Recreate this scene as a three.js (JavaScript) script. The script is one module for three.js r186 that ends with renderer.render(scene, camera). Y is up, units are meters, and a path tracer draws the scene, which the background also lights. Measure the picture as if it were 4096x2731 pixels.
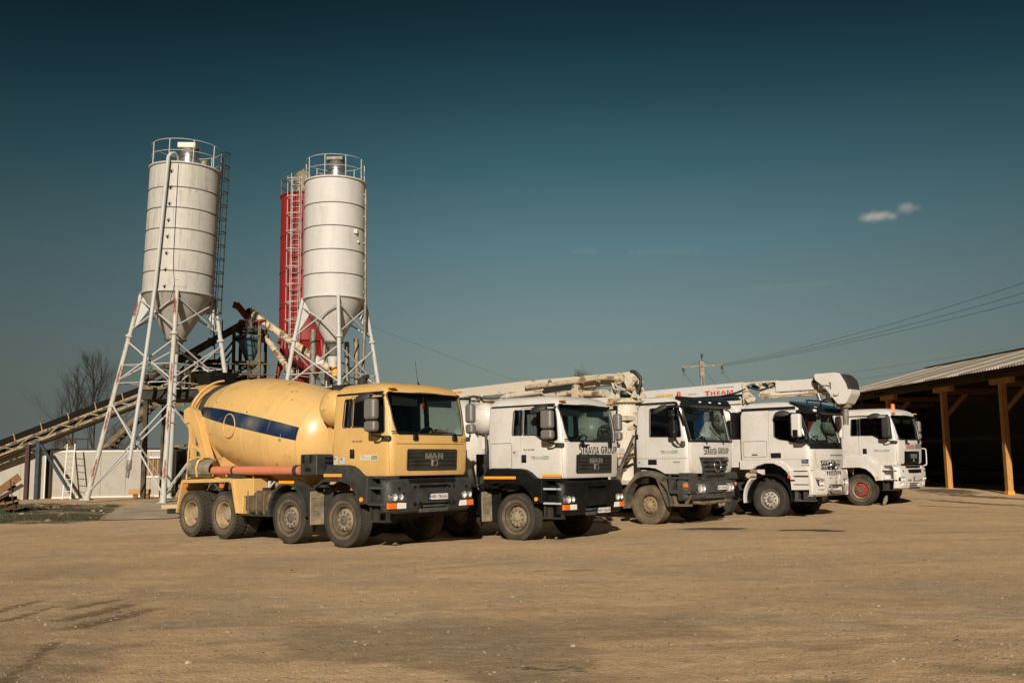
import * as THREE from 'three';
import { mergeGeometries, toCreasedNormals } from 'three/addons/utils/BufferGeometryUtils.js';
import { RoundedBoxGeometry } from 'three/addons/geometries/RoundedBoxGeometry.js';
import { TextGeometry } from 'three/addons/geometries/TextGeometry.js';
import { FontLoader } from 'three/addons/loaders/FontLoader.js';
import { Brush, Evaluator, SUBTRACTION, INTERSECTION } from 'three-bvh-csg';

// ---------------------------------------------------------------- camera, sky, sun, exposure
const scene = new THREE.Scene();
const R = (d) => d * Math.PI / 180, { sin, cos, PI, abs, min, max, sqrt, floor, exp, hypot, atan2 } = Math;
const camera = new THREE.PerspectiveCamera(38.19, 4096 / 2731, 0.1, 6000);
camera.position.set(0, 1.65, 0);
camera.rotation.order = 'YXZ';
camera.rotation.set(R(7.08), 0, R(-0.65));
const SUN = new THREE.Vector3(-0.047, 0.4, 0.93).normalize();
const sun = new THREE.DirectionalLight(new THREE.Color().setRGB(1, 0.89, 0.755), 4.5);
sun.position.copy(SUN).multiplyScalar(120).add(new THREE.Vector3(0, 0, -30)); sun.target.position.set(0, 0, -30);
sun.castShadow = true; sun.shadow.mapSize.set(4096, 4096); sun.shadow.bias = -0.0005;
Object.assign(sun.shadow.camera, { left: -45, right: 45, top: 40, bottom: -40, near: 1, far: 260 });
scene.add(sun, sun.target);
const renderer = new THREE.WebGLRenderer({ antialias: true });
renderer.toneMapping = THREE.LinearToneMapping; renderer.toneMappingExposure = 1.22;
renderer.shadowMap.enabled = true;

// noise
let seed = 7; const rnd = () => { seed = (seed * 1664525 + 1013904223) % 4294967296; return seed / 4294967296; };
const rr = (a, b) => a + (b - a) * rnd();
const hsh = (x, y, s = 0) => { let h = (x * 374761393 + y * 668265263 + s * 974634533) | 0; h = Math.imul(h ^ (h >>> 13), 1274126177); return ((h ^ (h >>> 16)) >>> 0) / 4294967296; };
const md = (a, n) => ((a % n) + n) % n;
function vn(x, y, s = 0, per = 0) {                                  // value noise, tiling with period per when given
  const i = floor(x), j = floor(y), u = x - i, v = y - j, a = u * u * (3 - 2 * u), b = v * v * (3 - 2 * v);
  const g = (p, q) => per ? hsh(md(p, per), md(q, per), s) : hsh(p, q, s);
  return (g(i, j) * (1 - a) + g(i + 1, j) * a) * (1 - b) + (g(i, j + 1) * (1 - a) + g(i + 1, j + 1) * a) * b;
}
function fbm(x, y, o = 4, s = 0, per = 0) { let t = 0, a = 0.5, n = 0; for (let k = 0; k < o; k++) { t += a * vn(x, y, s + k, per); n += a; a *= 0.5; x *= 2; y *= 2; per *= 2; } return t / n; }
const ss = (a, b, x) => { const t = min(1, max(0, (x - a) / (b - a))); return t * t * (3 - 2 * t); };
const mix = (a, b, t) => a + (b - a) * t;
const lin = (c) => c.map((v) => { v /= 255; return v <= 0.04045 ? v / 12.92 : ((v + 0.055) / 1.055) ** 2.4; });

// the sky: clear teal air, paler towards the horizon and towards the point opposite the sun, a few thin clouds
{
  const W = 2048, Hh = 1024, d = new Float32Array(W * Hh * 4);
  const stops = [[-90, [118, 128, 118]], [0, [132, 141, 131]], [5.1, [126, 140, 134]], [8, [115, 136, 139]], [12.4, [91, 123, 130]], [16.7, [62, 99, 109]], [20.8, [38, 72, 84]], [24.2, [25, 52, 62]], [27, [17, 39, 46]], [45, [15, 34, 42]], [90, [14, 30, 38]]].map(([e, c]) => [e, lin(c).map((v) => v / 1.22)]);
  const cl = [[20.8, 13.12, 0.95, 0.3, 0.85, 1], [21.7, 13.25, 0.6, 0.14, 0.12, 7], [22.35, 13.42, 0.65, 0.24, 0.45, 2], [4.3, 12.2, 0.9, 0.16, 0.1, 3], [8.9, 12.0, 2.6, 0.14, 0.09, 4], [15.8, 9.7, 3.6, 0.18, 0.07, 5], [4, 6.5, 5, 0.3, 0.06, 6]];
  for (let j = 0; j < Hh; j++) {
    const e = ((j + 0.5) / Hh - 0.5) * 180;
    let k = 1; while (k < stops.length - 1 && stops[k][0] < e) k++;
    const [e0, c0] = stops[k - 1], [e1, c1] = stops[k], t = min(1, max(0, (e - e0) / (e1 - e0)));
    for (let i = 0; i < W; i++) {
      let az = ((i + 0.5) / W - 0.25) * 360; if (az > 180) az -= 360;
      const off = abs(az - 3), f = 0.4 + 0.6 * exp(-((off / (az < 3 ? 22.5 : 31)) ** 2));
      let c = c0.map((v, q) => mix(v, c1[q], t) * f);
      for (const [ca, ce, wa, we, op, s] of cl) {
        const dx = (az - ca) / wa, dy = (e - ce) / we;
        if (abs(dx) < 2 && abs(dy) < 2.5) {
          const nn = fbm(az * 4.5 + s * 17, e * 9, 5, s), base = dy < 0 ? dy * 1.7 : dy;
          const a = op * ss(0.15, 0.75, 1 - dx * dx * 0.8 - base * base * 0.6 + (nn - 0.5) * 1.9) * 0.9;
          c = c.map((v, q) => mix(v, [0.37, 0.35, 0.31][q], a));
        }
      }
      d.set([...c, 1], (j * W + i) * 4);
    }
  }
  const t = new THREE.DataTexture(d, W, Hh, THREE.RGBAFormat, THREE.FloatType);
  t.mapping = THREE.EquirectangularReflectionMapping; t.magFilter = t.minFilter = THREE.LinearFilter; t.needsUpdate = true;
  scene.background = t; scene.environment = t;
}

// ---------------------------------------------------------------- textures and materials
function dtex(n, fn, srgb = true, m = n) {
  const d = new Uint8Array(n * m * 4);
  for (let j = 0; j < m; j++) for (let i = 0; i < n; i++) { const c = fn(i / n, j / m, i, j), k = (j * n + i) * 4; for (let q = 0; q < 3; q++) d[k + q] = max(0, min(255, 255 * (c.length ? c[q] : c))); d[k + 3] = 255; }
  const t = new THREE.DataTexture(d, n, m); t.wrapS = t.wrapT = THREE.RepeatWrapping; t.magFilter = THREE.LinearFilter; t.minFilter = THREE.LinearMipmapLinearFilter; t.generateMipmaps = true;
  if (srgb) t.colorSpace = THREE.SRGBColorSpace; t.needsUpdate = true; return t;
}
const rep = (t, a, b = a) => { const c = t.clone(); c.repeat.set(a, b); c.needsUpdate = true; return c; };
function canvasTex(w, h, draw) {
  const c = document.createElement('canvas'); c.width = w; c.height = h; const g = c.getContext('2d'); draw(g, w, h);
  const t = new THREE.CanvasTexture(c); t.colorSpace = THREE.SRGBColorSpace; t.magFilter = THREE.LinearFilter; return t;
}
const T = {};
T.dust = rep(dtex(512, (u, v) => { const a = fbm(u * 6, v * 6, 5, 3, 6), b = fbm(u * 40, v * 40, 3, 9, 40); const k = ss(0.35, 0.8, a); return [0.95 + 0.05 * b - 0.035 * k, 0.945 + 0.05 * b - 0.045 * k, 0.935 + 0.05 * b - 0.07 * k]; }), 0.5);
T.grime = rep(dtex(512, (u, v) => { const a = fbm(u * 8, v * 8, 5, 21, 8), b = fbm(u * 64, v * 64, 3, 5, 64); const k = 0.55 + 0.45 * a + 0.25 * (b - 0.5); return [k, k * 0.985, k * 0.96]; }), 0.6);
T.rust = rep(dtex(512, (u, v) => { const a = fbm(u * 5, v * 5, 6, 41, 5), b = fbm(u * 50, v * 50, 3, 45, 50), k = 0.85 * ss(0.575, 0.64, a + (b - 0.5) * 0.2); return [mix(0.93, 0.62, k) + 0.05 * (b - 0.5), mix(0.92, 0.24, k) + 0.05 * (b - 0.5), mix(0.88, 0.12, k)]; }), 0.7);
T.heavy = rep(dtex(512, (u, v) => { const a = fbm(u * 7, v * 7, 6, 51, 7), b = fbm(u * 60, v * 60, 3, 55, 60), k = 0.75 * ss(0.54, 0.72, a + (b - 0.5) * 0.3); return [mix(0.9, 0.42, k) * (0.9 + 0.2 * b), mix(0.86, 0.3, k) * (0.9 + 0.2 * b), mix(0.78, 0.2, k) * (0.9 + 0.2 * b)]; }), 0.9);
T.silo = rep(dtex(1024, (u, v) => { const a = fbm(u * 30, v * 3, 5, 61, 0), st = vn(u * 90, v * 4, 62, 0), b = fbm(u * 20, v * 20, 4, 63, 20), k = ss(0.5, 0.85, a) * 0.11 + ss(0.6, 1, st) * 0.05 + (b - 0.5) * 0.06; const sp = hsh(floor(u * 160), floor(v * 160), 8) > 0.997 ? 0.3 : 0; return [0.97 - k - sp, 0.965 - k * 1.1 - sp, 0.95 - k * 1.35 - sp]; }), 1, 1);
T.boom = rep(dtex(512, (u, v) => { const a = fbm(u * 5, v * 14, 6, 31, 0), b = fbm(u * 60, v * 60, 3, 35, 60), k = 0.75 * ss(0.6, 0.74, a + (b - 0.5) * 0.25); return [mix(0.95, 0.6, k) + 0.05 * (b - 0.5), mix(0.93, 0.45, k) + 0.05 * (b - 0.5), mix(0.89, 0.28, k)]; }), 0.5);
T.yard = dtex(512, (u, v) => { const a = fbm(u * 5, v * 5, 6, 88, 5); return [0.8 + 0.36 * a - 0.18, 0.8 + 0.36 * a - 0.18, 0.8 + 0.34 * a - 0.18]; });
T.siloClean = dtex(512, (u, v) => { const a = fbm(u * 14, v * 3, 4, 66, 0), b = fbm(u * 20, v * 20, 4, 63, 20), p = vn(floor(u * 8), 3.5, 67) * 0.035; return [0.98 - 0.06 * ss(0.5, 0.9, a) - p - 0.03 * (b - 0.5), 0.978 - 0.065 * ss(0.5, 0.9, a) - p - 0.03 * (b - 0.5), 0.97 - 0.08 * ss(0.5, 0.9, a) - p - 0.03 * (b - 0.5)]; });
T.wood = rep(dtex(256, (u, v) => { const g = fbm(u * 3, v * 46 + 2 * fbm(u * 3, v * 4, 2, 71, 0), 4, 70, 0), kn = max(0, 1 - 26 * hypot((md(u * 2, 1) - 0.5) * 0.8, md(v * 3 + floor(u * 2) * 0.4, 1) / 3 - 0.16)); return [0.97 - 0.22 * g - 0.4 * kn, 0.93 - 0.27 * g - 0.45 * kn, 0.86 - 0.32 * g - 0.45 * kn]; }), 0.8, 1.2);
T.fine = dtex(512, (u, v) => 0.5 + 0.5 * (fbm(u * 60, v * 60, 3, 81, 60) - 0.5) + 0.25 * (fbm(u * 12, v * 12, 3, 84, 12) - 0.5), false);
T.drumWear = null;
const C = (c) => (Array.isArray(c) ? new THREE.Color().setRGB(...c) : new THREE.Color(c));
const mat = (c, roughness = 0.6, o = {}) => new THREE.MeshStandardMaterial({ color: C(c), roughness, ...o });
const paint = (c, o = {}) => new THREE.MeshPhysicalMaterial({ color: C(c), roughness: 0.42, clearcoat: 0.25, clearcoatRoughness: 0.25, map: T.dust, ...o });
const M = {
  yellow: paint([0.645, 0.418, 0.152]), white: paint([0.62, 0.605, 0.585]), whiteB: paint([0.62, 0.6, 0.57]), cream: paint([0.62, 0.57, 0.48]), blueDrum: paint([0.02, 0.07, 0.24]), redDrum: paint([0.5, 0.03, 0.02]),
  grey: mat([0.055, 0.06, 0.06], 0.62, { map: T.grime }), greyDust: mat([0.19, 0.165, 0.125], 0.8, { map: T.grime }), greyM: mat([0.09, 0.095, 0.092], 0.6, { map: T.grime }), greyL: mat([0.1, 0.103, 0.1], 0.65, { map: T.grime }), black: new THREE.MeshPhysicalMaterial({ color: C([0.013, 0.014, 0.015]), roughness: 0.5, specularIntensity: 0.5, map: T.grime }), gloss: mat([0.012, 0.013, 0.014], 0.22),
  inside: mat([0.03, 0.033, 0.035], 0.8), seat: mat([0.06, 0.065, 0.07], 0.9), chassis: mat([0.05, 0.043, 0.034], 0.85, { map: T.grime }),
  tyreDust: mat([0.19, 0.155, 0.105], 0.95, { map: T.grime }), tyre: mat([0.07, 0.06, 0.045], 0.95, { map: T.grime }), tyreClean: mat([0.05, 0.046, 0.038], 0.9, { map: T.grime }), tyreMud: mat([0.2, 0.16, 0.105], 0.95, { map: T.grime }),
  rimShade: mat([0.17, 0.135, 0.09], 0.9, { map: T.grime }), nutDark: mat([0.13, 0.105, 0.075], 0.8), rimDust: mat([0.4, 0.335, 0.24], 0.75, { map: T.grime }), rimTan: mat([0.4, 0.29, 0.17], 0.85, { map: T.grime }), rimCream: mat([0.48, 0.36, 0.21], 0.6, { map: T.grime }), rimWhite: mat([0.68, 0.64, 0.6], 0.5, { map: T.grime }), rimRed: mat([0.55, 0.045, 0.03], 0.6, { map: T.grime }), hubDark: mat([0.1, 0.09, 0.075], 0.8),  // flange tone: shadow inside the deep rim put into the colour
  chrome: mat([0.8, 0.8, 0.8], 0.18, { metalness: 1 }), steel: mat([0.62, 0.62, 0.6], 0.3, { metalness: 0.9 }), badge: mat([0.4, 0.38, 0.34], 0.35, { metalness: 0.7 }), dullSteel: mat([0.35, 0.33, 0.29], 0.6, { map: T.grime, metalness: 0.3 }),
  orange: mat([0.85, 0.32, 0.02], 0.4), amber: mat([0.75, 0.16, 0.02], 0.25), red: mat([0.65, 0.04, 0.02], 0.3), lensW: mat([0.75, 0.73, 0.7], 0.2), mirrorGrey: mat([0.2, 0.19, 0.175], 0.5, { metalness: 0.35 }),
  glass: new THREE.MeshPhysicalMaterial({ color: C([0.4, 0.47, 0.45]), transmission: 1, thickness: 0, roughness: 0.02, ior: 1.5 }), glassDark: new THREE.MeshPhysicalMaterial({ color: C([0.16, 0.19, 0.18]), transmission: 1, thickness: 0, roughness: 0.02, ior: 1.52 }),
  lampBack: mat([0.62, 0.6, 0.57], 0.3, { metalness: 0.35 }),
  lens: new THREE.MeshPhysicalMaterial({ color: C([0.95, 0.95, 0.95]), transmission: 1, thickness: 0, roughness: 0.03 }),
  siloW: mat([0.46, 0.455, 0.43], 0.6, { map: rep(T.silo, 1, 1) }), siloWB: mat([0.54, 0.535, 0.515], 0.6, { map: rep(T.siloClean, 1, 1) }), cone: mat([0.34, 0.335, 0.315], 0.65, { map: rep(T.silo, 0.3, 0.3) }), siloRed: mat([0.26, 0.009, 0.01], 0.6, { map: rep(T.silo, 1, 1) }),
  legW: mat([0.46, 0.475, 0.47], 0.55, { map: T.dust }), legRust: mat([0.5, 0.505, 0.495], 0.6, { map: T.rust }), rustPipe: mat([0.64, 0.585, 0.5], 0.7, { map: T.heavy }), boomW: mat([0.62, 0.585, 0.53], 0.6, { map: T.boom }),
  plant: mat([0.10, 0.078, 0.05], 0.9, { map: T.grime }), conveyorTan: mat([0.4, 0.31, 0.19], 0.85, { map: T.heavy }), tanFilter: mat([0.36, 0.32, 0.23], 0.7, { map: T.grime }), plantTan: mat([0.25, 0.185, 0.105], 0.9, { map: T.grime }), plantDark: mat([0.035, 0.032, 0.028], 0.8, { map: T.grime }), plantBlue: mat([0.09, 0.2, 0.28], 0.65, { map: T.grime }), plantRed: mat([0.3, 0.03, 0.015], 0.7, { map: T.grime }),
  steelBlue: mat([0.012, 0.05, 0.075], 0.6, { map: T.grime }), maroon: mat([0.07, 0.025, 0.018], 0.7, { map: T.grime }), panel: mat([0.36, 0.34, 0.3], 0.7, { map: T.dust }), trimW: mat([0.58, 0.56, 0.52], 0.6), belt: new THREE.MeshPhysicalMaterial({ color: C([0.01, 0.01, 0.01]), roughness: 0.9, specularIntensity: 0.15 }),
  timber: mat([0.6, 0.35, 0.13], 0.75, { map: T.wood }), timberPost: mat([0.6, 0.35, 0.13], 0.75, { map: (() => { const c = rep(T.wood, 1.2, 0.8); c.rotation = Math.PI / 2; return c; })() }), timberOld: mat([0.24, 0.15, 0.07], 0.85, { map: T.wood }), shedShade: mat([0.022, 0.018, 0.014], 0.95), bandGrey: mat([0.13, 0.125, 0.11], 0.8, { map: T.grime }), timberDark: mat([0.07, 0.05, 0.032], 0.9, { map: T.wood }), roof: mat([0.33, 0.29, 0.23], 0.55, { map: T.grime }), roofL: mat([0.55, 0.51, 0.44], 0.5, { map: T.grime }), roofD: mat([0.2, 0.165, 0.12], 0.6, { map: T.grime }),  // shed interior near-black: indoor shade put into the colour
  concretePole: mat([0.42, 0.36, 0.27], 0.9, { map: T.grime }), wire: mat([0.03, 0.035, 0.035], 0.7), sand: mat([0.40, 0.28, 0.15], 1, { map: T.grime }), bark: mat([0.03, 0.024, 0.018], 1), rubber: mat([0.03, 0.03, 0.03], 0.6),
  salmon: mat([0.58, 0.2, 0.115], 0.65, { map: T.dust }), flap: mat([0.46, 0.385, 0.27], 0.9, { map: T.grime }),
};

// ---------------------------------------------------------------- geometry kit
const V = (x, y, z) => new THREE.Vector3(x, y, z);
function clean(g) { let h = g.index ? g.toNonIndexed() : g; for (const k of Object.keys(h.attributes)) if (!['position', 'normal', 'uv'].includes(k)) h.deleteAttribute(k); if (!h.attributes.normal) h.computeVertexNormals(); if (!h.attributes.uv) h.setAttribute('uv', new THREE.BufferAttribute(new Float32Array(h.attributes.position.count * 2), 2)); h.morphAttributes = {}; h.clearGroups(); return h; }
function boxUV(g) { const p = g.attributes.position, n = g.attributes.normal, u = g.attributes.uv; for (let i = 0; i < p.count; i++) { const a = abs(n.getX(i)), b = abs(n.getY(i)), c = abs(n.getZ(i)); if (b >= a && b >= c) u.setXY(i, p.getX(i), p.getZ(i)); else if (a >= c) u.setXY(i, p.getZ(i), p.getY(i)); else u.setXY(i, p.getX(i), p.getY(i)); } return g; }
const uvMul = (g, a, b) => { const u = g.attributes.uv; for (let i = 0; i < u.count; i++) u.setXY(i, u.getX(i) * a, u.getY(i) * b); return g; };
const merge = (gs, keepUV) => { const g = mergeGeometries(gs.flat(9).map(clean), false); return keepUV ? g : boxUV(g); };
const names = {};
const nm = (n) => { const k = (names[n] = (names[n] ?? -1) + 1); return k ? `${n}_${String(k).padStart(3, '0')}` : n; };
function part(name, gs, m, parent, keepUV) {
  const o = new THREE.Mesh(Array.isArray(gs) ? merge(gs, keepUV) : gs, m); o.name = parent ? name : nm(name); o.castShadow = o.receiveShadow = true; (parent ?? scene).add(o); return o;
}
function tag(o, label, category, group, kind) { Object.assign(o.userData, { label, category }); if (group) o.userData.group = group; if (kind) o.userData.kind = kind; return o; }
function thing(name, pos, yaw, label, category, group) { const o = new THREE.Group(); o.name = nm(name); o.position.set(...pos); o.rotation.y = yaw || 0; scene.add(o); return tag(o, label, category, group); }
const box = (w, h, d, x = 0, y = 0, z = 0, rx = 0, ry = 0, rz = 0) => { const g = new THREE.BoxGeometry(w, h, d); if (rx) g.rotateX(rx); if (ry) g.rotateY(ry); if (rz) g.rotateZ(rz); return g.translate(x, y, z); };
const bb = (x0, x1, y0, y1, z0, z1) => box(x1 - x0, y1 - y0, z1 - z0, (x0 + x1) / 2, (y0 + y1) / 2, (z0 + z1) / 2);
const rb = (x0, x1, y0, y1, z0, z1, r = 0.02, s = 3) => new RoundedBoxGeometry(x1 - x0, y1 - y0, z1 - z0, s, min(r, (x1 - x0) * 0.49, (y1 - y0) * 0.49, (z1 - z0) * 0.49)).translate((x0 + x1) / 2, (y0 + y1) / 2, (z0 + z1) / 2);
const orient = (g, a, b) => { const d = b.clone().sub(a); g.applyQuaternion(new THREE.Quaternion().setFromUnitVectors(V(0, 1, 0), d.clone().normalize())); return g.translate(...a.clone().add(b).multiplyScalar(0.5).toArray()); };
const rod = (a, b, r, r2 = r, seg = 8) => { a = a.isVector3 ? a : V(...a); b = b.isVector3 ? b : V(...b); return orient(new THREE.CylinderGeometry(r2, r, a.distanceTo(b), seg), a, b); };
function beam(a, b, w, h) { a = V(...a); b = V(...b); const d = b.clone().sub(a), L = d.length(); d.normalize(); const s = V(0, 1, 0).cross(d); if (s.lengthSq() < 1e-4) s.set(1, 0, 0); s.normalize(); const u = d.clone().cross(s); const g = new THREE.BoxGeometry(w, h, L); g.applyMatrix4(new THREE.Matrix4().makeBasis(s, u, d)); return g.translate(...a.add(b).multiplyScalar(0.5).toArray()); }
const tube = (pts, r, seg = 24, rad = 7, closed = false) => new THREE.TubeGeometry(new THREE.CatmullRomCurve3(pts.map((p) => p.isVector3 ? p : V(...p)), closed, 'catmullrom', 0.3), seg, r, rad, closed);
const poly = (pts) => { const s = new THREE.Shape(); pts.forEach(([x, y], i) => i ? s.lineTo(x, y) : s.moveTo(x, y)); return s; };
const prism = (pts, z0, z1, bev = 0) => { const g = new THREE.ExtrudeGeometry(poly(pts), { depth: z1 - z0 - 2 * bev, bevelEnabled: bev > 0, bevelSize: bev, bevelThickness: bev, bevelSegments: 2, bevelOffset: -bev, curveSegments: 8 }); return g.translate(0, 0, z0 + bev); };
const prismX = (zy, x0, x1, bev = 0) => prism(zy.map(([z, y]) => [-z, y]), x0, x1, bev).rotateY(PI / 2);   // outline in (z, y), extruded along x
function lathe(pts, seg = 48, p0 = 0, pl = PI * 2) { return new THREE.LatheGeometry(pts.map(([r, y]) => new THREE.Vector2(r, y)), seg, p0, pl); }
function grid(nu, nv, fn) { const p = [], uv = [], ix = []; for (let j = 0; j <= nv; j++) for (let i = 0; i <= nu; i++) { const q = fn(i / nu, j / nv); p.push(q[0], q[1], q[2]); uv.push(i / nu, j / nv); } for (let j = 0; j < nv; j++) for (let i = 0; i < nu; i++) { const a = j * (nu + 1) + i, b = a + 1, c = a + nu + 1, e = c + 1; ix.push(a, b, c, b, e, c); } const g = new THREE.BufferGeometry(); g.setAttribute('position', new THREE.Float32BufferAttribute(p, 3)); g.setAttribute('uv', new THREE.Float32BufferAttribute(uv, 2)); g.setIndex(ix); g.computeVertexNormals(); return g; }
function loft(rows, crease = 0.55) {                                 // closed rings of equal length, capped at both ends
  const n = rows[0].length, p = [], ix = []; rows.forEach((r) => r.forEach((q) => p.push(...q)));
  for (let j = 0; j < rows.length - 1; j++) for (let i = 0; i < n; i++) { const a = j * n + i, b = j * n + (i + 1) % n, c = a + n, d = b + n; ix.push(a, c, b, b, c, d); }
  for (const [j, fl] of [[0, 0], [rows.length - 1, 1]]) { const c = [0, 1, 2].map((k) => rows[j].reduce((s, q) => s + q[k], 0) / n), id = p.length / 3; p.push(...c); for (let i = 0; i < n; i++) { const a = j * n + i, b = j * n + (i + 1) % n; fl ? ix.push(id, b, a) : ix.push(id, a, b); } }
  let vol = 0; const vv = (i) => V(p[3 * i], p[3 * i + 1], p[3 * i + 2]); for (let k = 0; k < ix.length; k += 3) vol += vv(ix[k]).dot(vv(ix[k + 1]).cross(vv(ix[k + 2]))); if (vol < 0) ix.reverse();
  let g = new THREE.BufferGeometry(); g.setAttribute('position', new THREE.Float32BufferAttribute(p, 3)); g.setIndex(ix); g = toCreasedNormals(g, crease); g.setAttribute('uv', new THREE.BufferAttribute(new Float32Array(g.attributes.position.count * 2), 2)); return g;
}
const ev = new Evaluator(); ev.attributes = ['position', 'normal', 'uv']; ev.useGroups = false;
const csg = (a, ops) => { let r = new Brush(clean(a)); r.updateMatrixWorld(); for (const [op, g] of ops) { const b = new Brush(clean(g)); b.updateMatrixWorld(); r = ev.evaluate(r, b, op); r.updateMatrixWorld(); } return clean(r.geometry); };
const font = await new FontLoader().loadAsync('fonts/droid/droid_sans_bold.typeface.json');
const text3 = (s, size, depth) => { const g = new TextGeometry(s, { font, size, depth, curveSegments: 4, bevelEnabled: false }); g.computeBoundingBox(); const b = g.boundingBox; return g.translate(-(b.min.x + b.max.x) / 2, -(b.min.y + b.max.y) / 2, 0); };

// ---------------------------------------------------------------- ground
const TR = [[-2.712, 0.014, -21.245, -40.97], [0.801, -0.11, -23.944, -39.56], [4.558, -0.062, -28.573, -43.77], [8.476, -0.03, -30.747, -42.82], [12.884, 0.075, -35.586, -42.73]];
const bumps = [[0.8, -23.9, -0.11, 2.2], [-2.5, -26.5, -0.08, 2.5], [4.5, -28.6, -0.06, 2.6], [12.9, -35.6, 0.075, 3]];
function baseH(x, z) {
  let h = ss(-34, -43, z) * mix(0.2, 0.37, ss(-6, 12, x)) - ss(-60, -90, z) * 0.2;
  for (const [bx, bz, a, s] of bumps) h += a * exp(-(((x - bx) ** 2 + (z - bz) ** 2) / (s * s)));
  return h;
}
const verge = [[-30, -30.4], [-15.7, -30.5], [-13.75, -30.6], [-13.2, -32.2], [-15.5, -38.9], [-16, -41.4], [-30, -41.2]];
function inPoly(x, z, P) { let c = false; for (let i = 0, j = P.length - 1; i < P.length; j = i++) { const [xi, zi] = P[i], [xj, zj] = P[j]; if ((zi > z) !== (zj > z) && x < (xj - xi) * (z - zi) / (zj - zi) + xi) c = !c; } return c; }
function polyDist(x, z, P) { let d = 1e9; for (let i = 0, j = P.length - 1; i < P.length; j = i++) { const [ax, az] = P[j], [bx, bz] = P[i], ex = bx - ax, ez = bz - az, t = min(1, max(0, ((x - ax) * ex + (z - az) * ez) / (ex * ex + ez * ez))); d = min(d, hypot(x - ax - t * ex, z - az - t * ez)); } return inPoly(x, z, P) ? d : -d; }
const arcs0 = [];
const churn = [[-4.63, -10.55, -4.3, -12.0, 0.12], [-4.98, -11.05, -4.72, -12.4, 0.11], [-5.3, -12.0, -5.05, -12.85, 0.09], [-6.15, -11.7, -6.0, -12.8, 0.07], [-5.65, -11.0, -5.55, -12.25, 0.06], [-3.95, -7.7, -4.42, -9.8, 0.05]];
const arcs = Array.from({ length: 16 }, (_, i) => { const s = i % 2 ? arcs0[i - 1] : null; const a = s ? [s[0], s[1], s[2] + 1.95, s[3], s[4]] : [rr(-20, 25), rr(-75, 30), rr(14, 48), rr(0.14, 0.22), rr(-1, 1)]; arcs0.push(a); return a; });
function trk(x, z) { let k = 0; for (let i = 0; i < arcs.length; i++) { const [cx, cz, r, w, sg] = arcs[i], d = abs(hypot(x - cx, z - cz) - r); if (d < w * 1.6) { const e = (1 - ss(w * 0.7, w * 1.5, d)) * ss(0.38, 0.62, fbm(x * 0.4 + i * 7, z * 0.4, 3, 300 + i)); if (e > abs(k)) k = e * (sg > -0.2 ? -1 : 0.7); } } return k; }
const segD = (x, z, [ax, az, bx, bz]) => { const ex = bx - ax, ez = bz - az, L = hypot(ex, ez), t = ((x - ax) * ex + (z - az) * ez) / L, s = ((x - ax) * ez - (z - az) * ex) / L; return [t, s, L]; };
function chv(x, z) { let k = 0, lug = 0; for (const c of churn) { const [t, s, L] = segD(x, z, c); if (t > -0.2 && t < L + 0.2) { const e = ss(-0.15, 0.1, t) * (1 - ss(L - 0.1, L + 0.15, t)) * (1 - ss(c[4] * 0.7, c[4] * 1.5, abs(s) + 0.1 * (fbm(x * 5, z * 5, 3, 91) - 0.5))); if (e > k) { k = e; lug = sin((t + abs(s) * 0.8) * 42); } } } return [k, lug]; }
function groundH(x, z) {
  let h = baseH(x, z);
  if (z > -60 && z < 5 && abs(x) < 45) {
    const st = fbm(x * 0.35 + 5, z * 2.1 + 0.5 * sin(x * 0.3), 4, 95) - 0.5;                      // shallow ruts that cross the yard
    h += 0.02 * st + 0.02 * (fbm(x * 0.6, z * 0.6, 3, 97) - 0.5) + 0.009 * (fbm(x * 5, z * 5, 3, 98) - 0.5) - 0.009 * abs(trk(x, z));
    if (x > -7 && x < -3.5 && z > -13.2 && z < -7.4) { const [k, l] = chv(x, z); h += k * (0.006 * l - 0.008 + 0.016 * (fbm(x * 22, z * 22, 2, 99) - 0.5)); }
    const pd = polyDist(x, z, verge); if (pd > -0.5) h += ss(-0.1, 1.6, pd) * 0.06 + ss(0, 0.5, pd) * 0.08 * (fbm(x * 2.2, z * 2.2, 4, 101) - 0.4);
  }
  return h;
}
const blob = (x, z, cx, cz, a, b, rot, s, rough = 0.7) => { const c = cos(rot), q = sin(rot), u = ((x - cx) * c + (z - cz) * q) / a, v = (-(x - cx) * q + (z - cz) * c) / b; return ss(0.12, 0.36, 1 - sqrt(u * u + v * v) + rough * (fbm(x * 3, z * 6, 4, s) - 0.5)); };
const soilCol = [0.625, 0.426, 0.228];
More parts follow.
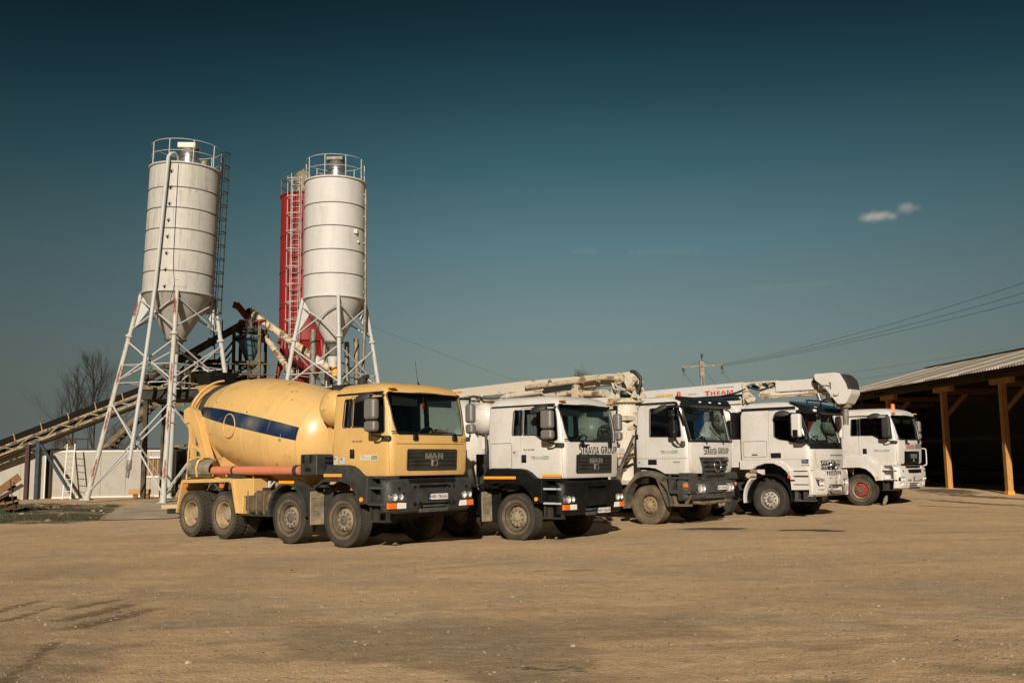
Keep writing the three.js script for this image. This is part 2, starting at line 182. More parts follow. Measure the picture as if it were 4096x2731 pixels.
function groundC(x, z) {
  let c = [...soilCol];
  const A = fbm(x * 0.22, z * 0.5, 4, 111), B = fbm(x * 1.1, z * 2.4, 4, 113), D = fbm(x * 0.5, z * 3.2, 4, 117), E2 = fbm(x * 0.9 + 9, z * 1.2, 5, 119);
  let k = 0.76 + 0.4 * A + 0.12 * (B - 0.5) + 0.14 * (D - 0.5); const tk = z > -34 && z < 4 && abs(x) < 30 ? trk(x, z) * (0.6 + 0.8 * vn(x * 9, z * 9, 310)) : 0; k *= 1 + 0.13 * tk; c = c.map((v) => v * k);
  const g = ss(0.52, 0.72, E2) * 0.5; c = c.map((v, i) => mix(v, [0.44, 0.35, 0.235][i] * k, g));                    // greyer gravel showing through
  const n2 = ss(-14, -8, z); const g2 = ss(0.43, 0.57, fbm(x * 0.7, z * 1.0, 5, 121) + 0.06 * ss(3, 9, abs(x)) ) * max(n2, 0.55 * ss(-2, -9, x) * ss(-24, -14, z)) * (0.5 + 0.4 * vn(x * 14, z * 14, 122)); c = c.map((v, i) => mix(v, [0.27, 0.19, 0.105][i], g2));   // dark gravel patches, thickened near and left: lens vignette put into the colour
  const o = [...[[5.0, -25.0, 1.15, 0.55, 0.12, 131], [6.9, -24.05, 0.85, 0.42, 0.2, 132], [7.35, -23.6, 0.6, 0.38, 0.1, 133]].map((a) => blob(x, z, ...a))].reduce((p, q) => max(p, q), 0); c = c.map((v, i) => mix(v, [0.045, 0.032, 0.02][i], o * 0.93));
  const w = max(blob(x, z, 16.6, -36.0, 3.2, 0.42, 0.9, 134, 1.2), blob(x, z, 18.2, -38.4, 2.4, 0.5, 0.8, 135, 1.2), blob(x, z, 14.8, -34.0, 1.2, 0.25, 0.5, 136, 1.1), blob(x, z, 17.9, -41.5, 1.3, 2.6, 0, 137, 1.1)); c = c.map((v, i) => mix(v, [0.075, 0.05, 0.03][i], w * 0.85));
  const r = max(blob(x, z, 1.05, -15.6, 0.3, 0.13, 0, 138), blob(x, z, 0.4, -15.55, 0.2, 0.08, 0, 139)); c = c.map((v, i) => mix(v, [0.33, 0.16, 0.05][i], r * 0.7));
  const dk = hsh(floor(x * 22), floor(z * 40), 6) > 0.8 ? blob(x, z, 0.2, -8.28, 0.55, 0.22, 0, 140, 1) : 0; c = c.map((v, i) => mix(v, [0.05, 0.035, 0.022][i], dk * 0.9));
  if (x > -7 && x < -3.5 && z > -13.2 && z < -7.4) { const [q, l] = chv(x, z); c = c.map((v, i) => mix(v, [0.13, 0.082, 0.04][i], q * (0.72 + 0.25 * l))); }
  const pd = polyDist(x, z, verge); if (pd > -0.6) { const q = ss(-0.15, 0.35, pd + 0.9 * (fbm(x * 1.6, z * 1.6, 4, 141) - 0.5)), e = ss(0.4, 0.62, fbm(x * 0.8, z * 1.9, 4, 143)); c = c.map((v, i) => mix(v, mix([0.06, 0.046, 0.026][i], [0.24, 0.165, 0.09][i], e), q * 0.95)); }
  return c;
}
{
  const line = (spec) => { const o = []; for (const [a, b, s] of spec) for (let v = a; v < b - 1e-6; v += s) o.push(v); o.push(spec.at(-1)[1]); return o; };
  const X = line([[-3000, -600, 600], [-600, -120, 80], [-120, -40, 8], [-40, -20, 0.5], [-20, -9, 0.2], [-9, 9, 0.07], [9, 22, 0.2], [22, 40, 0.5], [40, 120, 8], [120, 600, 80], [600, 3000, 600]]);
  const Zz = line([[-4000, -600, 425], [-600, -120, 40], [-120, -60, 4], [-60, -38, 0.25], [-38, -26, 0.1], [-26, -14, 0.08], [-14, -6, 0.05], [-6, 4, 0.5], [4, 60, 8], [60, 500, 110]]);
  const n = X.length, m = Zz.length, p = new Float32Array(n * m * 3), uv = new Float32Array(n * m * 2), col = new Float32Array(n * m * 3), ix = [];
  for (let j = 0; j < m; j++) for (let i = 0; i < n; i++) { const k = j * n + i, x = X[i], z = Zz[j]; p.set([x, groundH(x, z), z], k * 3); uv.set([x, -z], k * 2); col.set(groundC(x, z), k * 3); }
  for (let j = 0; j < m - 1; j++) for (let i = 0; i < n - 1; i++) { const a = j * n + i, b = a + 1, c = a + n, d = c + 1; ix.push(a, c, b, b, c, d); }
  const g = new THREE.BufferGeometry(); g.setAttribute('position', new THREE.BufferAttribute(p, 3)); g.setAttribute('uv', new THREE.BufferAttribute(uv, 2)); g.setAttribute('color', new THREE.BufferAttribute(col, 3)); g.setIndex(ix); g.computeVertexNormals();
  const N = 1024, tex = (u, v) => { const a = fbm(u * 24, v * 24, 3, 151, 24), b = vn(u * 190, v * 190, 154, 190), e = vn(u * 420, v * 420, 155, 420); const sp = vn(u * 90, v * 90, 158, 90); return 0.93 + 0.14 * (a - 0.5) + 0.09 * (b - 0.5) + 0.1 * (e - 0.5) + (sp > 0.93 ? 0.08 : 0) - (sp < 0.07 ? 0.22 : 0); };
  const cm = rep(dtex(N, (u, v) => { const t = tex(u, v); return [t, t, t]; }), 1 / 3.7), bm = rep(dtex(N, (u, v) => 0.45 * fbm(u * 40, v * 40, 3, 157, 40) + 0.3 * vn(u * 190, v * 190, 154, 190) + 0.25 * vn(u * 420, v * 420, 155, 420), false), 1 / 3.7);
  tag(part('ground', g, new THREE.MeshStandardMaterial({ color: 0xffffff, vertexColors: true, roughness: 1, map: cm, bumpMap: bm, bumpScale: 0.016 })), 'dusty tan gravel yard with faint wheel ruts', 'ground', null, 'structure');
  // concrete ramp up to the silo
  const quad = [[-13.25, -31.9], [-11.2, -32.6], [-8.5, -42.8], [-15.9, -42.6]], pt = (u, v) => { const l = [mix(quad[0][0], quad[3][0], v) - 0.25 * sin(v * 5) , mix(quad[0][1], quad[3][1], v)], r = [mix(quad[1][0], quad[2][0], v), mix(quad[1][1], quad[2][1], v)]; const x = mix(l[0], r[0], u), z = mix(l[1], r[1], u); return [x, baseH(x, z) + 0.045 * ss(0, 0.1, v) + 0.012 + 0.012 * fbm(x * 1.5, z * 1.5, 3, 161), z]; };
  tag(part('concrete_ramp', [grid(40, 70, pt)], mat([0.62, 0.5, 0.36], 0.9, { map: rep(T.yard, 0.25) })), 'pale concrete ramp rising towards the left silo', 'ramp', null, 'structure');
}
// loose stones on the yard
function scatter(name, label, n, geos, m, place, colors) {
  const im = new THREE.InstancedMesh(geos, m, n), o = new THREE.Object3D(), c = new THREE.Color();
  for (let i = 0; i < n; i++) { place(o, i); o.updateMatrix(); im.setMatrixAt(i, o.matrix); if (colors) im.setColorAt(i, c.setRGB(...colors())); }
  im.name = nm(name); im.castShadow = im.receiveShadow = true; scene.add(im); return tag(im, label, name.replace(/_/g, ' '), null, 'stuff');
}
function rock(s, d = 1, k = 0.35) { const g = new THREE.IcosahedronGeometry(1, d); const p = g.attributes.position; for (let i = 0; i < p.count; i++) { const v = V(p.getX(i), p.getY(i), p.getZ(i)), f = 1 - k + 2 * k * fbm(v.x * 1.7 + s * 9, v.y * 1.7 + v.z * 2.3, 2, s); p.setXYZ(i, v.x * f, v.y * f * 0.75, v.z * f); } g.computeVertexNormals(); return g; }
const clusters = Array.from({ length: 26 }, () => [rr(-9, 9), rr(-20, -7.5), rr(0.3, 1.1)]);
scatter('gravel_stones', 'small loose stones strewn over the gravel yard', 15000, rock(3, 0), mat(0xffffff, 0.95), (o, i) => {
  let x, z; if (i % 3) { z = -7 - 24 * rnd() ** 1.7; x = rr(-1, 1) * (2 - z * 0.52); } else { const c = clusters[i % 26]; const a = rr(0, 6.28), q = sqrt(-2 * Math.log(rnd() + 1e-9)); x = c[0] + cos(a) * q * c[2]; z = c[1] + sin(a) * q * c[2] * 0.5; }
  const s = (0.003 + 0.012 * rnd() ** 4) * (hsh(i, 3) > 0.985 ? 2.2 : 1); o.position.set(x, groundH(x, z) + s * 0.2, z); o.scale.set(s * rr(0.8, 1.5), s * rr(0.6, 1), s); o.rotation.set(rr(-0.4, 0.4), rr(0, 6.3), 0);
}, () => { const k = rnd() < 0.3 ? rr(0.2, 0.5) : rr(0.5, 0.95), t = rnd(); return [mix(0.42, 0.42, t) * k, mix(0.3, 0.36, t) * k, mix(0.17, 0.27, t) * k]; });
// grass and weeds on the bank
{
  const bl = new THREE.BufferGeometry(); bl.setAttribute('position', new THREE.Float32BufferAttribute([-0.5, 0, 0, 0.5, 0, 0, 0.25, 0.6, 0.12, -0.5, 0, 0, 0.25, 0.6, 0.12, -0.2, 0.6, 0.12, -0.2, 0.6, 0.12, 0.25, 0.6, 0.12, 0.1, 1, 0.45], 3)); bl.computeVertexNormals();
  scatter('bank_grass', 'dark grass and weeds on the bank at the left edge', 26000, bl, mat(0xffffff, 0.9, { side: THREE.DoubleSide }), (o) => {
    let x, z, t = 0; do { x = rr(-21.5, -13); z = rr(-41.2, -30.4); t++; } while (t < 60 && (polyDist(x, z, verge) < 0.02 || fbm(x * 0.9, z * 1.7, 4, 143) + 0.25 * (1 - ss(-31, -36, z)) * 0 + (z > -34 ? 0.08 : -0.03) < 0.47 + 0.12 * rnd()));
    const s = rr(0.03, 0.12); o.position.set(x, groundH(x, z) - 0.01, z); o.scale.set(0.014, s, s); o.rotation.set(rr(-0.5, 0.5), rr(0, 6.3), rr(-0.5, 0.5));
  }, () => { const k = rr(0.5, 1.3), t = rnd() ** 2; return [mix(0.03, 0.13, t) * k, mix(0.045, 0.1, t) * k, mix(0.02, 0.045, t) * k]; });
  scatter('bank_rubble', 'pale stones and clods lying on the grassy bank', 200, rock(8), mat(0xffffff, 0.95), (o) => { const x = rr(-21.5, -13.6), z = rr(-41, -31), s = 0.02 + 0.09 * rnd() ** 4; o.position.set(x, groundH(x, z), z); o.scale.set(s * 1.3, s, s); o.rotation.set(0, rr(0, 6), rr(-0.3, 0.3)); }, () => { const k = rr(0.6, 1.2); return [0.3 * k, 0.24 * k, 0.16 * k]; });
}

// ---------------------------------------------------------------- silos
const ring = (r, y, t, seg = 48) => new THREE.TorusGeometry(r, t, 6, seg).rotateX(PI / 2).translate(0, y, 0);
function makeSilo(o) {
  const t = thing('cement_silo', o.at, 0, o.label, 'silo'); t.rotation.z = o.lean ?? 0;
  const { r, top, bot, tip } = o, st = (y0, y1) => lathe([[r, y0], [r, y0 + 0.01], [r, (y0 + y1) / 2], [r, y1 - 0.01], [r, y1]], 64);
  const ys = [bot, ...o.bands, top]; for (let i = 0; i < ys.length - 1; i++) { const g = st(ys[i], ys[i + 1]), u = g.attributes.uv, p = g.attributes.position; for (let k = 0; k < u.count; k++) u.setXY(k, u.getX(k) * 2 + i * 0.37, p.getY(k) * 0.22); part('shell_panel', [g], o.mat, t, true); }
  for (const y of o.bands) part('band', [lathe([[r + 0.002, y - 0.022], [r + 0.024, y - 0.017], [r + 0.024, y + 0.017], [r + 0.002, y + 0.022]], 64)], o.bandMat ?? M.bandGrey, t);
  for (const y of [bot, top]) part('rim', [lathe([[r - 0.02, y - 0.05], [r + 0.06, y - 0.045], [r + 0.06, y + 0.03], [r - 0.02, y + 0.035]], 64)], o.mat, t);
  part('roof', [lathe([[0.01, top + 0.3], [r * 0.5, top + 0.22], [r - 0.02, top + 0.04]], 48)], o.mat, t);
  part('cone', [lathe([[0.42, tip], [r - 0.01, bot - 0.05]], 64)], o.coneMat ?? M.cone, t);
  part('outlet', [lathe([[0.02, tip - 0.7], [0.2, tip - 0.68], [0.22, tip - 0.3], [0.3, tip - 0.28], [0.36, tip - 0.12], [0.48, tip - 0.1], [0.48, tip], [0.42, tip]], 24)], M.dullSteel, t);
  const L = (k, y) => { const a = o.turn + k * PI / 2, q = y > tip ? mix(r + 0.02, r + 0.4, (bot - y) / (bot - tip)) : mix(r + 0.4, o.foot, (tip - y) / tip); return V(cos(a) * q, y, sin(a) * q); };
  for (let k = 0; k < 4; k++) {
    const lm = o.legMats?.[k] ?? o.legMat ?? M.legW; const leg = part('leg', [uvMul(rod(L(k, 0), L(k, tip), 0.115, 0.1, 12), 1, 5), uvMul(rod(L(k, 0), L(k, 0.5), 0.14, 0.135, 12), 1, 0.4), uvMul(rod(L(k, tip + 0.02), L(k, bot + 0.02), 0.1, 0.09, 12), 1.3, 1.6), box(0.42, 0.06, 0.42, L(k, 0.03).x, 0.03, L(k, 0.03).z)], lm, t, true);
    part('flange', [rod(L(k, tip - 0.05), L(k, tip + 0.05), 0.17, 0.17, 14)], lm, leg); part('sleeve', [rod(L(k, tip * 0.56), L(k, tip * 0.56 + 0.07), 0.14, 0.14, 12)], lm, leg);
    const a = o.turn + k * PI / 2, f = prism([[r * 0.985, bot - 0.12], [r + 0.03, bot - 0.1], [r + 0.38, tip + 0.1], [r * 0.72, bot - 0.55]], -0.012, 0.012); f.rotateY(-a); part('gusset', [f], o.legMat ?? M.legW, t);
    for (const [y1, y2, w] of o.tiers) { const a1 = L(k, y1), b1 = L((k + 1) % 4, y2), a2 = L(k, y2), b2 = L((k + 1) % 4, y1); part('brace', [rod(a1, b1, w, w, 7)], M.legW, t); part('brace', [rod(a2, b2, w, w, 7)], M.legW, t); }
    for (const y of o.levels) part('brace', [rod(L(k, y), L((k + 1) % 4, y), 0.026, 0.026, 6)], M.legW, t);
  }
  if (o.rail !== false) {
    const rl = part('railing', [ring(r - 0.03, top + 1.08, 0.016), ring(r - 0.03, top + 0.56, 0.014)], M.legW, t);
    for (let k = 0; k < 9; k++) { const a = k * 2 * PI / 9 + 0.35; part('railing_post', [rod([cos(a) * (r - 0.03), top, sin(a) * (r - 0.03)], [cos(a) * (r - 0.03), top + 1.08, sin(a) * (r - 0.03)], 0.022)], M.legW, rl); }
    const f = part('filter', [lathe([[0.43, top + 0.15], [0.44, top + 0.5], [0.45, top + 0.5], [0.45, top + 0.53], [0.43, top + 0.53], [0.43, top + 1.1], [0.01, top + 1.1]], 32).translate(o.fx, 0, 0)], M.steel, t);
    part('filter_lid', o.lid, o.lidMat, f);
    part('relief_valve', [lathe([[0.16, top + 0.05], [0.16, top + 0.3], [0.2, top + 0.32], [0.2, top + 0.38], [0.01, top + 0.42]], 16).translate(o.vx, 0, 0.5)], M.dullSteel, t);
  }
  return t;
}
function cageLadder(t, x, z, turn, y0, y1, m, step, hoopR, dp = 0.7, name = 'ladder') {  // rails, rungs and safety hoops
  const tf = (g) => g.rotateY(turn).translate(x, 0, z);
  const l = part(name, [-0.2, 0.2].map((d) => tf(rod([d, y0, 0], [d, y1, 0], 0.022, 0.022, 6))), m, t);
  { const rg = merge([tf(rod([-0.2, y0 + 0.15, 0], [0.2, y0 + 0.15, 0], 0.014, 0.014, 5))]); for (let i = 0; i < floor((y1 - y0) / 0.3); i++) part('rung', rg, m, l).position.y = i * 0.3; }
  for (let y = y0 + 1.0; y <= y1; y += step) part('hoop', [tf(tube([[-0.2, y, 0], [-hoopR, y, 0.25], [-hoopR * 0.75, y, dp * 0.83], [0, y, dp], [hoopR * 0.75, y, dp * 0.83], [hoopR, y, 0.25], [0.2, y, 0]], 0.026, 20, 5))], m, l);
  part('cage_bar', [[-hoopR, 0.25], [0, dp], [hoopR, 0.25]].map(([a, b]) => tf(rod([a, y0 + 1, b], [a, y1, b], 0.018, 0.018, 5))), m, l);
  return l;
}
const sL = makeSilo({ at: [-15.36, 0.22, -44], lean: -0.029, r: 1.55, top: 14.93, bot: 9.15, tip: 7.2, foot: 3.25, turn: -0.3, bands: [10.03, 10.99, 11.93, 12.87, 13.8], mat: M.siloW, legMats: [M.legW, M.legRust, M.legRust, M.legW], tiers: [[8.9, 7.5, 0.036], [6.95, 5.2, 0.04], [4.2, 0.35, 0.042]], levels: [5.9, 5.1], fx: 0.12, vx: 1.0, lid: [rb(-0.3, 0.52, 15.95, 16.2, -0.45, 0.45, 0.03)], lidMat: M.cream, label: 'tall off-white cement silo furthest to the left, with a filler pipe down its front' });
cageLadder(sL, 1.6, -0.1, PI / 2, 7.4, 15.9, M.plantDark, 0.62, 0.3, 0.36);
part('filler_pipe', [tube([[-0.02, 14.9, 0.9], [0.0, 15.3, 1.25], [-0.1, 15.35, 1.55], [-0.2, 15.1, 1.72], [-0.22, 14.7, 1.72], [-0.46, 9.2, 1.66], [-0.62, 5.5, 1.95], [-0.82, 1.75, 2.3]], 0.085, 60, 10)], M.legW, sL);
part('pipe_coupling', [rod([-0.82, 1.75, 2.3], [-0.83, 1.5, 2.32], 0.1, 0.1, 12), rod([-0.835, 1.5, 2.32], [-0.84, 1.35, 2.33], 0.12, 0.12, 12), rod([-0.84, 1.35, 2.33], [-0.86, 1.0, 2.34], 0.07, 0.07, 12)], M.dullSteel, sL);
for (let i = 0; i < 8; i++) { const y = 14.45 - i * 0.74, a = 1.62; part('cleat', [beam([cos(a) * 1.55, y, sin(a) * 1.55], [cos(a) * 1.7, y + 0.03, sin(a) * 1.7], 0.05, 0.05), beam([cos(a) * 1.62 - 0.03, y, sin(a) * 1.62], [cos(a) * 1.62 + 0.07, y + 0.1, sin(a) * 1.66], 0.03, 0.03)], M.plantDark, sL); }
part('hatch', [(() => { const g = new THREE.CylinderGeometry(1.562, 1.562, 0.55, 8, 1, true, 0.16, 0.36); return g.translate(0, 9.62, 0); })(), rod([0.36, 9.62, 1.53], [0.48, 9.62, 1.5], 0.02)], M.siloW, sL);
part('cable', [tube([[0.2, 14.8, 1.56], [0.22, 12, 1.57], [0.24, 10.3, 1.56], [0.34, 9.4, 1.56], [0.3, 8.6, 1.85]], 0.012, 30, 4)], M.plantDark, sL);
const sR = makeSilo({ at: [-8.58, 0.25, -47], r: 1.46, top: 15.1, bot: 9.35, tip: 7.35, foot: 3.0, turn: -0.31, bands: [10.42, 11.57, 12.71, 13.83], mat: M.siloWB, coneMat: M.siloWB, tiers: [[9.0, 7.55, 0.036], [6.95, 5.2, 0.04], [4.2, 0.35, 0.042]], levels: [5.7, 5.0], fx: 0.05, vx: -0.6, lid: [rb(-0.38, 0.42, 16.2, 16.38, -0.42, 0.45, 0.03), box(0.5, 0.1, 0.02, 0, 16.28, 0.46)], lidMat: M.dullSteel, label: 'white cement silo standing in front of the red silo' });
part('vent_pipe', [rod([1.5, 14.8, 0.05], [1.52, 9, 0.05], 0.075, 0.075, 10), rod([1.52, 9, 0.05], [1.35, 3, 0.05], 0.075, 0.075, 10)], M.dullSteel, sR);
part('bracket', [14.5, 13.4, 12.1, 11.2, 10.4, 9.7].map((y) => box(0.12, 0.05, 0.05, 1.43, y, 0.2)), M.legW, sR); part('junction_box', [bb(1.08, 1.26, 12.4, 12.6, 0.82, 1.0)], M.legW, sR); part('junction_box', [bb(1.22, 1.32, 11.98, 12.08, 0.72, 0.84)], M.legW, sR);
part('valve', [rod([-0.02, 6.6, 0], [-0.02, 6.1, 0], 0.27, 0.22, 14)], M.siloWB, sR); part('flexible_sleeve', [rod([0.1, 6.1, 0.1], [0.12, 5.65, 0.1], 0.17, 0.17, 12)], M.orange, sR); part('control_box', [bb(-0.55, -0.2, 6.1, 6.38, 1.2, 1.4)], M.legW, sR);
part('vibrator_pipes', [rod([-1.1, 8.0, -0.6], [-1.15, 2, -0.7], 0.16, 0.16), rod([-0.6, 7.5, -0.9], [-0.7, 3, -0.9], 0.08), rod([0.5, 7.4, -0.8], [0.6, 2.5, -0.8], 0.12), rod([0.9, 7.6, -1.2], [1.0, 2, -1.2], 0.14), tube([[0.2, 6.3, 0.4], [0.7, 5.6, 0.6], [0.5, 4.9, 0.7], [0.9, 4.4, 0.3]], 0.03, 20, 5)], M.dullSteel, sR);
const sD = makeSilo({ at: [-11.2, 0.2, -53], r: 1.42, top: 16.1, bot: 8.1, tip: 5.6, foot: 1.9, turn: 0.75, bands: [9.86, 11.8, 13.79], mat: M.siloRed, coneMat: M.siloRed, bandMat: M.maroon, legMat: M.siloRed, tiers: [], levels: [4.5], rail: false, label: 'tall red cement silo with a white caged ladder, behind the white silo' });
cageLadder(sD, -0.3, 1.5, -0.15, 5.2, 16.9, M.legW, 0.95, 0.38);
part('filter', [lathe([[0.46, 16.2], [0.46, 17.3], [0.5, 17.32], [0.46, 17.36], [0.3, 17.6], [0.08, 17.68], [0.08, 17.76], [0.01, 17.78]], 28).translate(-0.25, 0, 0)], M.tanFilter, sD);
{ const P = [[-1.38, 0.3], [-1.0, -0.95], [0.9, -1.0], [1.35, 0.3]], rl = part('railing', [1.0, 0.55].flatMap((h) => P.slice(1).map((q, i) => rod([P[i][0], 16.1 + h, P[i][1]], [q[0], 16.1 + h, q[1]], 0.028))).concat([1.0, 0.55].map((h) => rod([-1.38, 16.1 + h, 0.3], [-0.35, 16.15 + h, 1.3], 0.028))), M.plantTan, sD); for (const [x, z] of [...P, [-0.35, 1.3]]) part('railing_post', [rod([x, 16.05, z], [x, 17.1, z], 0.032)], M.plantTan, rl); }

// ---------------------------------------------------------------- batching plant between the silos
function screw(label, a, b, r, m, motor) { const t = thing('screw_conveyor', a, 0, label, 'screw conveyor'); const d = V(...b).sub(V(...a)), q = (k) => d.clone().multiplyScalar(k); part('tube', [rod(q(0), q(1), r, r, 14)], m, t); for (const k of [0.02, 0.33, 0.63, 0.97]) part('flange', [rod(q(k), q(k + 0.012), r * 1.35, r * 1.35, 16)], m, t); part('motor', [rod(q(motor ? 1.0 : -0.06), q(motor ? 1.07 : 0.0), r * 1.15, r * 0.9, 12)], M.plantDark, t); return t; }
screw('rusty white screw tube sloping down under the right white silo', [-8.45, 6.05, -47.3], [-13.1, 9.3, -49.4], 0.19, M.rustPipe, true);
screw('brown screw tube rising from the left silo to the hopper tower', [-17.6, 6.0, -47.5], [-13.5, 8.9, -49.4], 0.19, M.plant, false);
screw('short brown screw tube between the hopper tower and the red silo', [-11.2, 6.3, -49.8], [-12.5, 8.2, -49.5], 0.16, M.rustPipe, true);
{
  const t = thing('hopper_tower', [-13.22, 0.2, -49.3], 0, 'rusty steel tower frame carrying a blue weighing hopper', 'tower');
  for (const [x, z] of [[-0.64, 0.6], [0.64, 0.6], [-0.64, -0.6], [0.64, -0.6]]) part('column', [bb(x - 0.07, x + 0.07, 0, 8.4, z - 0.07, z + 0.07)], z > 0 && x > 0 ? M.plantTan : M.plant, t);
  for (const y of [8.25, 7.8, 6.62, 5.9, 5.4]) for (const s of [[-0.64, -0.6, 0.64, -0.6], [-0.64, 0.6, 0.64, 0.6], [-0.64, -0.6, -0.64, 0.6], [0.64, -0.6, 0.64, 0.6]]) part('beam', [beam([s[0], y, s[1]], [s[2], y, s[3]], 0.1, 0.12)], y > 7 ? M.plantDark : y > 6 ? M.plantTan : M.plant, t);
  part('brace', [rod([-0.64, 7.7, 0.62], [-1.9, 6.1, 0.6], 0.05)], M.plantDark, t); part('brace', [rod([-0.64, 7.3, 0.62], [-1.6, 6.1, 0.6], 0.05)], M.plantDark, t); part('brace', [rod([-0.64, 6.7, 0.62], [0.64, 5.9, 0.62], 0.04)], M.plant, t);
  const h = part('weighing_hopper', [lathe([[0.16, 6.7], [0.2, 6.72], [0.6, 7.72], [0.61, 7.86], [0.56, 7.9], [0.01, 7.92]], 36)], M.plantBlue, t); part('hopper_skirt', [lathe([[0.64, 7.86], [0.66, 7.9], [0.66, 8.0], [0.02, 8.02]], 36), box(1.34, 0.06, 0.1, 0, 7.9, 0.62)], M.plantBlue, h);
  part('outlet_valve', [rod([0, 6.7, 0], [0, 6.3, 0], 0.17, 0.2, 14), rod([0, 6.42, 0.05], [0.35, 6.42, 0.2], 0.07, 0.07)], M.dullSteel, t); part('valve_hose', [tube([[0.1, 6.5, 0.2], [0.5, 6.3, 0.6], [0.7, 6.6, 0.65], [0.66, 7.6, 0.68]], 0.035, 20, 5)], M.plantTan, t);
  part('red_chute', [rod([-0.7, 9.62, 0.1], [-0.05, 8.85, 0.1], 0.16, 0.18, 14), rod([-0.66, 9.7, 0.1], [-0.78, 9.4, 0.1], 0.18, 0.15, 12)], M.plantRed, t); part('inlet_pipe', [rod([-0.1, 8.95, 0.15], [-0.12, 8.05, 0.15], 0.12, 0.12, 12)], M.cream, t); part('inlet_pipe', [rod([0.28, 9.1, 0.1], [0.25, 8.05, 0.1], 0.15, 0.15, 12)], M.plant, t);
  part('motor', [rod([0.05, 9.05, -0.1], [0.05, 9.45, -0.1], 0.13, 0.12, 12), box(0.5, 0.05, 0.4, 0.05, 9.02, -0.1)], M.dullSteel, t); part('top_frame', [beam([-0.5, 8.6, 0.5], [0.9, 8.75, 0.5], 0.08, 0.08), rod([0.55, 8.7, 0.5], [0.66, 8.2, 0.5], 0.04), rod([-0.4, 8.75, 0.5], [-0.6, 8.2, 0.5], 0.04), rod([0.9, 8.75, 0.45], [0.86, 8.1, 0.45], 0.03)], M.plantRed, t);
  part('mixer_housing', [rb(-2.3, -0.75, 5.5, 6.3, -0.7, 0.6, 0.1), rb(-1.9, -1.1, 6.3, 6.75, -0.4, 0.4, 0.1), rod([-2.3, 6.0, 0.3], [-2.6, 6.0, 0.3], 0.2, 0.18, 12)], M.plantDark, t);
  part('control_cabinet', [rb(-2.9, -1.6, 6.2, 6.9, -1.2, -0.5, 0.05), rb(-0.5, 0.5, 5.5, 6.1, -0.5, 0.4, 0.05), rb(-3.4, -2.4, 5.4, 6.2, -0.9, 0.3, 0.08)], M.plantDark, t); for (let i = 0; i < 16; i++) part('pipe_run', [rod([-3.6 + i * 0.24, 5.3 + hsh(i, 4) * 1.2, 0.3 + hsh(i, 5) * 0.5], [-3.2 + i * 0.22 + hsh(i, 6), 5.4 + hsh(i, 7) * 1.5, 0.3 + hsh(i, 8) * 0.5], 0.03 + 0.04 * hsh(i, 9))], i % 3 ? M.plant : M.plantTan, t);
  for (let i = 0; i < 7; i++) part('spoil_beam', [beam([-2.9 + i * 0.35, 5.5 + 0.12 * (i % 3), 0.75], [-2.3 + i * 0.42, 5.72 + 0.25 * (i % 2), 0.7], 0.1, 0.14)], i % 2 ? M.plantTan : M.plant, t);
}
{
  const t = thing('mixing_platform', [-16.1, 0.2, -48], 0, 'raised dark steel mixing platform with handrails behind the left silo', 'platform');
  part('deck', [bb(-1.6, 2.4, 4.7, 5.2, -1.7, 1.2)], M.plantDark, t); part('discharge_funnel', [prism([[-0.5, 5.9], [1.5, 5.7], [1.5, 5.2], [1.2, 4.6], [-0.1, 4.7]], -0.6, 0.6)], M.plantDark, t); part('edge_beam', [bb(-1.6, 2.4, 5.15, 5.3, 1.2, 1.3)], M.plantTan, t);
  for (const [x, z] of [[-1.4, 1.0], [2.3, 1.0], [-1.4, -1.5], [2.3, -1.5]]) part('column', [bb(x - 0.1, x + 0.1, 0, 4.95, z - 0.1, z + 0.1)], M.plant, t);
  part('underside_beam', [beam([-1.5, 4.85, 0.6], [0.3, 4.0, 0.6], 0.14, 0.14)], M.plant, t);
  for (const h of [5.9, 6.4]) part('handrail', [rod([-1.6, h, 1.25], [4.9, h - 0.1, 1.25], 0.028)], M.plantTan, t);
  for (let k = 0; k < 7; k++) part('handrail_post', [rod([-1.5 + k, 5.2, 1.25], [-1.5 + k, 6.4, 1.25], 0.03)], k % 2 ? M.plant : M.plantTan, t);
  part('walkway', [bb(2.4, 5.2, 5.3, 5.42, -0.4, 0.9), bb(2.4, 5.2, 5.42, 5.5, 0.85, 0.9)], M.plant, t); part('aggregate_chute', [rb(0.1, 1.0, 5.3, 6.5, -1.2, -0.2, 0.05), beam([-0.8, 5.6, -0.6], [0.6, 6.9, -0.6], 0.6, 0.25)], M.plant, t); part('feed_pipe', [rod([0.85, 6.9, 1.4], [0.9, 5.3, 1.4], 0.13, 0.13, 12), rod([0.85, 6.9, 1.4], [0.87, 6.5, 1.4], 0.17, 0.17, 12)], M.plantTan, t);
  part('inspection_ladder', [-0.2, 0.2].map((d) => rod([1.9 + d, 5.2, 0.4], [1.7 + d, 8.6, 0.2], 0.03)).concat(Array.from({ length: 11 }, (_, i) => rod([1.68 - 0.018 * i, 5.4 + i * 0.3, 0.39], [2.1 - 0.018 * i, 5.4 + i * 0.3, 0.39], 0.018, 0.018, 5))), M.plantDark, t);
}
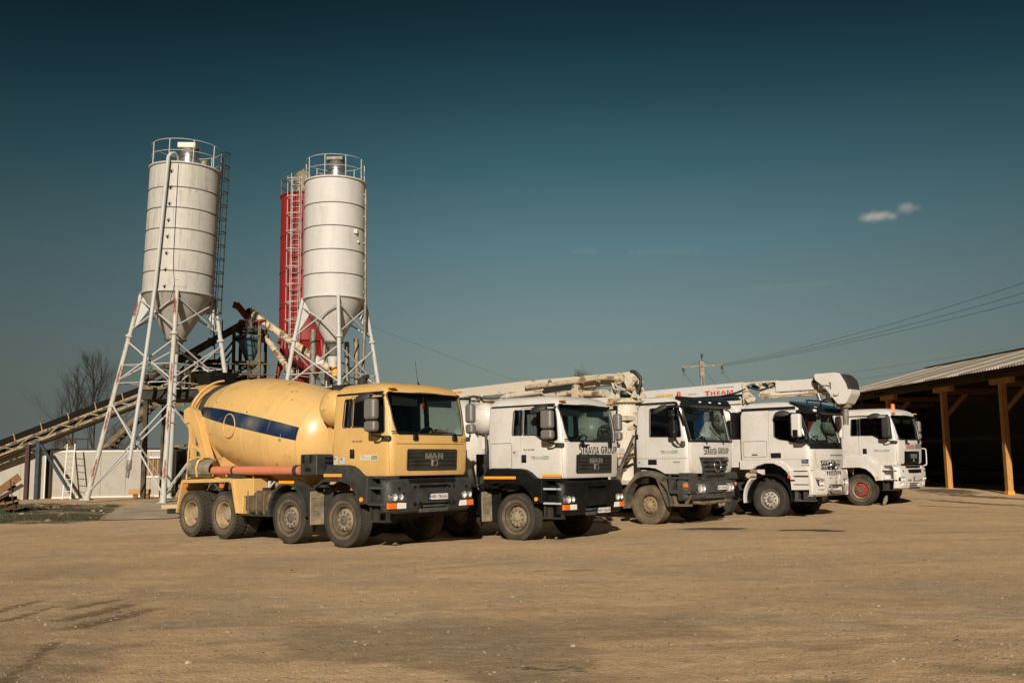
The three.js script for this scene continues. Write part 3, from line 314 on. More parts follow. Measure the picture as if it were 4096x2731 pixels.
{ // long belt conveyor from the left edge up to the platform
  const t = thing('belt_conveyor', [-25.28, 2.96, -48.75], 0, 'long inclined belt conveyor climbing from the left edge to the plant', 'conveyor'), sl = 0.376;
  const P = (s, dy, z) => [s, s * sl + dy, z], s0 = -6, s1 = 9.9;
  part('belt', [beam(P(s0, -0.02, 0), P(s1, -0.02, 0), 0.8, 0.05)], M.belt, t); part('belt_cover', [beam(P(s0, -0.12, 0.46), P(s1, -0.12, 0.46), 0.03, 0.3)], M.belt, t);
  for (const z of [0.44, -0.44]) { for (const dy of [-0.33, -0.7]) part('chord', [beam(P(s0, dy, z), P(s1, dy, z), 0.07, 0.09)], z < 0 ? M.plant : M.conveyorTan, t); }
  for (let k = 0; k < 22; k++) { const s = s0 + k * 0.7; part('lattice_bar', [beam(P(s, k % 2 ? -0.33 : -0.7, 0.44), P(s + 0.7, k % 2 ? -0.7 : -0.33, 0.44), 0.045, 0.05)], M.conveyorTan, t); }
  for (let k = 0; k < 12; k++) { const s = s0 + 0.4 + k * 1.3; part('idler_bracket', [beam(P(s, 0.12, 0.5), [s + 0.12, s * sl - 0.33, 0.5], 0.09, 0.05)], M.conveyorTan, t); }
  part('return_belt', [beam(P(s0, -0.8, 0), P(s1, -0.8, 0), 0.7, 0.05)], M.plant, t);
  for (const [x, m] of [[1.6, M.maroon], [2.1, M.steelBlue]]) part('post', [bb(x - 0.09, x + 0.09, -2.8, x * sl - 0.7, 0.3, 0.5)], m, t);
  part('brace', [beam([2.2, -0.1, 0.4], [4.0, -2.75, 0.5], 0.1, 0.13)], M.steelBlue, t); part('head_drum', [rod(P(s1, -0.1, -0.45), P(s1, -0.1, 0.45), 0.25, 0.25, 16)], M.plantDark, t);
}
{
  const t = thing('plant_stair', [-21.7, 2.85, -53], 0, 'dark steel stair with handrail beside the conveyor', 'stair'), n = 13; t.scale.setScalar(1.09);
  part('stringer', [beam([-0.6, -0.6, 0.3], [2.2, 2.05, 0.3], 0.06, 0.22), beam([2.1, 2.05, 0.3], [3.8, 2.0, 0.3], 0.06, 0.22)], M.plantTan, t); part('stringer', [beam([-0.6, -0.6, -0.4], [2.2, 2.05, -0.4], 0.06, 0.22)], M.plant, t);
  for (let i = 0; i < n; i++) part('tread', [box(0.24, 0.04, 0.7, -0.5 + i * 0.21, -0.62 + i * 0.2, -0.05)], M.plantDark, t);
  part('handrail', [rod([-0.6, 0.3, -0.4], [1.6, 2.4, -0.4], 0.022), rod([-0.6, 0, -0.4], [1.6, 2.1, -0.4], 0.018)], M.plant, t); for (let i = 0; i < 4; i++) part('handrail_post', [rod([-0.5 + i * 0.6, -0.5 + i * 0.58, -0.4], [-0.5 + i * 0.6, 0.42 + i * 0.58, -0.4], 0.024)], M.plant, t);
  part('support', [rod([-2.6, -0.3, 0], [-1.0, -0.3, 0], 0.03), rod([-2.6, 0.35, 0], [-0.7, 0.35, 0], 0.03), ...[-2.6, -2.2, -1.6, -1.0].map((x) => rod([x, -2.5, 0], [x, 0.36, 0], 0.03))], M.maroon, t);
}

// ---------------------------------------------------------------- cabins, bins, piles and yard clutter on the left
function cabin(pos, yaw, w, label, win) {
  const t = thing('site_cabin', pos, yaw, label, 'cabin'), d = 2.4, h = 2.38, n = 5;
  part('body', [bb(0.01, w - 0.01, 0.1, h, -d, -0.06)], M.panel, t);
  for (let i = 0; i < n; i++) { const a = i * w / n, b = (i + 1) * w / n - 0.012, wx0 = w - 1.58, wx1 = w - 0.36; if (win && b > wx0 && a < wx1) { for (const [p, q, e, f] of [[a, b, 0.12, 1.0], [a, b, 2.08, h], [a, max(a, wx0), 1.0, 2.08], [min(b, wx1), b, 1.0, 2.08]]) if (q - p > 0.01) part('wall_panel', [bb(p, q, e, f, -0.06, 0)], M.panel, t); } else part('wall_panel', [bb(a, b, 0.12, h, -0.06, 0)], M.panel, t); }
  part('base_frame', [bb(-0.02, w + 0.02, 0, 0.12, -d - 0.02, 0.03)], M.trimW, t); part('roof', [bb(-0.06, w + 0.06, h + 0.06, h + 0.12, -d - 0.08, 0.1)], M.plantDark, t); part('fascia', [bb(0, w, h - 0.06, h + 0.06, -0.05, 0.03)], M.trimW, t);
  for (const x of [0, w]) part('corner_post', [bb(x - 0.03, x + 0.03, 0.1, h, -0.05, 0.025)], M.trimW, t);
  part('shaded_side_wall', [bb(w - 0.008, w + 0.004, 0.1, h, -d, -0.06)], M.plantDark, t);  // dark sheet over the cream end: its shade put into the colour
  if (win) {
    const x0 = w - 1.58, x1 = w - 0.36, y0 = 1.0, y1 = 2.08, f = part('window', [bb(x0, x1, y0, y0 + 0.1, -0.03, 0.04), bb(x0, x1, y1 - 0.1, y1, -0.03, 0.04), bb(x0, x0 + 0.1, y0 + 0.1, y1 - 0.1, -0.03, 0.04), bb(x1 - 0.1, x1, y0 + 0.1, y1 - 0.1, -0.03, 0.04)], M.trimW, t);
    part('curtain', [grid(60, 2, (u, v) => [mix(x0 + 0.08, x1 - 0.08, u), mix(y0 + 0.08, y1 - 0.08, v), -0.045 + 0.012 * sin(u * 55) + 0.006 * sin(u * 23)])], mat([0.3, 0.14, 0.035], 0.9, { side: THREE.DoubleSide }), f); part('pane', [bb(x0 + 0.09, x1 - 0.09, y0 + 0.09, y1 - 0.09, -0.012, -0.008)], M.lens, f);
    for (let i = 0; i < 4; i++) part('window_bar', [rod([x0 + 0.28 + i * 0.23, y0 - 0.05, 0.06], [x0 + 0.28 + i * 0.23, y1 + 0.05, 0.06], 0.011, 0.011, 5)], M.trimW, f);
  }
  return t;
}
cabin([-23.15, 0.16, -49.6], R(13), 5.95, 'cream panel site cabin with a curtained window, behind the left silo', true);
cabin([-29.35, 0.1, -49.4], R(1), 6.0, 'second cream cabin at the left edge, under the conveyor', false);
{
  const t = thing('aluminium_ladder', [-21.75, 0.15, -48.0], 0, 'bright aluminium ladder leaning against the cream cabin', 'ladder');
  for (const [a, b] of [[0, -0.34], [0.38, 0.04]]) part('rail', [beam([a, 0.02, 0], [b, 2.72, -1.05], 0.05, 0.07)], M.trimW, t);
  for (let i = 0; i < 9; i++) { const k = 0.05 + i * 0.105; part('rung', [rod([-0.34 * k, 2.72 * k, -1.05 * k], [0.38 - 0.34 * k, 2.72 * k, -1.05 * k], 0.018)], M.trimW, t); }
}
{ const t = thing('timber_bench', [-18.5, 0.22, -47.9], R(12), 'low bench of new timber below the cabin window', 'bench'); part('seat', [bb(0, 0.98, 0.2, 0.42, -0.1, 0.25)], M.timber, t); for (const x of [0.2, 0.55, 0.75]) part('block', [bb(x, x + 0.2, 0, 0.2, -0.05, 0.18)], M.timberOld, t); }
{
  const t = thing('aggregate_bin', [-22, 0.15, -53.5], R(6), 'aggregate bin with dark walls and sand heaps behind the cabins', 'bin'); part('wall', [bb(-4.6, 3.6, 0, 2.55, 1.0, 1.2)], M.plantDark, t); part('wall', [bb(3.4, 3.6, 0, 2.55, -3, 1.0)], M.plantDark, t);
  const mound = (x, z, r, h, s) => part('sand_heap', [grid(36, 12, (u, v) => { const a = u * 2 * PI, q = v * r * (0.9 + 0.2 * vn(u * 6, 1, s)); return [x + cos(a) * q, 1.5 + h * (1 - v) ** 0.92 + 0.08 * (fbm(cos(a) * v * 5 + 9, sin(a) * v * 5 + 9, 3, s) - 0.5), z + sin(a) * q * 0.6]; })], M.sand, t);
  mound(-2.1, -0.4, 2.4, 1.35, 201); mound(-0.1, -0.5, 2.1, 1.5, 202); mound(3.2, -0.4, 2.0, 1.4, 203); mound(1.6, -0.8, 2.2, 1.0, 204);
}
{ const heap = (x, z) => max(0, 2.7 - abs(x + 15.4) * 0.25 - max(0, z + 52.4) * 1.4); scatter('rubble_heap', 'heap of broken pale stone behind the cabin and yellow truck', 900, rock(5, 1, 0.4), mat(0xffffff, 0.95, { map: T.grime }), (o) => { const x = rr(-18.8, -11.5), z = -52.4 + 1.9 * rnd() ** 0.8, s = rr(0.1, 0.27); o.position.set(x, heap(x, z) * rnd() ** 0.35, z); o.scale.set(s * rr(0.9, 1.5), s * rr(0.7, 1.1), s); o.rotation.set(rr(0, 6), rr(0, 6), rr(0, 6)); }, () => { const k = rr(0.5, 1.1); return [0.5 * k, 0.4 * k, 0.28 * k]; });
  const t = thing('steel_frame', [-16.4, 0.2, -48.9], 0, 'brown steel support frame and posts beside the cabin end', 'frame'); for (const x of [0.6, 1.15, 2.3]) part('post', [bb(x - 0.07, x + 0.07, 0, 2.3, -0.1, 0.1)], M.plant, t); part('beam', [beam([-0.4, 2.5, 0.1], [2.6, 2.62, 0.1], 0.12, 0.12)], M.plantTan, t); part('brace', [beam([0.3, 2.4, 0.15], [2.2, 0.1, 0.15], 0.08, 0.08)], M.plant, t); part('brace', [beam([2.3, 2.4, 0.15], [0.7, 0.1, 0.15], 0.08, 0.08)], M.plant, t); part('barrel_stack', [bb(0.0, 0.35, 0.05, 1.2, -0.5, -0.2), bb(0.75, 1.05, 0.05, 1.35, -0.5, -0.2), bb(1.4, 1.9, 0.05, 1.2, -0.6, -0.2)], M.plantDark, t); }
{ const t = thing('corrugated_pipe', [-12.14, 0.2, -34.4], 0.15, 'short length of tan corrugated pipe lying behind the yellow truck', 'pipe'); const g = lathe([...Array.from({ length: 50 }, (_, i) => [0.1 + (i % 2) * 0.008, i * 0.024]), [0.08, 1.2], [0.08, 0], [0.1, 0]], 20); part('tube', [g.rotateZ(-PI / 2).translate(0, 0.1, 0)], mat([0.42, 0.32, 0.19], 0.8), t); }
{ // lumber heap at the left edge, boards darkened in place of a cast shadow
  const t = thing('lumber_pile', [-18.3, 0.05, -36], 0.1, 'untidy pile of weathered boards at the left edge with shade in their colour', 'lumber');
  const B = [[[-0.9, 0.35, 0.1], [0.42, 1.35, 0.1], M.timberOld, 0.26], [[-0.9, 0.15, 0.25], [0.62, 1.05, 0.3], M.timberDark, 0.12], [[-1, 0.9, -0.2], [0.2, 0.95, -0.2], M.timberDark, 0.18], [[-1, 0.5, -0.3], [0.25, 0.55, -0.2], M.timberDark, 0.2], [[-1, 0.12, 0.3], [0.55, 0.52, 0.35], M.timberOld, 0.07], [[-1, 0.0, 0.1], [0.4, 0.3, 0.2], M.timberDark, 0.16], [[-1, 0.25, 0.35], [0.1, 0.42, 0.4], M.timberOld, 0.08], [[-1.2, 0.05, -0.4], [0.35, 0.2, -0.4], M.timberDark, 0.3], [[-1.2, 0.35, -0.5], [0.2, 0.4, -0.5], M.timberDark, 0.3]];
  for (const [a, b, m, w] of B) part('board', [beam(a, b, 0.06, w)], m, t); part('stake', [rod([0.45, -0.1, 0.45], [0.22, 1.25, 0.4], 0.02)], M.timberDark, t); part('tarpaulin', [grid(10, 6, (u, v) => [mix(-1.3, 0.45, u), 0.32 * (1 - u * u) * (1 - v) + 0.03 * vn(u * 5, v * 5, 3), mix(0.3, 0.95, v)])], mat([0.03, 0.06, 0.03], 0.8, { side: THREE.DoubleSide }), t); part('trestle', [bb(-0.8, -0.66, 0, 0.85, -0.1, 0.05), bb(-0.1, 0.02, 0, 0.7, -0.1, 0.05)], M.timberDark, t);
}

// ---------------------------------------------------------------- trees
function tree(pos, h, spread, label, o = {}) {
  const t = thing(o.leaf ? 'leafy_tree' : 'bare_tree', pos, 0, label, 'tree', o.group), trunk = [], br = [], tips = [];
  const grow = (p, d, L, r, lv) => { const n = lv ? 3 : 9; let a = p.clone(); for (let i = 0; i < n; i++) { const b = a.clone().addScaledVector(d, L / n); (lv ? br : trunk).push(rod(a, b, r * (1 - i * 0.6 / n), r * (1 - (i + 1) * 0.6 / n), lv > 2 ? 3 : 5)); d = d.clone().add(V(rr(-0.13, 0.13), rr(-0.02, 0.12), rr(-0.13, 0.13))).normalize(); if (lv < 5 && (lv || i > (o.leaf ? 3 : 1))) { const m = lv ? (lv > 2 ? 1 : rnd() < 0.5 ? 2 : 1) : 2; for (let k = 0; k < m; k++) { const az = rr(0, 6.28), el = lv ? 0.9 : rr(0.8, 1.2), q = V(cos(az), 0, sin(az)); const nd = d.clone().multiplyScalar(el).addScaledVector(q, spread).normalize(); grow(b, nd, L * (lv ? rr(0.5, 0.7) : rr(0.3, 0.4) * (1.15 - i * 0.1)), r * 0.5, lv + 1); } } a = b; } if (lv > 1) tips.push(a); };
  grow(V(0, 0, 0), V(rr(-0.03, 0.03), 1, 0).normalize(), h * (o.leaf ? 0.62 : 0.86), h * 0.008, 0);
  part('trunk', trunk, M.bark, t); part('crown', br, M.bark, t);
  if (o.leaf) { const g = []; tips.forEach((p) => { for (let k = 0; k < 1; k++) { const s = rr(0.05, 0.1), q = new THREE.PlaneGeometry(s, s * 0.6); q.rotateX(rr(0, 6)); q.rotateY(rr(0, 6)); q.translate(p.x + rr(-0.25, 0.25), p.y + rr(-0.25, 0.25), p.z + rr(-0.25, 0.25)); g.push(q); } }); part('leaves', g, mat([0.09, 0.1, 0.035], 0.8, { side: THREE.DoubleSide }), t); }
  return t;
}
tree([-31.8, 0, -75], 10.4, 0.36, 'taller bare tree behind the conveyor and cabins'); tree([-33.5, 0, -75.5], 9.0, 0.36, 'lower bare tree to the left of the taller one', {}); tree([-29.6, 0, -74], 5.0, 0.6, 'short bare shrub-like tree low behind the left silo legs'); tree([-34.2, 0, -74], 5.0, 0.8, 'short bare tree behind the first sand heap');
tree([5.4, 0, -80], 12.2, 0.62, 'budding tree top showing above the pump boom', { leaf: 1 }); tree([8.2, 0, -82], 10.0, 0.6, 'small budding tree top left of the pump turret', { leaf: 1 }); tree([-9.7, 0, -72], 9.8, 0.8, 'budding tree top low beside the right silo legs', { leaf: 1 });

// ---------------------------------------------------------------- utility pole and wires
{
  const t = thing('utility_pole', [14.49, 0, -75], 0, 'concrete utility pole with a cross arm, behind the conveyor truck', 'pole');
  part('post', [new THREE.CylinderGeometry(0.19, 0.34, 6.6, 4, 1).rotateY(PI / 4).translate(0, 3.3, 0), bb(-0.15, -0.06, 6.55, 8.1, -0.1, 0.1), bb(0.06, 0.15, 6.55, 8.1, -0.1, 0.1), bb(-0.16, 0.16, 8.05, 9.32, -0.12, 0.12)], M.concretePole, t); part('cross_arm', [beam([-1.5, 8.82, 0.16], [1.55, 8.98, 0.16], 0.09, 0.1)], M.concretePole, t); part('tie_rod', [rod([-1.2, 8.84, 0.16], [0, 9.32, 0.14], 0.012), rod([1.2, 8.96, 0.16], [0, 9.32, 0.14], 0.012)], M.wire, t);
  const ins = (x, y) => part('insulator', [lathe([[0.01, y - 0.28], [0.1, y - 0.25], [0.06, y - 0.18], [0.11, y - 0.12], [0.06, y - 0.05], [0.1, y], [0.01, y + 0.02]], 12).translate(x, 0, 0.16)], M.wire, t); ins(-1.45, 8.76); ins(1.5, 8.9); ins(0, 9.82); part('top_pin', [rod([0, 9.3, 0.05], [0, 9.6, 0.05], 0.03)], M.wire, t); part('jumper_wire', [tube([[1.5, 8.6, 0.16], [1.45, 8.25, 0.16], [1.6, 8.35, 0.2], [1.62, 8.7, 0.2]], 0.014, 16, 4), tube([[-1.45, 8.5, 0.16], [-1.5, 8.1, 0.16], [-1.35, 8.2, 0.2], [-1.35, 8.6, 0.2]], 0.014, 16, 4)], M.wire, t);
  const W = (label, a, b, sag, r = 0.010) => { const o = thing('power_line', a, 0, label, 'power line'); const q = (k) => [(b[0] - a[0]) * k, (b[1] - a[1]) * k - sag * 4 * k * (1 - k), (b[2] - a[2]) * k]; part('cable', [tube([0, 0.2, 0.4, 0.6, 0.8, 1].map(q), r, 60, 5)], M.wire, o); };
  W('upper power line from the pole arm to the right edge', [15.95, 9.0, -75], [25, 10.05, -40], 0.45); W('middle power line from the pole arm to the right edge', [16.1, 8.95, -74.9], [25, 9.5, -40], 0.4); W('third power line just below the upper pair, reaching the right edge', [16.15, 8.85, -74.8], [25.3, 9.1, -40], 0.3);
  W('lower power line passing above the shed roof', [14.6, 6.9, -75], [41, 10.5, -75], 0.15); W('lowest power line just above the shed roof ridge', [14.6, 6.3, -75], [41, 9.9, -75], 0.15);
  W('thin stay wire slanting left off the pole arm', [13.05, 8.45, -75], [17.8, 4.4, -82], 0); W('thin stay wire slanting down from the middle of the pole', [14.7, 8.6, -75], [19.5, 4.4, -82], 0); W('thin stay wire slanting down off the right end of the arm', [16.0, 8.5, -75], [21.2, 4.4, -82], 0);
  W('thin cable running from the right silo down behind the trucks', [-7.1, 8.6, -49], [0.5, 5.9, -52], 0.05, 0.006);
}

// ---------------------------------------------------------------- timber shed on the right
{
  const t = thing('timber_shed', [19.25, 0.2, -44], 0, 'open timber shed with a corrugated roof at the right edge', 'shed'); t.rotation.y = Math.atan(0.076);
  const Hp = 4.44, posts = [-11, -5.4, 0, 4.62, 9.4, 14.2, 19, 24];  // near bays run on unseen, added to keep sun out of the interior
  for (const z of posts) {
    const p = part('post', [bb(-0.11, 0.11, 0.14, Hp, z - 0.11, z + 0.11)], M.timberPost, t); part('post_shoe', [rb(-0.14, 0.14, 0.0, 0.17, z - 0.14, z + 0.14, 0.02)], M.orange, p);
    part('corbel', [prism([[z - 0.75, Hp], [z - 0.72, Hp - 0.02], [z + 0.72, Hp - 0.02], [z + 0.75, Hp], [z + 0.75, Hp + 0.2], [z - 0.75, Hp + 0.2]].map(([a, b]) => [-a, b]), -0.1, 0.1).rotateY(PI / 2)], M.timber, t);
    part('knee_brace', [beam([0.1, Hp - 1.05, z], [1.05, Hp - 0.1, z], 0.14, 0.16)], M.timber, t); part('tie_beam', [bb(0.12, 5.6, Hp - 0.12, Hp + 0.1, z - 0.08, z + 0.08)], M.timberOld, t);
    part('rafter', [beam([-0.75, Hp + 0.27, z], [5.5, Hp + 0.27 + 6.25 * 0.262, z], 0.12, 0.16)], M.timberDark, t);
  }
  part('eave_beam', [bb(-0.1, 0.1, Hp + 0.2, Hp + 0.42, -12, 25)], M.timberDark, t);  // beams under the eave darkened: overhang shadow put into the wood colour
  for (let k = 0; k < 6; k++) { const x = -0.7 + k * 1.2; part('purlin', [bb(x - 0.05, x + 0.05, Hp + 0.36 + (x + 0.75) * 0.262, Hp + 0.44 + (x + 0.75) * 0.262, -12, 25)], M.timberDark, t); }
  part('added_lining', [beam([-0.9, Hp + 0.405 - 0.04, 7], [5.4, Hp + 0.405 - 0.04 + 6.3 * 0.262, 7], 37, 0.03)], M.shedShade, t);  // dark board added to shut out sky between sheets and rafters
  const sheet = (w, len) => { const prof = []; for (let i = 0; i < 5; i++) prof.push([i * w / 5, 0], [i * w / 5 + 0.02, 0.06], [i * w / 5 + 0.07, 0.06], [i * w / 5 + 0.09, 0]); prof.push([w, 0]); return prism([...prof, ...prof.map(([a, b]) => [a, b - 0.012]).reverse()], 0, len); };
  const sg = sheet(1.0, 6.7); sg.rotateY(PI / 2); sg.rotateZ(Math.atan(0.262)); boxUV(clean(sg)); const sgc = boxUV(clean(sg));
  for (let k = 0; k < 37; k++) { const o = part('roof_sheet', sgc, [M.roof, M.roofD, M.roofL, M.roof, M.roofD, M.roof, M.roofL][(k * 5 + (k % 4)) % 7], t); o.position.set(-0.95, Hp + 0.44 + 0.005 * (k % 2), -11 + k * 1.0); }
  part('ridge_cap', [bb(5.35, 5.65, Hp + 0.44 + 6.5 * 0.262 + 0.06, Hp + 0.44 + 6.5 * 0.262 + 0.1, -12.1, 26)], M.maroon, t);
  part('roof_slope', [beam([5.5, Hp + 0.42 + 6.45 * 0.262, 7], [11.5, Hp + 0.6, 7], 38, 0.06)], M.roofD, t);
  part('back_wall', [bb(11.2, 11.35, 0, 4.9, -12, 26)], M.shedShade, t); part('end_wall', [prism([[0.2, 0.3], [11.2, 0.3], [11.2, 4.9], [5.4, 6.3], [0.2, 4.9]], -12, -11.9)], M.shedShade, t); part('end_wall', [bb(-0.1, 11.2, 0, 5.6, 25.9, 26.1)], M.shedShade, t); part('near_wall', [bb(5.2, 5.3, 0, 6.05, -11.9, 25.9)], M.shedShade, t);
  for (const y of [0.9, 2.5, 3.9]) part('wall_rail', [bb(0.3, 5.2, y, y + 0.16, -11.9, -11.8)], M.timberDark, t);
  part('plinth_board', [bb(-0.5, 1.4, 0.35, 0.75, -10.6, -10.5)], M.timber, t); part('plinth_wall', [bb(-0.5, 1.4, -0.1, 0.35, -10.7, -10.56), prism([[-0.4, 0.75], [0.35, 0.75], [0.0, 1.5], [-0.15, 1.75], [-0.35, 1.7]], -10.68, -10.6)], M.panel, t); part('side_board', [bb(3.2, 3.26, 0.6, 0.85, -10, 25)], M.shedShade, t); part('side_board', [bb(3.2, 3.26, 2.3, 2.5, -10, 25)], M.shedShade, t);
  part('sheeting', [bb(0.3, 0.36, 0.7, 5.2, -11.8, -11.6), bb(1.35, 1.41, 0.7, 5.2, -11.8, -11.6), bb(0.3, 2.4, 3.1, 3.14, -11.8, -11.6), bb(0.3, 2.6, 1.55, 1.6, -11.8, -11.6)], M.concretePole, t);
}

// ---------------------------------------------------------------- wheels
const TY = {};
{
  const sec = (r, w, sw) => [[r * 0.545, -w * 0.72], [r * 0.6, -w * 0.86], [r * 0.78, -w * 1.03], [r * 0.9, -w * 1.0], [r * 0.955, -w * 0.92], [r * 0.975, -w * 0.8], [r * 0.985, -w * 0.5], [r * 0.987, 0], [r * 0.985, w * 0.5], [r * 0.975, w * 0.8], [r * 0.955, w * 0.92], [r * 0.9, w * 1.0], [r * 0.78, w * 1.03], [r * 0.6, w * 0.86], [r * 0.545, w * 0.72]];
  const carc = (r, w) => lathe(sec(r, w), 64).rotateX(PI / 2);
  const lug = (r, z, a, ww, l, sk, h) => { const g = new THREE.BoxGeometry(l, h, ww); g.rotateY(sk); g.translate(0, r - h / 2, z); g.rotateZ(a); return g; };
  const block = [carc(0.535, 0.158)], road = [carc(0.54, 0.162)];
  for (let i = 0; i < 34; i++) { const a = i * 2 * PI / 34; for (const s of [1, -1]) { block.push(lug(0.54, s * 0.098, a + (s > 0 ? 0 : PI / 34), 0.115, 0.062, s * 0.35, 0.028)); block.push(lug(0.54, s * 0.022, a + PI / 34 * (s > 0 ? 0.8 : 1.9), 0.05, 0.05, -s * 0.3, 0.022)); } }
  for (let i = 0; i < 52; i++) { const a = i * 2 * PI / 52; for (const z of [-0.125, 0.125]) road.push(lug(0.539, z, a, 0.06, 0.055, 0, 0.02)); for (const z of [-0.066, 0, 0.066]) road.push(lug(0.541, z, a + PI / 52, 0.052, 0.058, 0.25, 0.016)); }
  for (const s of [1, -1]) for (const q of [[0.455, 0.008], [0.405, 0.006], [0.33, 0.008]]) { const g = new THREE.TorusGeometry(q[0], q[1], 5, 48).translate(0, 0, s * (q[0] > 0.43 ? 0.161 : q[0] > 0.36 ? 0.163 : 0.145)); block.push(g); road.push(g.clone()); }
  TY.wall = merge([lathe([[0.315, 0.132], [0.33, 0.145], [0.4, 0.1625], [0.425, 0.1645], [0.45, 0.163], [0.465, 0.159]], 56).rotateX(PI / 2)]); TY.block = merge(block); TY.road = merge(road);
  const face = (r0, r1, hr, n, hs) => { const s = new THREE.Shape(); s.absarc(0, 0, r1, 0, 2 * PI, false); if (r0) { const h = new THREE.Path(); h.absarc(0, 0, r0, 0, 2 * PI, true); s.holes.push(h); } for (let i = 0; i < n; i++) { const a = (i + 0.5) * 2 * PI / n, p = new THREE.Path(); p.absellipse(cos(a) * hr, sin(a) * hr, hs, hs * 0.78, 0, 2 * PI, true, a + PI / 2); s.holes.push(p); } return new THREE.ExtrudeGeometry(s, { depth: 0.012, bevelEnabled: false, curveSegments: 40 }); };
  const rimRing = lathe([[0.285, -0.13], [0.30, -0.135], [0.30, -0.12], [0.275, -0.09], [0.265, 0.0], [0.275, 0.09], [0.3, 0.125], [0.308, 0.142], [0.296, 0.148], [0.285, 0.135], [0.262, 0.1], [0.25, 0], [0.262, -0.1], [0.285, -0.13]], 48).rotateX(PI / 2);
  const nuts = (r, z, n = 10) => Array.from({ length: n }, (_, i) => { const a = i * 2 * PI / n; return new THREE.CylinderGeometry(0.024, 0.024, 0.05, 6).rotateX(PI / 2).translate(cos(a) * r, sin(a) * r, z); });
  TY.ring = merge([rimRing]); TY.rimF = merge([face(0.1, 0.205, 0.17, 0, 0.02).translate(0, 0, 0.10), lathe([[0.2, 0.108], [0.212, 0.1], [0.218, 0.08], [0.245, 0.02]], 48).rotateX(PI / 2), (() => { const g = face(0.19, 0.275, 0.234, 10, 0.04); const p = g.attributes.position; for (let i = 0; i < p.count; i++) { const r = hypot(p.getX(i), p.getY(i)); p.setZ(i, p.getZ(i) + mix(0.06, 0.015, (r - 0.19) / 0.085)); } g.computeVertexNormals(); return g; })(), ]); TY.nutsF = merge(nuts(0.168, 0.12).map((g) => g.scale(1, 1, 1))); TY.nutsF.computeBoundingSphere();
  TY.hubF = merge([lathe([[0.105, 0.06], [0.105, 0.13], [0.09, 0.14], [0.06, 0.142], [0.055, 0.155], [0.01, 0.158]], 28).rotateX(PI / 2), ...Array.from({ length: 8 }, (_, i) => new THREE.CylinderGeometry(0.01, 0.01, 0.02, 6).rotateX(PI / 2).translate(cos(i * PI / 4) * 0.075, sin(i * PI / 4) * 0.075, 0.145))]);
  TY.drum = merge([new THREE.CylinderGeometry(0.255, 0.255, 0.04, 32).rotateX(PI / 2)]); TY.rimF.userData = {};  // plain disc for behind the wheel holes, to stand for their shade
  TY.rimR = merge([rimRing, lathe([[0.262, 0.1], [0.245, 0.06], [0.24, -0.06], [0.2, -0.09], [0.14, -0.095]], 48).rotateX(PI / 2), face(0, 0.2, 0.16, 0, 0.02).translate(0, 0, -0.095), ...nuts(0.17, -0.07)]);
  TY.hubR = merge([lathe([[0.14, -0.09], [0.14, 0.03], [0.125, 0.045], [0.11, 0.05], [0.01, 0.055]], 28).rotateX(PI / 2), ...Array.from({ length: 10 }, (_, i) => new THREE.CylinderGeometry(0.011, 0.011, 0.02, 6).rotateX(PI / 2).translate(cos(i * PI / 5) * 0.11, sin(i * PI / 5) * 0.11, 0.05))]);
}
function wheel(t, x, kind, ty, rim, hub, s = 1, turn = 0, ringM) {          // s: +1 the side facing the camera
  const w = new THREE.Group(); w.name = 'wheel'; w.position.set(x, 0.54, s * 1.035); w.rotation.set(0, (s < 0 ? PI : 0) + turn, 0); t.add(w);
  const rz = rr(0, 6);
  const add = (n, g, m, z = 0) => { const o = part(n, g, m, w); o.rotation.z = rz; o.position.z = z; return o; };
  add('tyre', kind === 'rear' ? TY.block : TY.road, ty); add('sidewall', TY.wall, ty === M.tyreClean ? M.tyre : ty === M.tyreMud ? M.tyreMud : M.tyreDust); add('rim', kind === 'rear' ? TY.rimR : TY.rimF, rim); if (kind !== 'rear') { add('rim_flange', TY.ring, ringM ?? (rim === M.rimWhite ? M.dullSteel : M.rimShade)); add('wheel_nuts', TY.nutsF, M.nutDark); } add('hub', kind === 'rear' ? TY.hubR : TY.hubF, hub); if (kind !== 'rear') add('hole_shade_disc', TY.drum, M.chassis);  // dark disc added behind the rim holes in place of their shade
  if (kind === 'rear') add('inner_tyre', TY.block, ty, -0.36);
  return w;
}

// ---------------------------------------------------------------- lettering
const logoDraw = (c1, c2) => (g, w, h) => {
  g.clearRect(0, 0, w, h); g.strokeStyle = c1; g.fillStyle = c1; g.lineWidth = h * 0.085; g.lineJoin = 'miter';
  const S = (pts) => { g.beginPath(); pts.forEach(([x, y], i) => i ? g.lineTo(x * h, y * h) : g.moveTo(x * h, y * h)); g.stroke(); };
  const F = (pts) => { g.beginPath(); pts.forEach(([x, y], i) => i ? g.lineTo(x * h, y * h) : g.moveTo(x * h, y * h)); g.closePath(); g.fill(); };
  g.lineWidth = h * 0.12; S([[1.6, 0.1], [0.1, 0.1], [0.12, 0.4], [0.42, 0.6], [0.4, 0.9], [0.06, 0.93]]); S([[0.2, 0.24], [1.3, 0.24]]); g.lineWidth = h * 0.15; S([[0.68, 0.16], [0.68, 0.98]]);
  g.font = `bold ${h * 0.98}px sans-serif`; g.save(); g.translate(h * 0.86, h * 0.97); g.scale(h * 2.2 / g.measureText('RAVIA').width, 1); g.fillText('RAVIA', 0, 0); g.restore();
  g.fillStyle = c2; g.font = `bold ${h * 0.95}px sans-serif`; g.save(); g.translate(h * 3.35, h * 0.9); g.scale((w - h * 3.4) / g.measureText('GROUP').width, 1); g.fillText('GROUP', 0, 0); g.restore();
};
const decalMat = (t, o = {}) => new THREE.MeshStandardMaterial({ map: t, roughness: 0.6, transparent: true, alphaTest: 0.35, ...o });
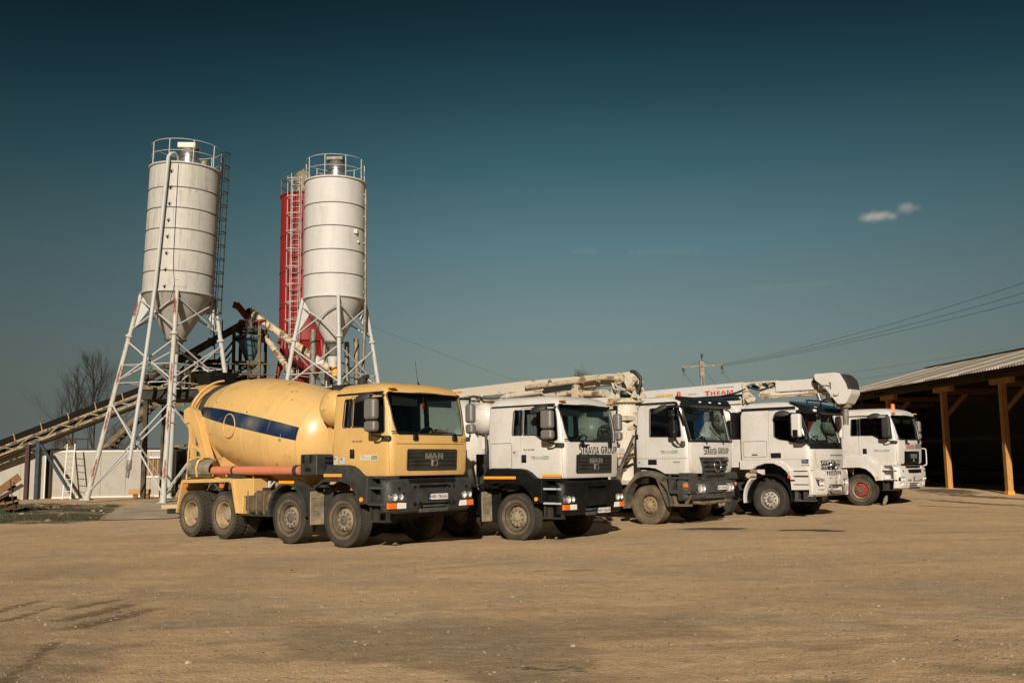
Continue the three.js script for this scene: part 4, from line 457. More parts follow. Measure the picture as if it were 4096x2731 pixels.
const D = {
  logoBlack: decalMat(canvasTex(1024, 160, logoDraw('#15181a', '#0d3024'))), logoRed: decalMat(canvasTex(1024, 160, logoDraw('#8f1418', '#0d3024'))),
  door: decalMat(canvasTex(512, 128, (g, w, h) => { g.fillStyle = '#cfc8bb'; g.fillRect(0, 0, w, h); g.save(); g.translate(8, 16); g.scale(0.95, 0.95); g.strokeStyle = '#43484a'; g.fillStyle = '#43484a'; g.lineWidth = 6; const L = (...p) => { g.beginPath(); p.forEach(([x, y], i) => i ? g.lineTo(x, y) : g.moveTo(x, y)); g.stroke(); }; L([90, 8], [10, 8], [12, 40], [40, 58], [38, 92], [8, 95]); L([20, 20], [140, 20]); L([70, 20], [70, 92]); L([88, 92], [88, 28], [120, 34], [118, 56], [92, 58], [124, 92]); L([140, 92], [166, 22], [176, 92]); L([190, 20], [204, 92], [226, 20]); L([246, 20], [232, 92]); L([256, 92], [280, 20], [290, 92]); g.restore(); g.fillStyle = '#1d5a40'; g.beginPath(); g.moveTo(330, 22); g.lineTo(500, 22); g.lineTo(492, 104); g.lineTo(308, 104); g.fill(); g.fillStyle = '#cfd4c6'; g.font = 'bold 56px sans-serif'; g.save(); g.translate(326, 84); g.scale(160 / g.measureText('GROUP').width, 1); g.fillText('GROUP', 0, 0); g.restore(); })),
};
D.doorClear = decalMat(canvasTex(512, 128, (g, w, h) => { g.clearRect(0, 0, w, h); g.save(); g.translate(8, 16); g.strokeStyle = '#6a6d6c'; g.lineWidth = 8; const L = (...p) => { g.beginPath(); p.forEach(([x, y], i) => i ? g.lineTo(x, y) : g.moveTo(x, y)); g.stroke(); }; L([90, 8], [10, 8], [12, 40], [40, 58], [38, 92], [8, 95]); L([20, 20], [140, 20]); L([70, 20], [70, 92]); L([88, 92], [88, 28], [120, 34], [118, 56], [92, 58], [124, 92]); L([140, 92], [166, 22], [176, 92]); L([190, 20], [204, 92], [226, 20]); L([246, 20], [232, 92]); L([256, 92], [280, 20], [290, 92]); g.restore(); g.fillStyle = '#5e8a72'; g.beginPath(); g.moveTo(330, 22); g.lineTo(500, 22); g.lineTo(492, 104); g.lineTo(308, 104); g.fill(); g.fillStyle = '#cfd4c6'; g.font = 'bold 56px sans-serif'; g.save(); g.translate(326, 84); g.scale(160 / g.measureText('GROUP').width, 1); g.fillText('GROUP', 0, 0); g.restore(); }));
const word = (s, col, w = 512, h = 96, f = 'bold', it = '') => decalMat(canvasTex(w, h, (g) => { g.clearRect(0, 0, w, h); g.fillStyle = col; g.font = `${it} ${f} ${h * 0.86}px sans-serif`; g.save(); g.translate(4, h * 0.84); g.scale((w - 8) / g.measureText(s).width, 1); g.fillText(s, 0, 0); g.restore(); }));
const plate = (s, mid) => new THREE.MeshStandardMaterial({ roughness: 0.5, map: canvasTex(512, 128, (g, w, h) => { g.fillStyle = '#d8d5cd'; g.fillRect(0, 0, w, h); g.fillStyle = '#111'; g.fillRect(0, 0, w, 5); g.fillRect(0, h - 5, w, 5); g.fillRect(w - 5, 0, 5, h); g.fillStyle = '#1b3f7a'; g.fillRect(0, 0, 46, h); g.fillStyle = '#e8c840'; g.beginPath(); g.arc(23, 36, 9, 0, 7); g.fill(); g.fillStyle = '#ddd'; g.font = 'bold 34px sans-serif'; g.fillText('RO', 0, 110); g.fillStyle = '#15171a'; g.font = 'bold 98px sans-serif'; const [a, b] = s.split(' '); g.save(); g.translate(58, 100); g.scale(0.9, 1); g.fillText(a, 0, 0); g.restore(); g.fillStyle = mid; g.beginPath(); g.arc(206, 64, 16, 0, 7); g.fill(); g.fillStyle = '#15171a'; g.save(); g.translate(232, 100); g.scale(268 / g.measureText(b).width, 1); g.fillText(b, 0, 0); g.restore(); }) });
const sticker = decalMat(canvasTex(128, 128, (g, w, h) => { g.fillStyle = '#c9c6bd'; g.fillRect(0, 0, w, h); g.strokeStyle = '#555'; g.lineWidth = 3; g.strokeRect(4, 4, w - 8, h - 8); g.fillStyle = '#555'; g.fillRect(16, 20, 44, 40); g.fillRect(72, 24, 40, 5); g.fillRect(72, 40, 40, 5); for (let k = 0; k < 3; k++) g.fillRect(16, 72 + k * 14, 96, 4); }));

// ---------------------------------------------------------------- cabs
function planRing(xf, xr, w, rf, rr_, b) {
  const P = [], nA = 7, nR = 4, nF = 12, nS = 8; const arc = (cx, cz, r, a0, a1, n) => { for (let i = 0; i <= n; i++) { const a = mix(a0, a1, i / n); P.push([cx + cos(a) * r, 0, cz + sin(a) * r]); } };
  arc(xr + rr_, w - rr_, rr_, PI, PI / 2, nR); for (let i = 1; i < nS; i++) P.push([mix(xr + rr_, xf - b - rf, i / nS), 0, w]); arc(xf - b - rf, w - rf, rf, PI / 2, 0.12, nA);
  for (let i = 1; i < nF; i++) { const z = mix(w - rf, -(w - rf), i / nF); P.push([xf - b * (z / (w - rf)) ** 2, 0, z]); }
  arc(xf - b - rf, -(w - rf), rf, -0.12, -PI / 2, nA); for (let i = 1; i < nS; i++) P.push([mix(xf - b - rf, xr + rr_, i / nS), 0, -w]); arc(xr + rr_, -(w - rr_), rr_, -PI / 2, -PI, nR);
  return P;
}
class Shell {                                                         // rows of [y, xf, w, rf]; xr the rear wall
  constructor(rows, xr, b) { this.rows = rows; this.xr = xr; this.b = b; }
  at(y) { const r = this.rows; let k = 1; while (k < r.length - 1 && r[k][0] < y) k++; const t = min(1, max(0, (y - r[k - 1][0]) / (r[k][0] - r[k - 1][0]))); return [1, 2, 3].map((i) => mix(r[k - 1][i], r[k][i], t)); }
  fx(y, z) { const [xf, w, rf] = this.at(y), a = abs(z), q = w - rf; if (a <= q) return xf - this.b * (z / q) ** 2; const d = min(rf, a - q); return xf - this.b - rf + sqrt(max(0, rf * rf - d * d)); }
  solid(off = 0, y0 = -9, y1 = 9) { return loft(this.rows.filter((r) => r[0] >= y0 && r[0] <= y1).map(([y, xf, w, rf], i, A) => planRing(xf - off, this.xr + off + (y > 3.12 ? (y - 3.12) * 0.6 : 0), w - off, max(0.03, rf - off), 0.07, this.b).map(([x, , z]) => [x, y + (i === 0 ? off : i === A.length - 1 ? -off : 0), z]))); }
  sheet(z0, z1, y0, y1, off, nu = 24, nv = 12) { const f = typeof z0 === 'function'; return grid(nu, nv, (u, v) => { const y = mix(y0, y1, v), a = f ? z0(y) : z0, b = f ? z1(y) : z1, z = mix(a, b, u); return [this.fx(y, z) + off, y, z]; }); }
  frontPath(poly_, off, n = 10) { const o = []; poly_.forEach(([z, y], i) => { const [z2, y2] = poly_[(i + 1) % poly_.length]; for (let k = 0; k < n; k++) { const Z = mix(z, z2, k / n), Y = mix(y, y2, k / n); o.push(V(this.fx(Y, Z) + off, Y, Z)); } }); return o; }
}
const rounded = (P, r = 0.05, n = 4) => { const o = []; P.forEach((p, i) => { const a = P[(i + P.length - 1) % P.length], b = P[(i + 1) % P.length], la = hypot(a[0] - p[0], a[1] - p[1]), lb = hypot(b[0] - p[0], b[1] - p[1]), q = min(r, la / 2.1, lb / 2.1), A = [p[0] + (a[0] - p[0]) * q / la, p[1] + (a[1] - p[1]) * q / la], B = [p[0] + (b[0] - p[0]) * q / lb, p[1] + (b[1] - p[1]) * q / lb]; for (let k = 0; k <= n; k++) { const t = k / n; o.push([(1 - t) ** 2 * A[0] + 2 * t * (1 - t) * p[0] + t * t * B[0], (1 - t) ** 2 * A[1] + 2 * t * (1 - t) * p[1] + t * t * B[1]]); } }); return o; };
const sideDecal = (t, name, m, x0, x1, y0, y1, z, parent) => { const g = new THREE.PlaneGeometry(x1 - x0, y1 - y0).translate((x0 + x1) / 2, (y0 + y1) / 2, z); return part(name, g, m, parent ?? t); };
const revU = (g) => { const u = g.attributes.uv; for (let i = 0; i < u.count; i++) u.setX(i, 1 - u.getX(i)); return g; };
const frontDecal = (t, sh, name, m, z0, z1, y0, y1, off = 0.006) => part(name, sh.sheet(z0, z1, y0, y1, off, 16, 4), m, t);  // z0 is the edge at the left as one faces the front
function cab(t, o) {
  const sh = new Shell(o.rows, o.xr, o.b), lo = o.rows[0][0];
  const ops = [[SUBTRACTION, sh.solid(0.05)], [SUBTRACTION, prism(o.low, -1.6, 1.6)]];
  for (const w of o.wins) ops.push([SUBTRACTION, prism(rounded(w, 0.06), -1.6, 1.6)]);
  const ws = rounded(o.ws, 0.07); ops.push([SUBTRACTION, prismX(ws, 0.5, 2)]);
  const shell = csg(sh.solid(), ops);
  const seam = o.door.map(([x, y]) => [x, y]), grow = (P, d) => { const cx = P.reduce((s, p) => s + p[0], 0) / P.length, cy = P.reduce((s, p) => s + p[1], 0) / P.length; return P.map(([x, y]) => [x + Math.sign(x - cx) * d, y + Math.sign(y - cy) * d]); };
  const body = csg(shell, [[SUBTRACTION, prism(grow(seam, 0.011), 0.7, 1.6)]]), door = csg(shell, [[INTERSECTION, prism(seam, 0.7, 1.6)]]);
  const bodyM = part('cab_body', [body], o.mat, t), doorM = part('door', [door], o.mat, t);
  // glazing and rubber seals
  const gw = o.ws, zAt = (y, s) => { const P = gw.filter(([z]) => z * s > 0).sort((a, b) => a[1] - b[1]); const [a, b] = [P[0], P[P.length - 1]]; return mix(a[0], b[0], (y - a[1]) / (b[1] - a[1])); }, yl = min(...gw.map((p) => p[1])), yh = max(...gw.map((p) => p[1]));
  part('windscreen', sh.sheet((y) => zAt(y, 1) + 0.02, (y) => zAt(y, -1) - 0.02, yl - 0.02, yh + 0.02, -0.03), o.wsGlass ?? M.glass, t);
  part('windscreen_seal', [tube(sh.frontPath(ws, 0.001, 2), 0.016, 160, 5, true)], M.rubber, t);
  for (const [i, w] of o.wins.entries()) for (const s of [1, -1]) {
    const xs = w.map((p) => p[0]), ys = w.map((p) => p[1]), P = rounded(w, 0.06), [x0, x1, y0, y1] = [min(...xs), max(...xs), min(...ys), max(...ys)];
    const zz = (y) => s * (sh.at(y)[1] - 0.028), shp = new THREE.ShapeGeometry(poly(rounded(grow(w, 0.02), 0.06))); const pp = shp.attributes.position; for (let k = 0; k < pp.count; k++) pp.setZ(k, zz(pp.getY(k))); shp.computeVertexNormals();
    const par = s > 0 && o.winInDoor?.[i] ? doorM : t; part('window', shp, s < 0 ? M.glass : o.sideGlass ?? M.glassDark, par);
    if (s > 0) part('window_seal', [tube(P.map(([x, y]) => [x, y, sh.at(y)[1] + 0.001]), 0.013, 120, 5, true)], M.rubber, par);
  }
  if (o.pillar) { const px = o.pillar.map((p) => p[0]); part('window_pillar', [grid(2, 8, (u, v) => { const y = mix(2.41, 3.01, v); return [mix(min(...px), max(...px), u), y, sh.at(y)[1] + 0.008]; })], M.gloss, t); }
  // inside
  const X0 = o.xr + 0.06, Wd = o.rows[2][2] - 0.06, q = new THREE.Group(); q.name = 'cab_interior'; t.add(q);
  part('rear_lining', [bb(X0, X0 + 0.03, 1.5, 3.1, -Wd, Wd)], M.inside, q); part('headliner', [bb(X0, 0.95, o.roofIn ?? 3.13, (o.roofIn ?? 3.13) + 0.03, -Wd + 0.1, Wd - 0.1)], M.inside, q); part('floor', [bb(X0, 1.3, 1.5, 1.56, -0.9, 0.9)], M.inside, q);
  part('dashboard', [rb(0.82, 1.28, 1.75, 2.18, -Wd, Wd, 0.06), rb(0.75, 1.05, 2.1, 2.3, -0.75, -0.1, 0.07)], M.inside, q);
  for (const z of [0.55, -0.55]) part('seat', [rb(-0.25, 0.35, 1.9, 2.06, z - 0.26, z + 0.26, 0.06), rb(-0.34, -0.18, 2.0, 2.68, z - 0.24, z + 0.24, 0.06), rb(-0.34, -0.22, 2.7, 2.92, z - 0.13, z + 0.13, 0.05)], M.seat, q);
  part('steering_wheel', [new THREE.TorusGeometry(0.22, 0.016, 8, 36).rotateY(PI / 2).rotateZ(-0.7).translate(0.62, 2.26, -0.5), rod([0.62, 2.26, -0.5], [0.9, 2.0, -0.5], 0.03)], M.rubber, q);
  part('engine_tunnel', [bb(-0.3, 0.8, 1.05, 1.62, -0.45, 0.45)], M.inside, q);
  for (const z of [0.5, -0.5]) part('sun_visor', [grid(2, 2, (u, v) => [1.1 - 0.0 * v, mix(2.84, 3.06, v), z + mix(-0.36, 0.36, u)])], mat([0.05, 0.055, 0.055], 0.8, { side: THREE.DoubleSide }), q);
  return { sh, body: bodyM, door: doorM, q };
}
function chassis(t, xr, xf = 1.15) {
  part('chassis_rail', [bb(xr, xf, 0.78, 1.05, 0.38, 0.47)], M.chassis, t); part('chassis_rail', [bb(xr, xf, 0.78, 1.05, -0.47, -0.38)], M.chassis, t);
  part('engine', [rb(-0.6, 1.1, 0.62, 1.5, -0.38, 0.38, 0.08), rb(-1.4, -0.5, 0.6, 1.0, -0.25, 0.25, 0.08), bb(1.0, 1.2, 0.6, 1.5, -0.85, 0.85)], M.chassis, t);
}
const axle = (t, x) => part('axle', [rod([x, 0.52, -0.9], [x, 0.52, 0.9], 0.08, 0.08, 10), bb(x - 0.12, x + 0.12, 0.4, 0.66, -0.2, 0.2)], M.chassis, t);
function mirror(t, z, s, o) {                                         // door mirror: main housing, wide-angle housing, arms
  const m = part('mirror', [rb(o.x0, o.x1, o.y0, o.y1, z - 0.09, z + 0.09, 0.07, 4)], o.m ?? M.mirrorGrey, t);
  if (o.lower) part('wide_angle_mirror', [rb(o.x0, o.x1, o.lower[0], o.lower[1], z - 0.09, z + 0.08, 0.06, 4)], o.lm ?? o.m ?? M.mirrorGrey, m);
  part('mirror_arm', o.arms.map((p) => tube(p.map(([x, y, k]) => [x, y, s * k]), 0.022, 20, 7)), M.gloss, m);
  if (o.foot) part('arm_bracket', [rb(o.foot[0], o.foot[1], o.foot[2], o.foot[3], s * 1.13 - 0.05, s * 1.13 + 0.05, 0.03)], M.grey, m);
  if (o.ramp) part('kerb_mirror', [new THREE.SphereGeometry(1, 20, 12, 0, 2 * PI, 0, PI * 0.55).scale(0.24, 0.1, 0.13).rotateX(s * 0.5).rotateZ(o.tilt ?? 0.15).translate(o.ramp[0], o.ramp[1], s * o.ramp[2])], M.grey, m);
  return m;
}
const headlamp = (t, z0, z1, y0, y1, x, name = 'headlight', o = {}) => {   // bowl, two reflectors and a clear cover in a bumper recess
  const h = part(name, [bb(x - 0.07, x - 0.055, y0, y1, z0, z1), bb(x - 0.1, x, y0, y0 + 0.012, z0, z1), bb(x - 0.1, x, y1 - 0.012, y1, z0, z1)], o.back ?? M.lampBack, t), c = (y0 + y1) / 2, H = (y1 - y0) / 2;
  for (const [f, k] of [[0.3, 0.95], [0.76, 0.75]]) part('reflector', [lathe([[0.01, 0], [H * k * 0.5, 0.012], [H * k, 0.06], [H * k, 0.07]], 20).rotateZ(-PI / 2).translate(x - 0.05, c, mix(z1, z0, f)), new THREE.SphereGeometry(0.022, 8, 8).translate(x - 0.03, c, mix(z1, z0, f))], M.lampBack, h);
  part('cover', [bb(x - 0.008, x - 0.003, y0, y1, z0, z1)], M.lens, h); return h;
};
function bumper(t, o) {                                               // rounded plan loft with recesses cut out
  const rows = o.rows.map(([y, xf, w]) => planRing(xf, o.xr, w, o.rf ?? 0.22, 0.03, o.b ?? 0.05).map(([x, , z]) => [x, y, z]));
  return part('bumper', [csg(loft(rows, 0.5), o.cuts.map((c) => [SUBTRACTION, c]))], o.mat, t);
}
const manRows = [[1.43, 1.385, 1.10, 0.15], [1.5, 1.41, 1.115, 0.15], [1.95, 1.43, 1.125, 0.15], [2.2, 1.425, 1.125, 0.15], [2.3, 1.405, 1.12, 0.16], [2.7, 1.345, 1.10, 0.17], [3.05, 1.285, 1.07, 0.18], [3.14, 1.255, 1.05, 0.2], [3.22, 1.19, 1.0, 0.24], [3.28, 1.08, 0.92, 0.26], [3.32, 0.9, 0.8, 0.26], [3.335, 0.6, 0.6, 0.26]];
const manWs = [[0.93, 2.25], [1.0, 2.5], [1.04, 3.1], [-1.04, 3.1], [-1.0, 2.5], [-0.93, 2.25]];
const manLow = (xr) => [[xr - 0.3, 1.2], [xr - 0.3, 1.655], [0.1, 1.655], [0.3, 1.63], [0.45, 1.56], [0.56, 1.475], [0.62, 1.2]];
const manDoor = [[0.11, 1.62], [0.11, 3.04], [1.12, 3.04], [1.19, 2.9], [1.29, 2.3], [1.29, 1.2], [0.3, 1.2]];
const manWin = [[0.17, 2.42], [0.56, 2.41], [0.66, 2.33], [0.76, 2.29], [1.19, 2.28], [1.15, 2.75], [1.1, 3.0], [0.17, 3.0]], manQ = (x) => [[x, 2.42], [0.055, 2.42], [0.055, 3.0], [x + 0.03, 3.0]];
const manMirror = { x0: 0.97, x1: 1.29, y0: 2.53, y1: 2.95, lower: [2.3, 2.51], arms: [[[1.1, 2.95, 1.42], [1.12, 3.02, 1.42], [1.14, 3.05, 1.38], [1.13, 3.04, 1.1]], [[1.12, 2.31, 1.42], [1.13, 2.24, 1.4], [1.2, 2.2, 1.3], [1.24, 2.2, 1.12]]], foot: [1.14, 1.36, 2.12, 2.22], ramp: [0.86, 2.97, 1.38] };
function manFront(t, c, o) {                                          // grille, lettering, bumper and lamps
  const sh = c.sh;
  if (o.tgs) {
    part('grille', [sh.sheet(0.66, -0.66, 1.43, 1.86, 0.012, 20, 8)], M.black, t); for (let k = 0; k < 4; k++) part('grille_slat', [sh.sheet(0.6, -0.6, 1.5 + k * 0.075, 1.535 + k * 0.075, 0.03, 16, 2)], M.black, t);
    part('lettering', [text3('MAN', 0.15, 0.015).scale(1.15, 1, 1).rotateY(PI / 2).translate(1.465, 1.69, 0)], M.badge, t); part('emblem', [rb(1.45, 1.475, 1.5, 1.59, -0.045, 0.045, 0.01)], M.badge, t);
  } else {
    const y0 = 1.54, y1 = 1.945, hw = 0.7, gr = part('grille', [sh.sheet(hw, -hw, y0, y1, 0.008, 20, 8), sh.sheet(0.14, -0.14, 1.9, 1.925, 0.012, 6, 2)], M.black, t);
    part('grille_frame', [tube(sh.frontPath(rounded([[hw, y0], [hw, y1], [-hw, y1], [-hw, y0]], 0.03), 0.01, 3), 0.014, 120, 5, true)], M.grey, gr);
    for (let k = 0; k < 5; k++) { const y = y0 + 0.012 + k * 0.079, sl = sh.sheet(hw - 0.02, -hw + 0.02, y, y + 0.066, 0, 20, 3); const p = sl.attributes.position; for (let i = 0; i < p.count; i++) p.setX(i, p.getX(i) + 0.013 + 0.03 * (p.getY(i) - y) / 0.066); sl.computeVertexNormals(); part('slat', [sl], M.grey, gr); }
    part('lettering', ['M', 'A', 'N'].map((ch, i) => text3(ch, 0.12, 0.02).scale(1.35, 1, 1).translate((i - 1) * 0.17, 0, 0).rotateY(PI / 2).translate(1.448, 1.815, 0)), M.badge, gr); part('emblem', [rb(1.44, 1.475, 1.615, 1.74, -0.085, 0.085, 0.01)], M.badge, gr); part('emblem_lion', [rb(1.476, 1.482, 1.635, 1.72, -0.03, 0.03, 0.004), beam([1.479, 1.64, 0.05], [1.479, 1.71, -0.04], 0.006, 0.02)], M.black, gr);
  }
  if (o.gap) part('panel_gap', [sh.sheet(1.06, -1.06, 2.055, 2.067, 0.0015, 20, 1)], M.gloss, t);
  const B = o.bump, yb = B.y0;
  const bm = bumper(t, { rows: [[yb, 1.38, 1.17], [yb + 0.04, 1.43, 1.22], [0.95, 1.485, 1.245], [1.25, 1.475, 1.24], [1.33, 1.44, 1.225], [1.365, 1.39, 1.19]], xr: 1.2, rf: 0.2, mat: B.mat, cuts: [bb(1.28, 1.7, B.hl[0], B.hl[1], 0.78, 1.19), bb(1.28, 1.7, B.hl[0], B.hl[1], -1.19, -0.78), bb(1.36, 1.7, B.ind[0], B.ind[1], 0.74, 1.21), bb(1.36, 1.7, B.ind[0], B.ind[1], -1.21, -0.74), bb(1.37, 1.7, B.slot[0], B.slot[1], -0.44, 0.44), prism([[-0.3, 1.1], [0.3, 1.1], [0.42, 1.2], [0.42, 1.24], [-0.42, 1.24], [-0.42, 1.2]], -2, 2).rotateY(PI / 2).translate(3.38, 0, 0), bb(1.4, 1.7, 1.27, 1.5, -0.68, 0.68)] });
  part('bumper_grille', [bb(1.385, 1.41, 1.28, 1.36, -0.66, 0.66), bb(1.385, 1.42, 1.3, 1.335, -0.4, 0.4)], M.black, bm); part('lower_bar', [rb(1.38, 1.46, B.slot[0] + 0.02, B.slot[0] + 0.1, -0.4, 0.4, 0.02), bb(1.37, 1.4, B.slot[0] + 0.13, B.slot[0] + 0.17, -0.38, 0.38)], M.greyL, bm);
  for (const [z, y] of [[0.95, 1.18], [-0.95, 1.18], [0.55, 1.2], [-0.55, 1.2], [0.42, 1.2], [-0.42, 1.2], [0.55, 0.87], [0.4, 0.87], [-0.55, 0.87], [-0.42, 0.87]]) part('bumper_bolt', [new THREE.CylinderGeometry(0.035, 0.035, 0.02, 12).rotateZ(PI / 2).translate(1.475 - 0.05 * (z / 1.04) ** 2, y, z)], M.black, bm);
  for (const s of [1, -1]) {
    headlamp(t, s > 0 ? 0.79 : -1.17, s > 0 ? 1.17 : -0.79, B.hl[0], B.hl[1], 1.405, 'headlight', { back: o.tgs ? M.gloss : M.steel });
    const z0 = s > 0 ? 0.98 : -1.2, z1 = s > 0 ? 1.2 : -0.98, f0 = s > 0 ? 0.75 : -0.975, f1 = s > 0 ? 0.975 : -0.75; if (!o.tgs) part('indicator', [rb(1.34, 1.415, B.ind[0] + 0.005, B.ind[1] - 0.005, z0, z1, 0.01)], M.amber, t); part('fog_lamp', [rb(1.35, 1.43, B.ind[0] + 0.005, B.ind[1] - 0.005, f0, f1, 0.01)], M.lensW, t);
  }
  const pl = part('number_plate', [(() => { const g = new THREE.PlaneGeometry(0.54, 0.125); g.rotateY(PI / 2); return g.translate(0, 0, 0); })()], o.plate, bm, true); pl.position.set(B.plx ?? 1.495, B.py, B.pz ?? -0.08); pl.rotation.z = 0.0; part('plate_holder', [bb(-0.02, -0.004, -0.07, 0.07, -0.28, 0.28)], M.black, bm).position.copy(pl.position);
  for (const z of [0.5, -0.62]) { const w = part('wiper', [tube([[1.44, 2.19, z], [1.43, 2.27, z - 0.05], [1.42, 2.29, z + 0.2], [1.39, 2.3, z + 0.62]], 0.012, 20, 5), rb(1.40, 1.46, 2.13, 2.24, z - 0.06, z + 0.06, 0.02)], M.black, t); void w; }
  for (const z of [0.95, -0.95]) part('roof_lamp', [rb(1.16, 1.28, 3.165, 3.2, z - 0.08, z + 0.08, 0.015)], M.orange, t);
  part('drip_strip', [bb(c.sh.xr + 0.1, 1.08, 3.08, 3.12, 1.05, 1.075)], M.gloss, t); part('front_corner_vent', [bb(1.28, 1.3, 1.6, 1.95, -1.13, -1.12)], M.gloss, t);
}
function manSide(t, c, o) {                                           // wheel arch, steps, door furniture
  const X = o.fx0, P = [[X, 1.32], [X, 1.5], [X + 0.1, 1.65], [0.1, 1.65], [0.31, 1.622], [0.46, 1.552], [0.57, 1.46], [0.66, 1.425], [0.82, 1.42], [0.82, 0.87], [0.6, 0.87], [0.56, 1.0], [0.45, 1.16], [0.28, 1.28], [0.06, 1.335]];
  for (const s of [1, -1]) { const f = part('wheel_arch', [prism(P, s > 0 ? 0.92 : -1.25, s > 0 ? 1.25 : -0.92, 0.025)], o.arch, t); if (s > 0) { part('arch_lip', [prism([[X, 1.31], [X, 1.345], [0.07, 1.36], [0.3, 1.305], [0.47, 1.18], [0.6, 0.98], [0.64, 0.87], [0.6, 0.86], [0.56, 0.98], [0.44, 1.14], [0.27, 1.265], [0.06, 1.32]], 1.2, 1.275)], o.arch, f); part('arch_lamp', [new THREE.CylinderGeometry(0.045, 0.045, 0.03, 14).rotateX(PI / 2).translate(0.66, 0.965, 1.26)], M.orange, f); if (o.band) part('reflective_band', [bb(X + 0.005, o.band, 1.415, 1.475, 1.251, 1.256)], M.orange, f); } }
  part('step_box', [csg(bb(0.82, 1.33, 0.86, 1.43, 0.85, 1.2), [[SUBTRACTION, bb(0.87, 1.3, 1.23, 1.38, 1.0, 1.5)], [SUBTRACTION, bb(0.87, 1.3, 0.93, 1.17, 1.02, 1.5)]])], o.arch, t);
  for (const y of [1.2, 0.88]) part('step', [rb(0.84, 1.33, y - 0.03, y + 0.015, 1.1, 1.24, 0.012)], o.step ?? M.greyL, t);
  part('lower_step', [bb(0.8, 1.32, 0.53, 0.56, 1.05, 1.22), bb(0.8, 0.84, 0.56, 0.86, 1.08, 1.16), bb(1.28, 1.32, 0.56, 0.86, 1.08, 1.16), bb(0.86, 1.0, 0.56, 0.84, 1.06, 1.1)], M.chassis, t);
  const z = c.sh.at(1.9)[1];
  part('door_handle', [rb(0.13, 0.28, 1.78, 1.97, z - 0.02, z + 0.008, 0.015), rb(0.18, 0.25, 1.82, 1.93, z, z + 0.03, 0.015)], M.gloss, c.door); part('grip', [tube([[0.2, 1.8, z + 0.01], [0.2, 1.86, z + 0.035], [0.2, 1.94, z + 0.01]], 0.012, 10, 5)], M.black, t);
  mirror(t, 1.42, 1, { ...manMirror, ...(o.mir ?? {}) }); mirror(t, -1.42, -1, { ...manMirror, x0: 1.02, x1: 1.24, ramp: null, ...(o.mirL ?? {}) });
}

// ---------------------------------------------------------------- mixer bodies
const drumTex = canvasTex(2048, 1024, (g, W, H) => {                  // x: round the drum from its right side downwards; y: along it, front end at the top
  g.fillStyle = '#d3ad6d'; g.fillRect(0, 0, W, H); seed = 99;
  const bw = 0.28 / 6.283 * W; g.fillStyle = '#0c2140'; for (const c of [-0.026, 0.3, 0.66, 0.974]) g.fillRect(c * W - bw / 2, 0, bw, H);
  for (let i = 0; i < 240; i++) { const x = rnd() * W, y = rnd() * H, s = rr(20, 110), q = g.createRadialGradient(x, y, 1, x, y, s), l = rnd() < 0.6; q.addColorStop(0, l ? 'rgba(205,180,135,0.2)' : 'rgba(140,110,70,0.14)'); q.addColorStop(1, 'rgba(180,160,130,0)'); g.fillStyle = q; g.fillRect(x - s, y - s, 2 * s, 2 * s); }
  for (const y of [0.2, 0.765, 0.775, 0.41]) for (let i = 0; i < 70; i++) { g.fillStyle = `rgba(${150 + rnd() * 50},${120 + rnd() * 40},80,${rnd() * 0.3})`; g.fillRect(rnd() * W, y * H + rr(-10, 10), rr(20, 90), rr(2, 9)); }
  for (let i = 0; i < 500; i++) { g.fillStyle = `rgba(${90 + rnd() * 60},${60 + rnd() * 40},30,${0.15 + rnd() * 0.4})`; const s = 1 + rnd() ** 5 * 9; g.beginPath(); g.ellipse(rnd() * W, rnd() * H, s, s * rr(0.6, 2), rr(0, 3), 0, 7); g.fill(); }
  for (let i = 0; i < 160; i++) { g.strokeStyle = `rgba(225,215,195,${0.1 + rnd() * 0.5})`; g.lineWidth = rr(1, 3.5); const x = (rnd() < 0.6 ? rr(-0.025, 0.03) * W + (rnd() < 0.5 ? W : 0) : rnd() * W), y = H * (rnd() < 0.6 ? rr(0.62, 0.95) : rnd()); g.beginPath(); g.moveTo(x, y); g.lineTo(x + rr(8, 45), y + rr(-10, 18)); g.stroke(); }
  for (let i = 0; i < 40; i++) { g.strokeStyle = `rgba(120,95,60,${0.08 + rnd() * 0.2})`; g.lineWidth = rr(1, 5); const x = rnd() * W, y = rnd() * H; g.beginPath(); g.moveTo(x, y); g.lineTo(x + rr(40, 220), y + rr(-6, 6)); g.stroke(); }
  g.fillStyle = 'rgba(46,28,12,0.95)'; for (const [x, y, a, b] of [[0.945, 0.42, 7, 5], [0.055, 0.8, 5, 16], [0.99, 0.19, 10, 6], [0.93, 0.78, 5, 4], [0.97, 0.86, 4, 5], [0.02, 0.9, 4, 6]]) { g.beginPath(); g.ellipse(x * W, y * H, a, b, 0.4, 0, 7); g.fill(); }
}); drumTex.wrapS = THREE.RepeatWrapping;
const spatter = canvasTex(1024, 512, (g, W, H) => { g.fillStyle = '#fff'; g.fillRect(0, 0, W, H); for (let i = 0; i < 500; i++) { g.fillStyle = `rgba(${110 + rnd() * 70},${95 + rnd() * 50},70,${0.1 + rnd() * 0.3})`; const s = 1 + rnd() ** 4 * 8; g.beginPath(); g.ellipse(rnd() * W, rnd() * H, s, s * rr(0.6, 2), rr(0, 3), 0, 7); g.fill(); } }); spatter.wrapS = THREE.RepeatWrapping;
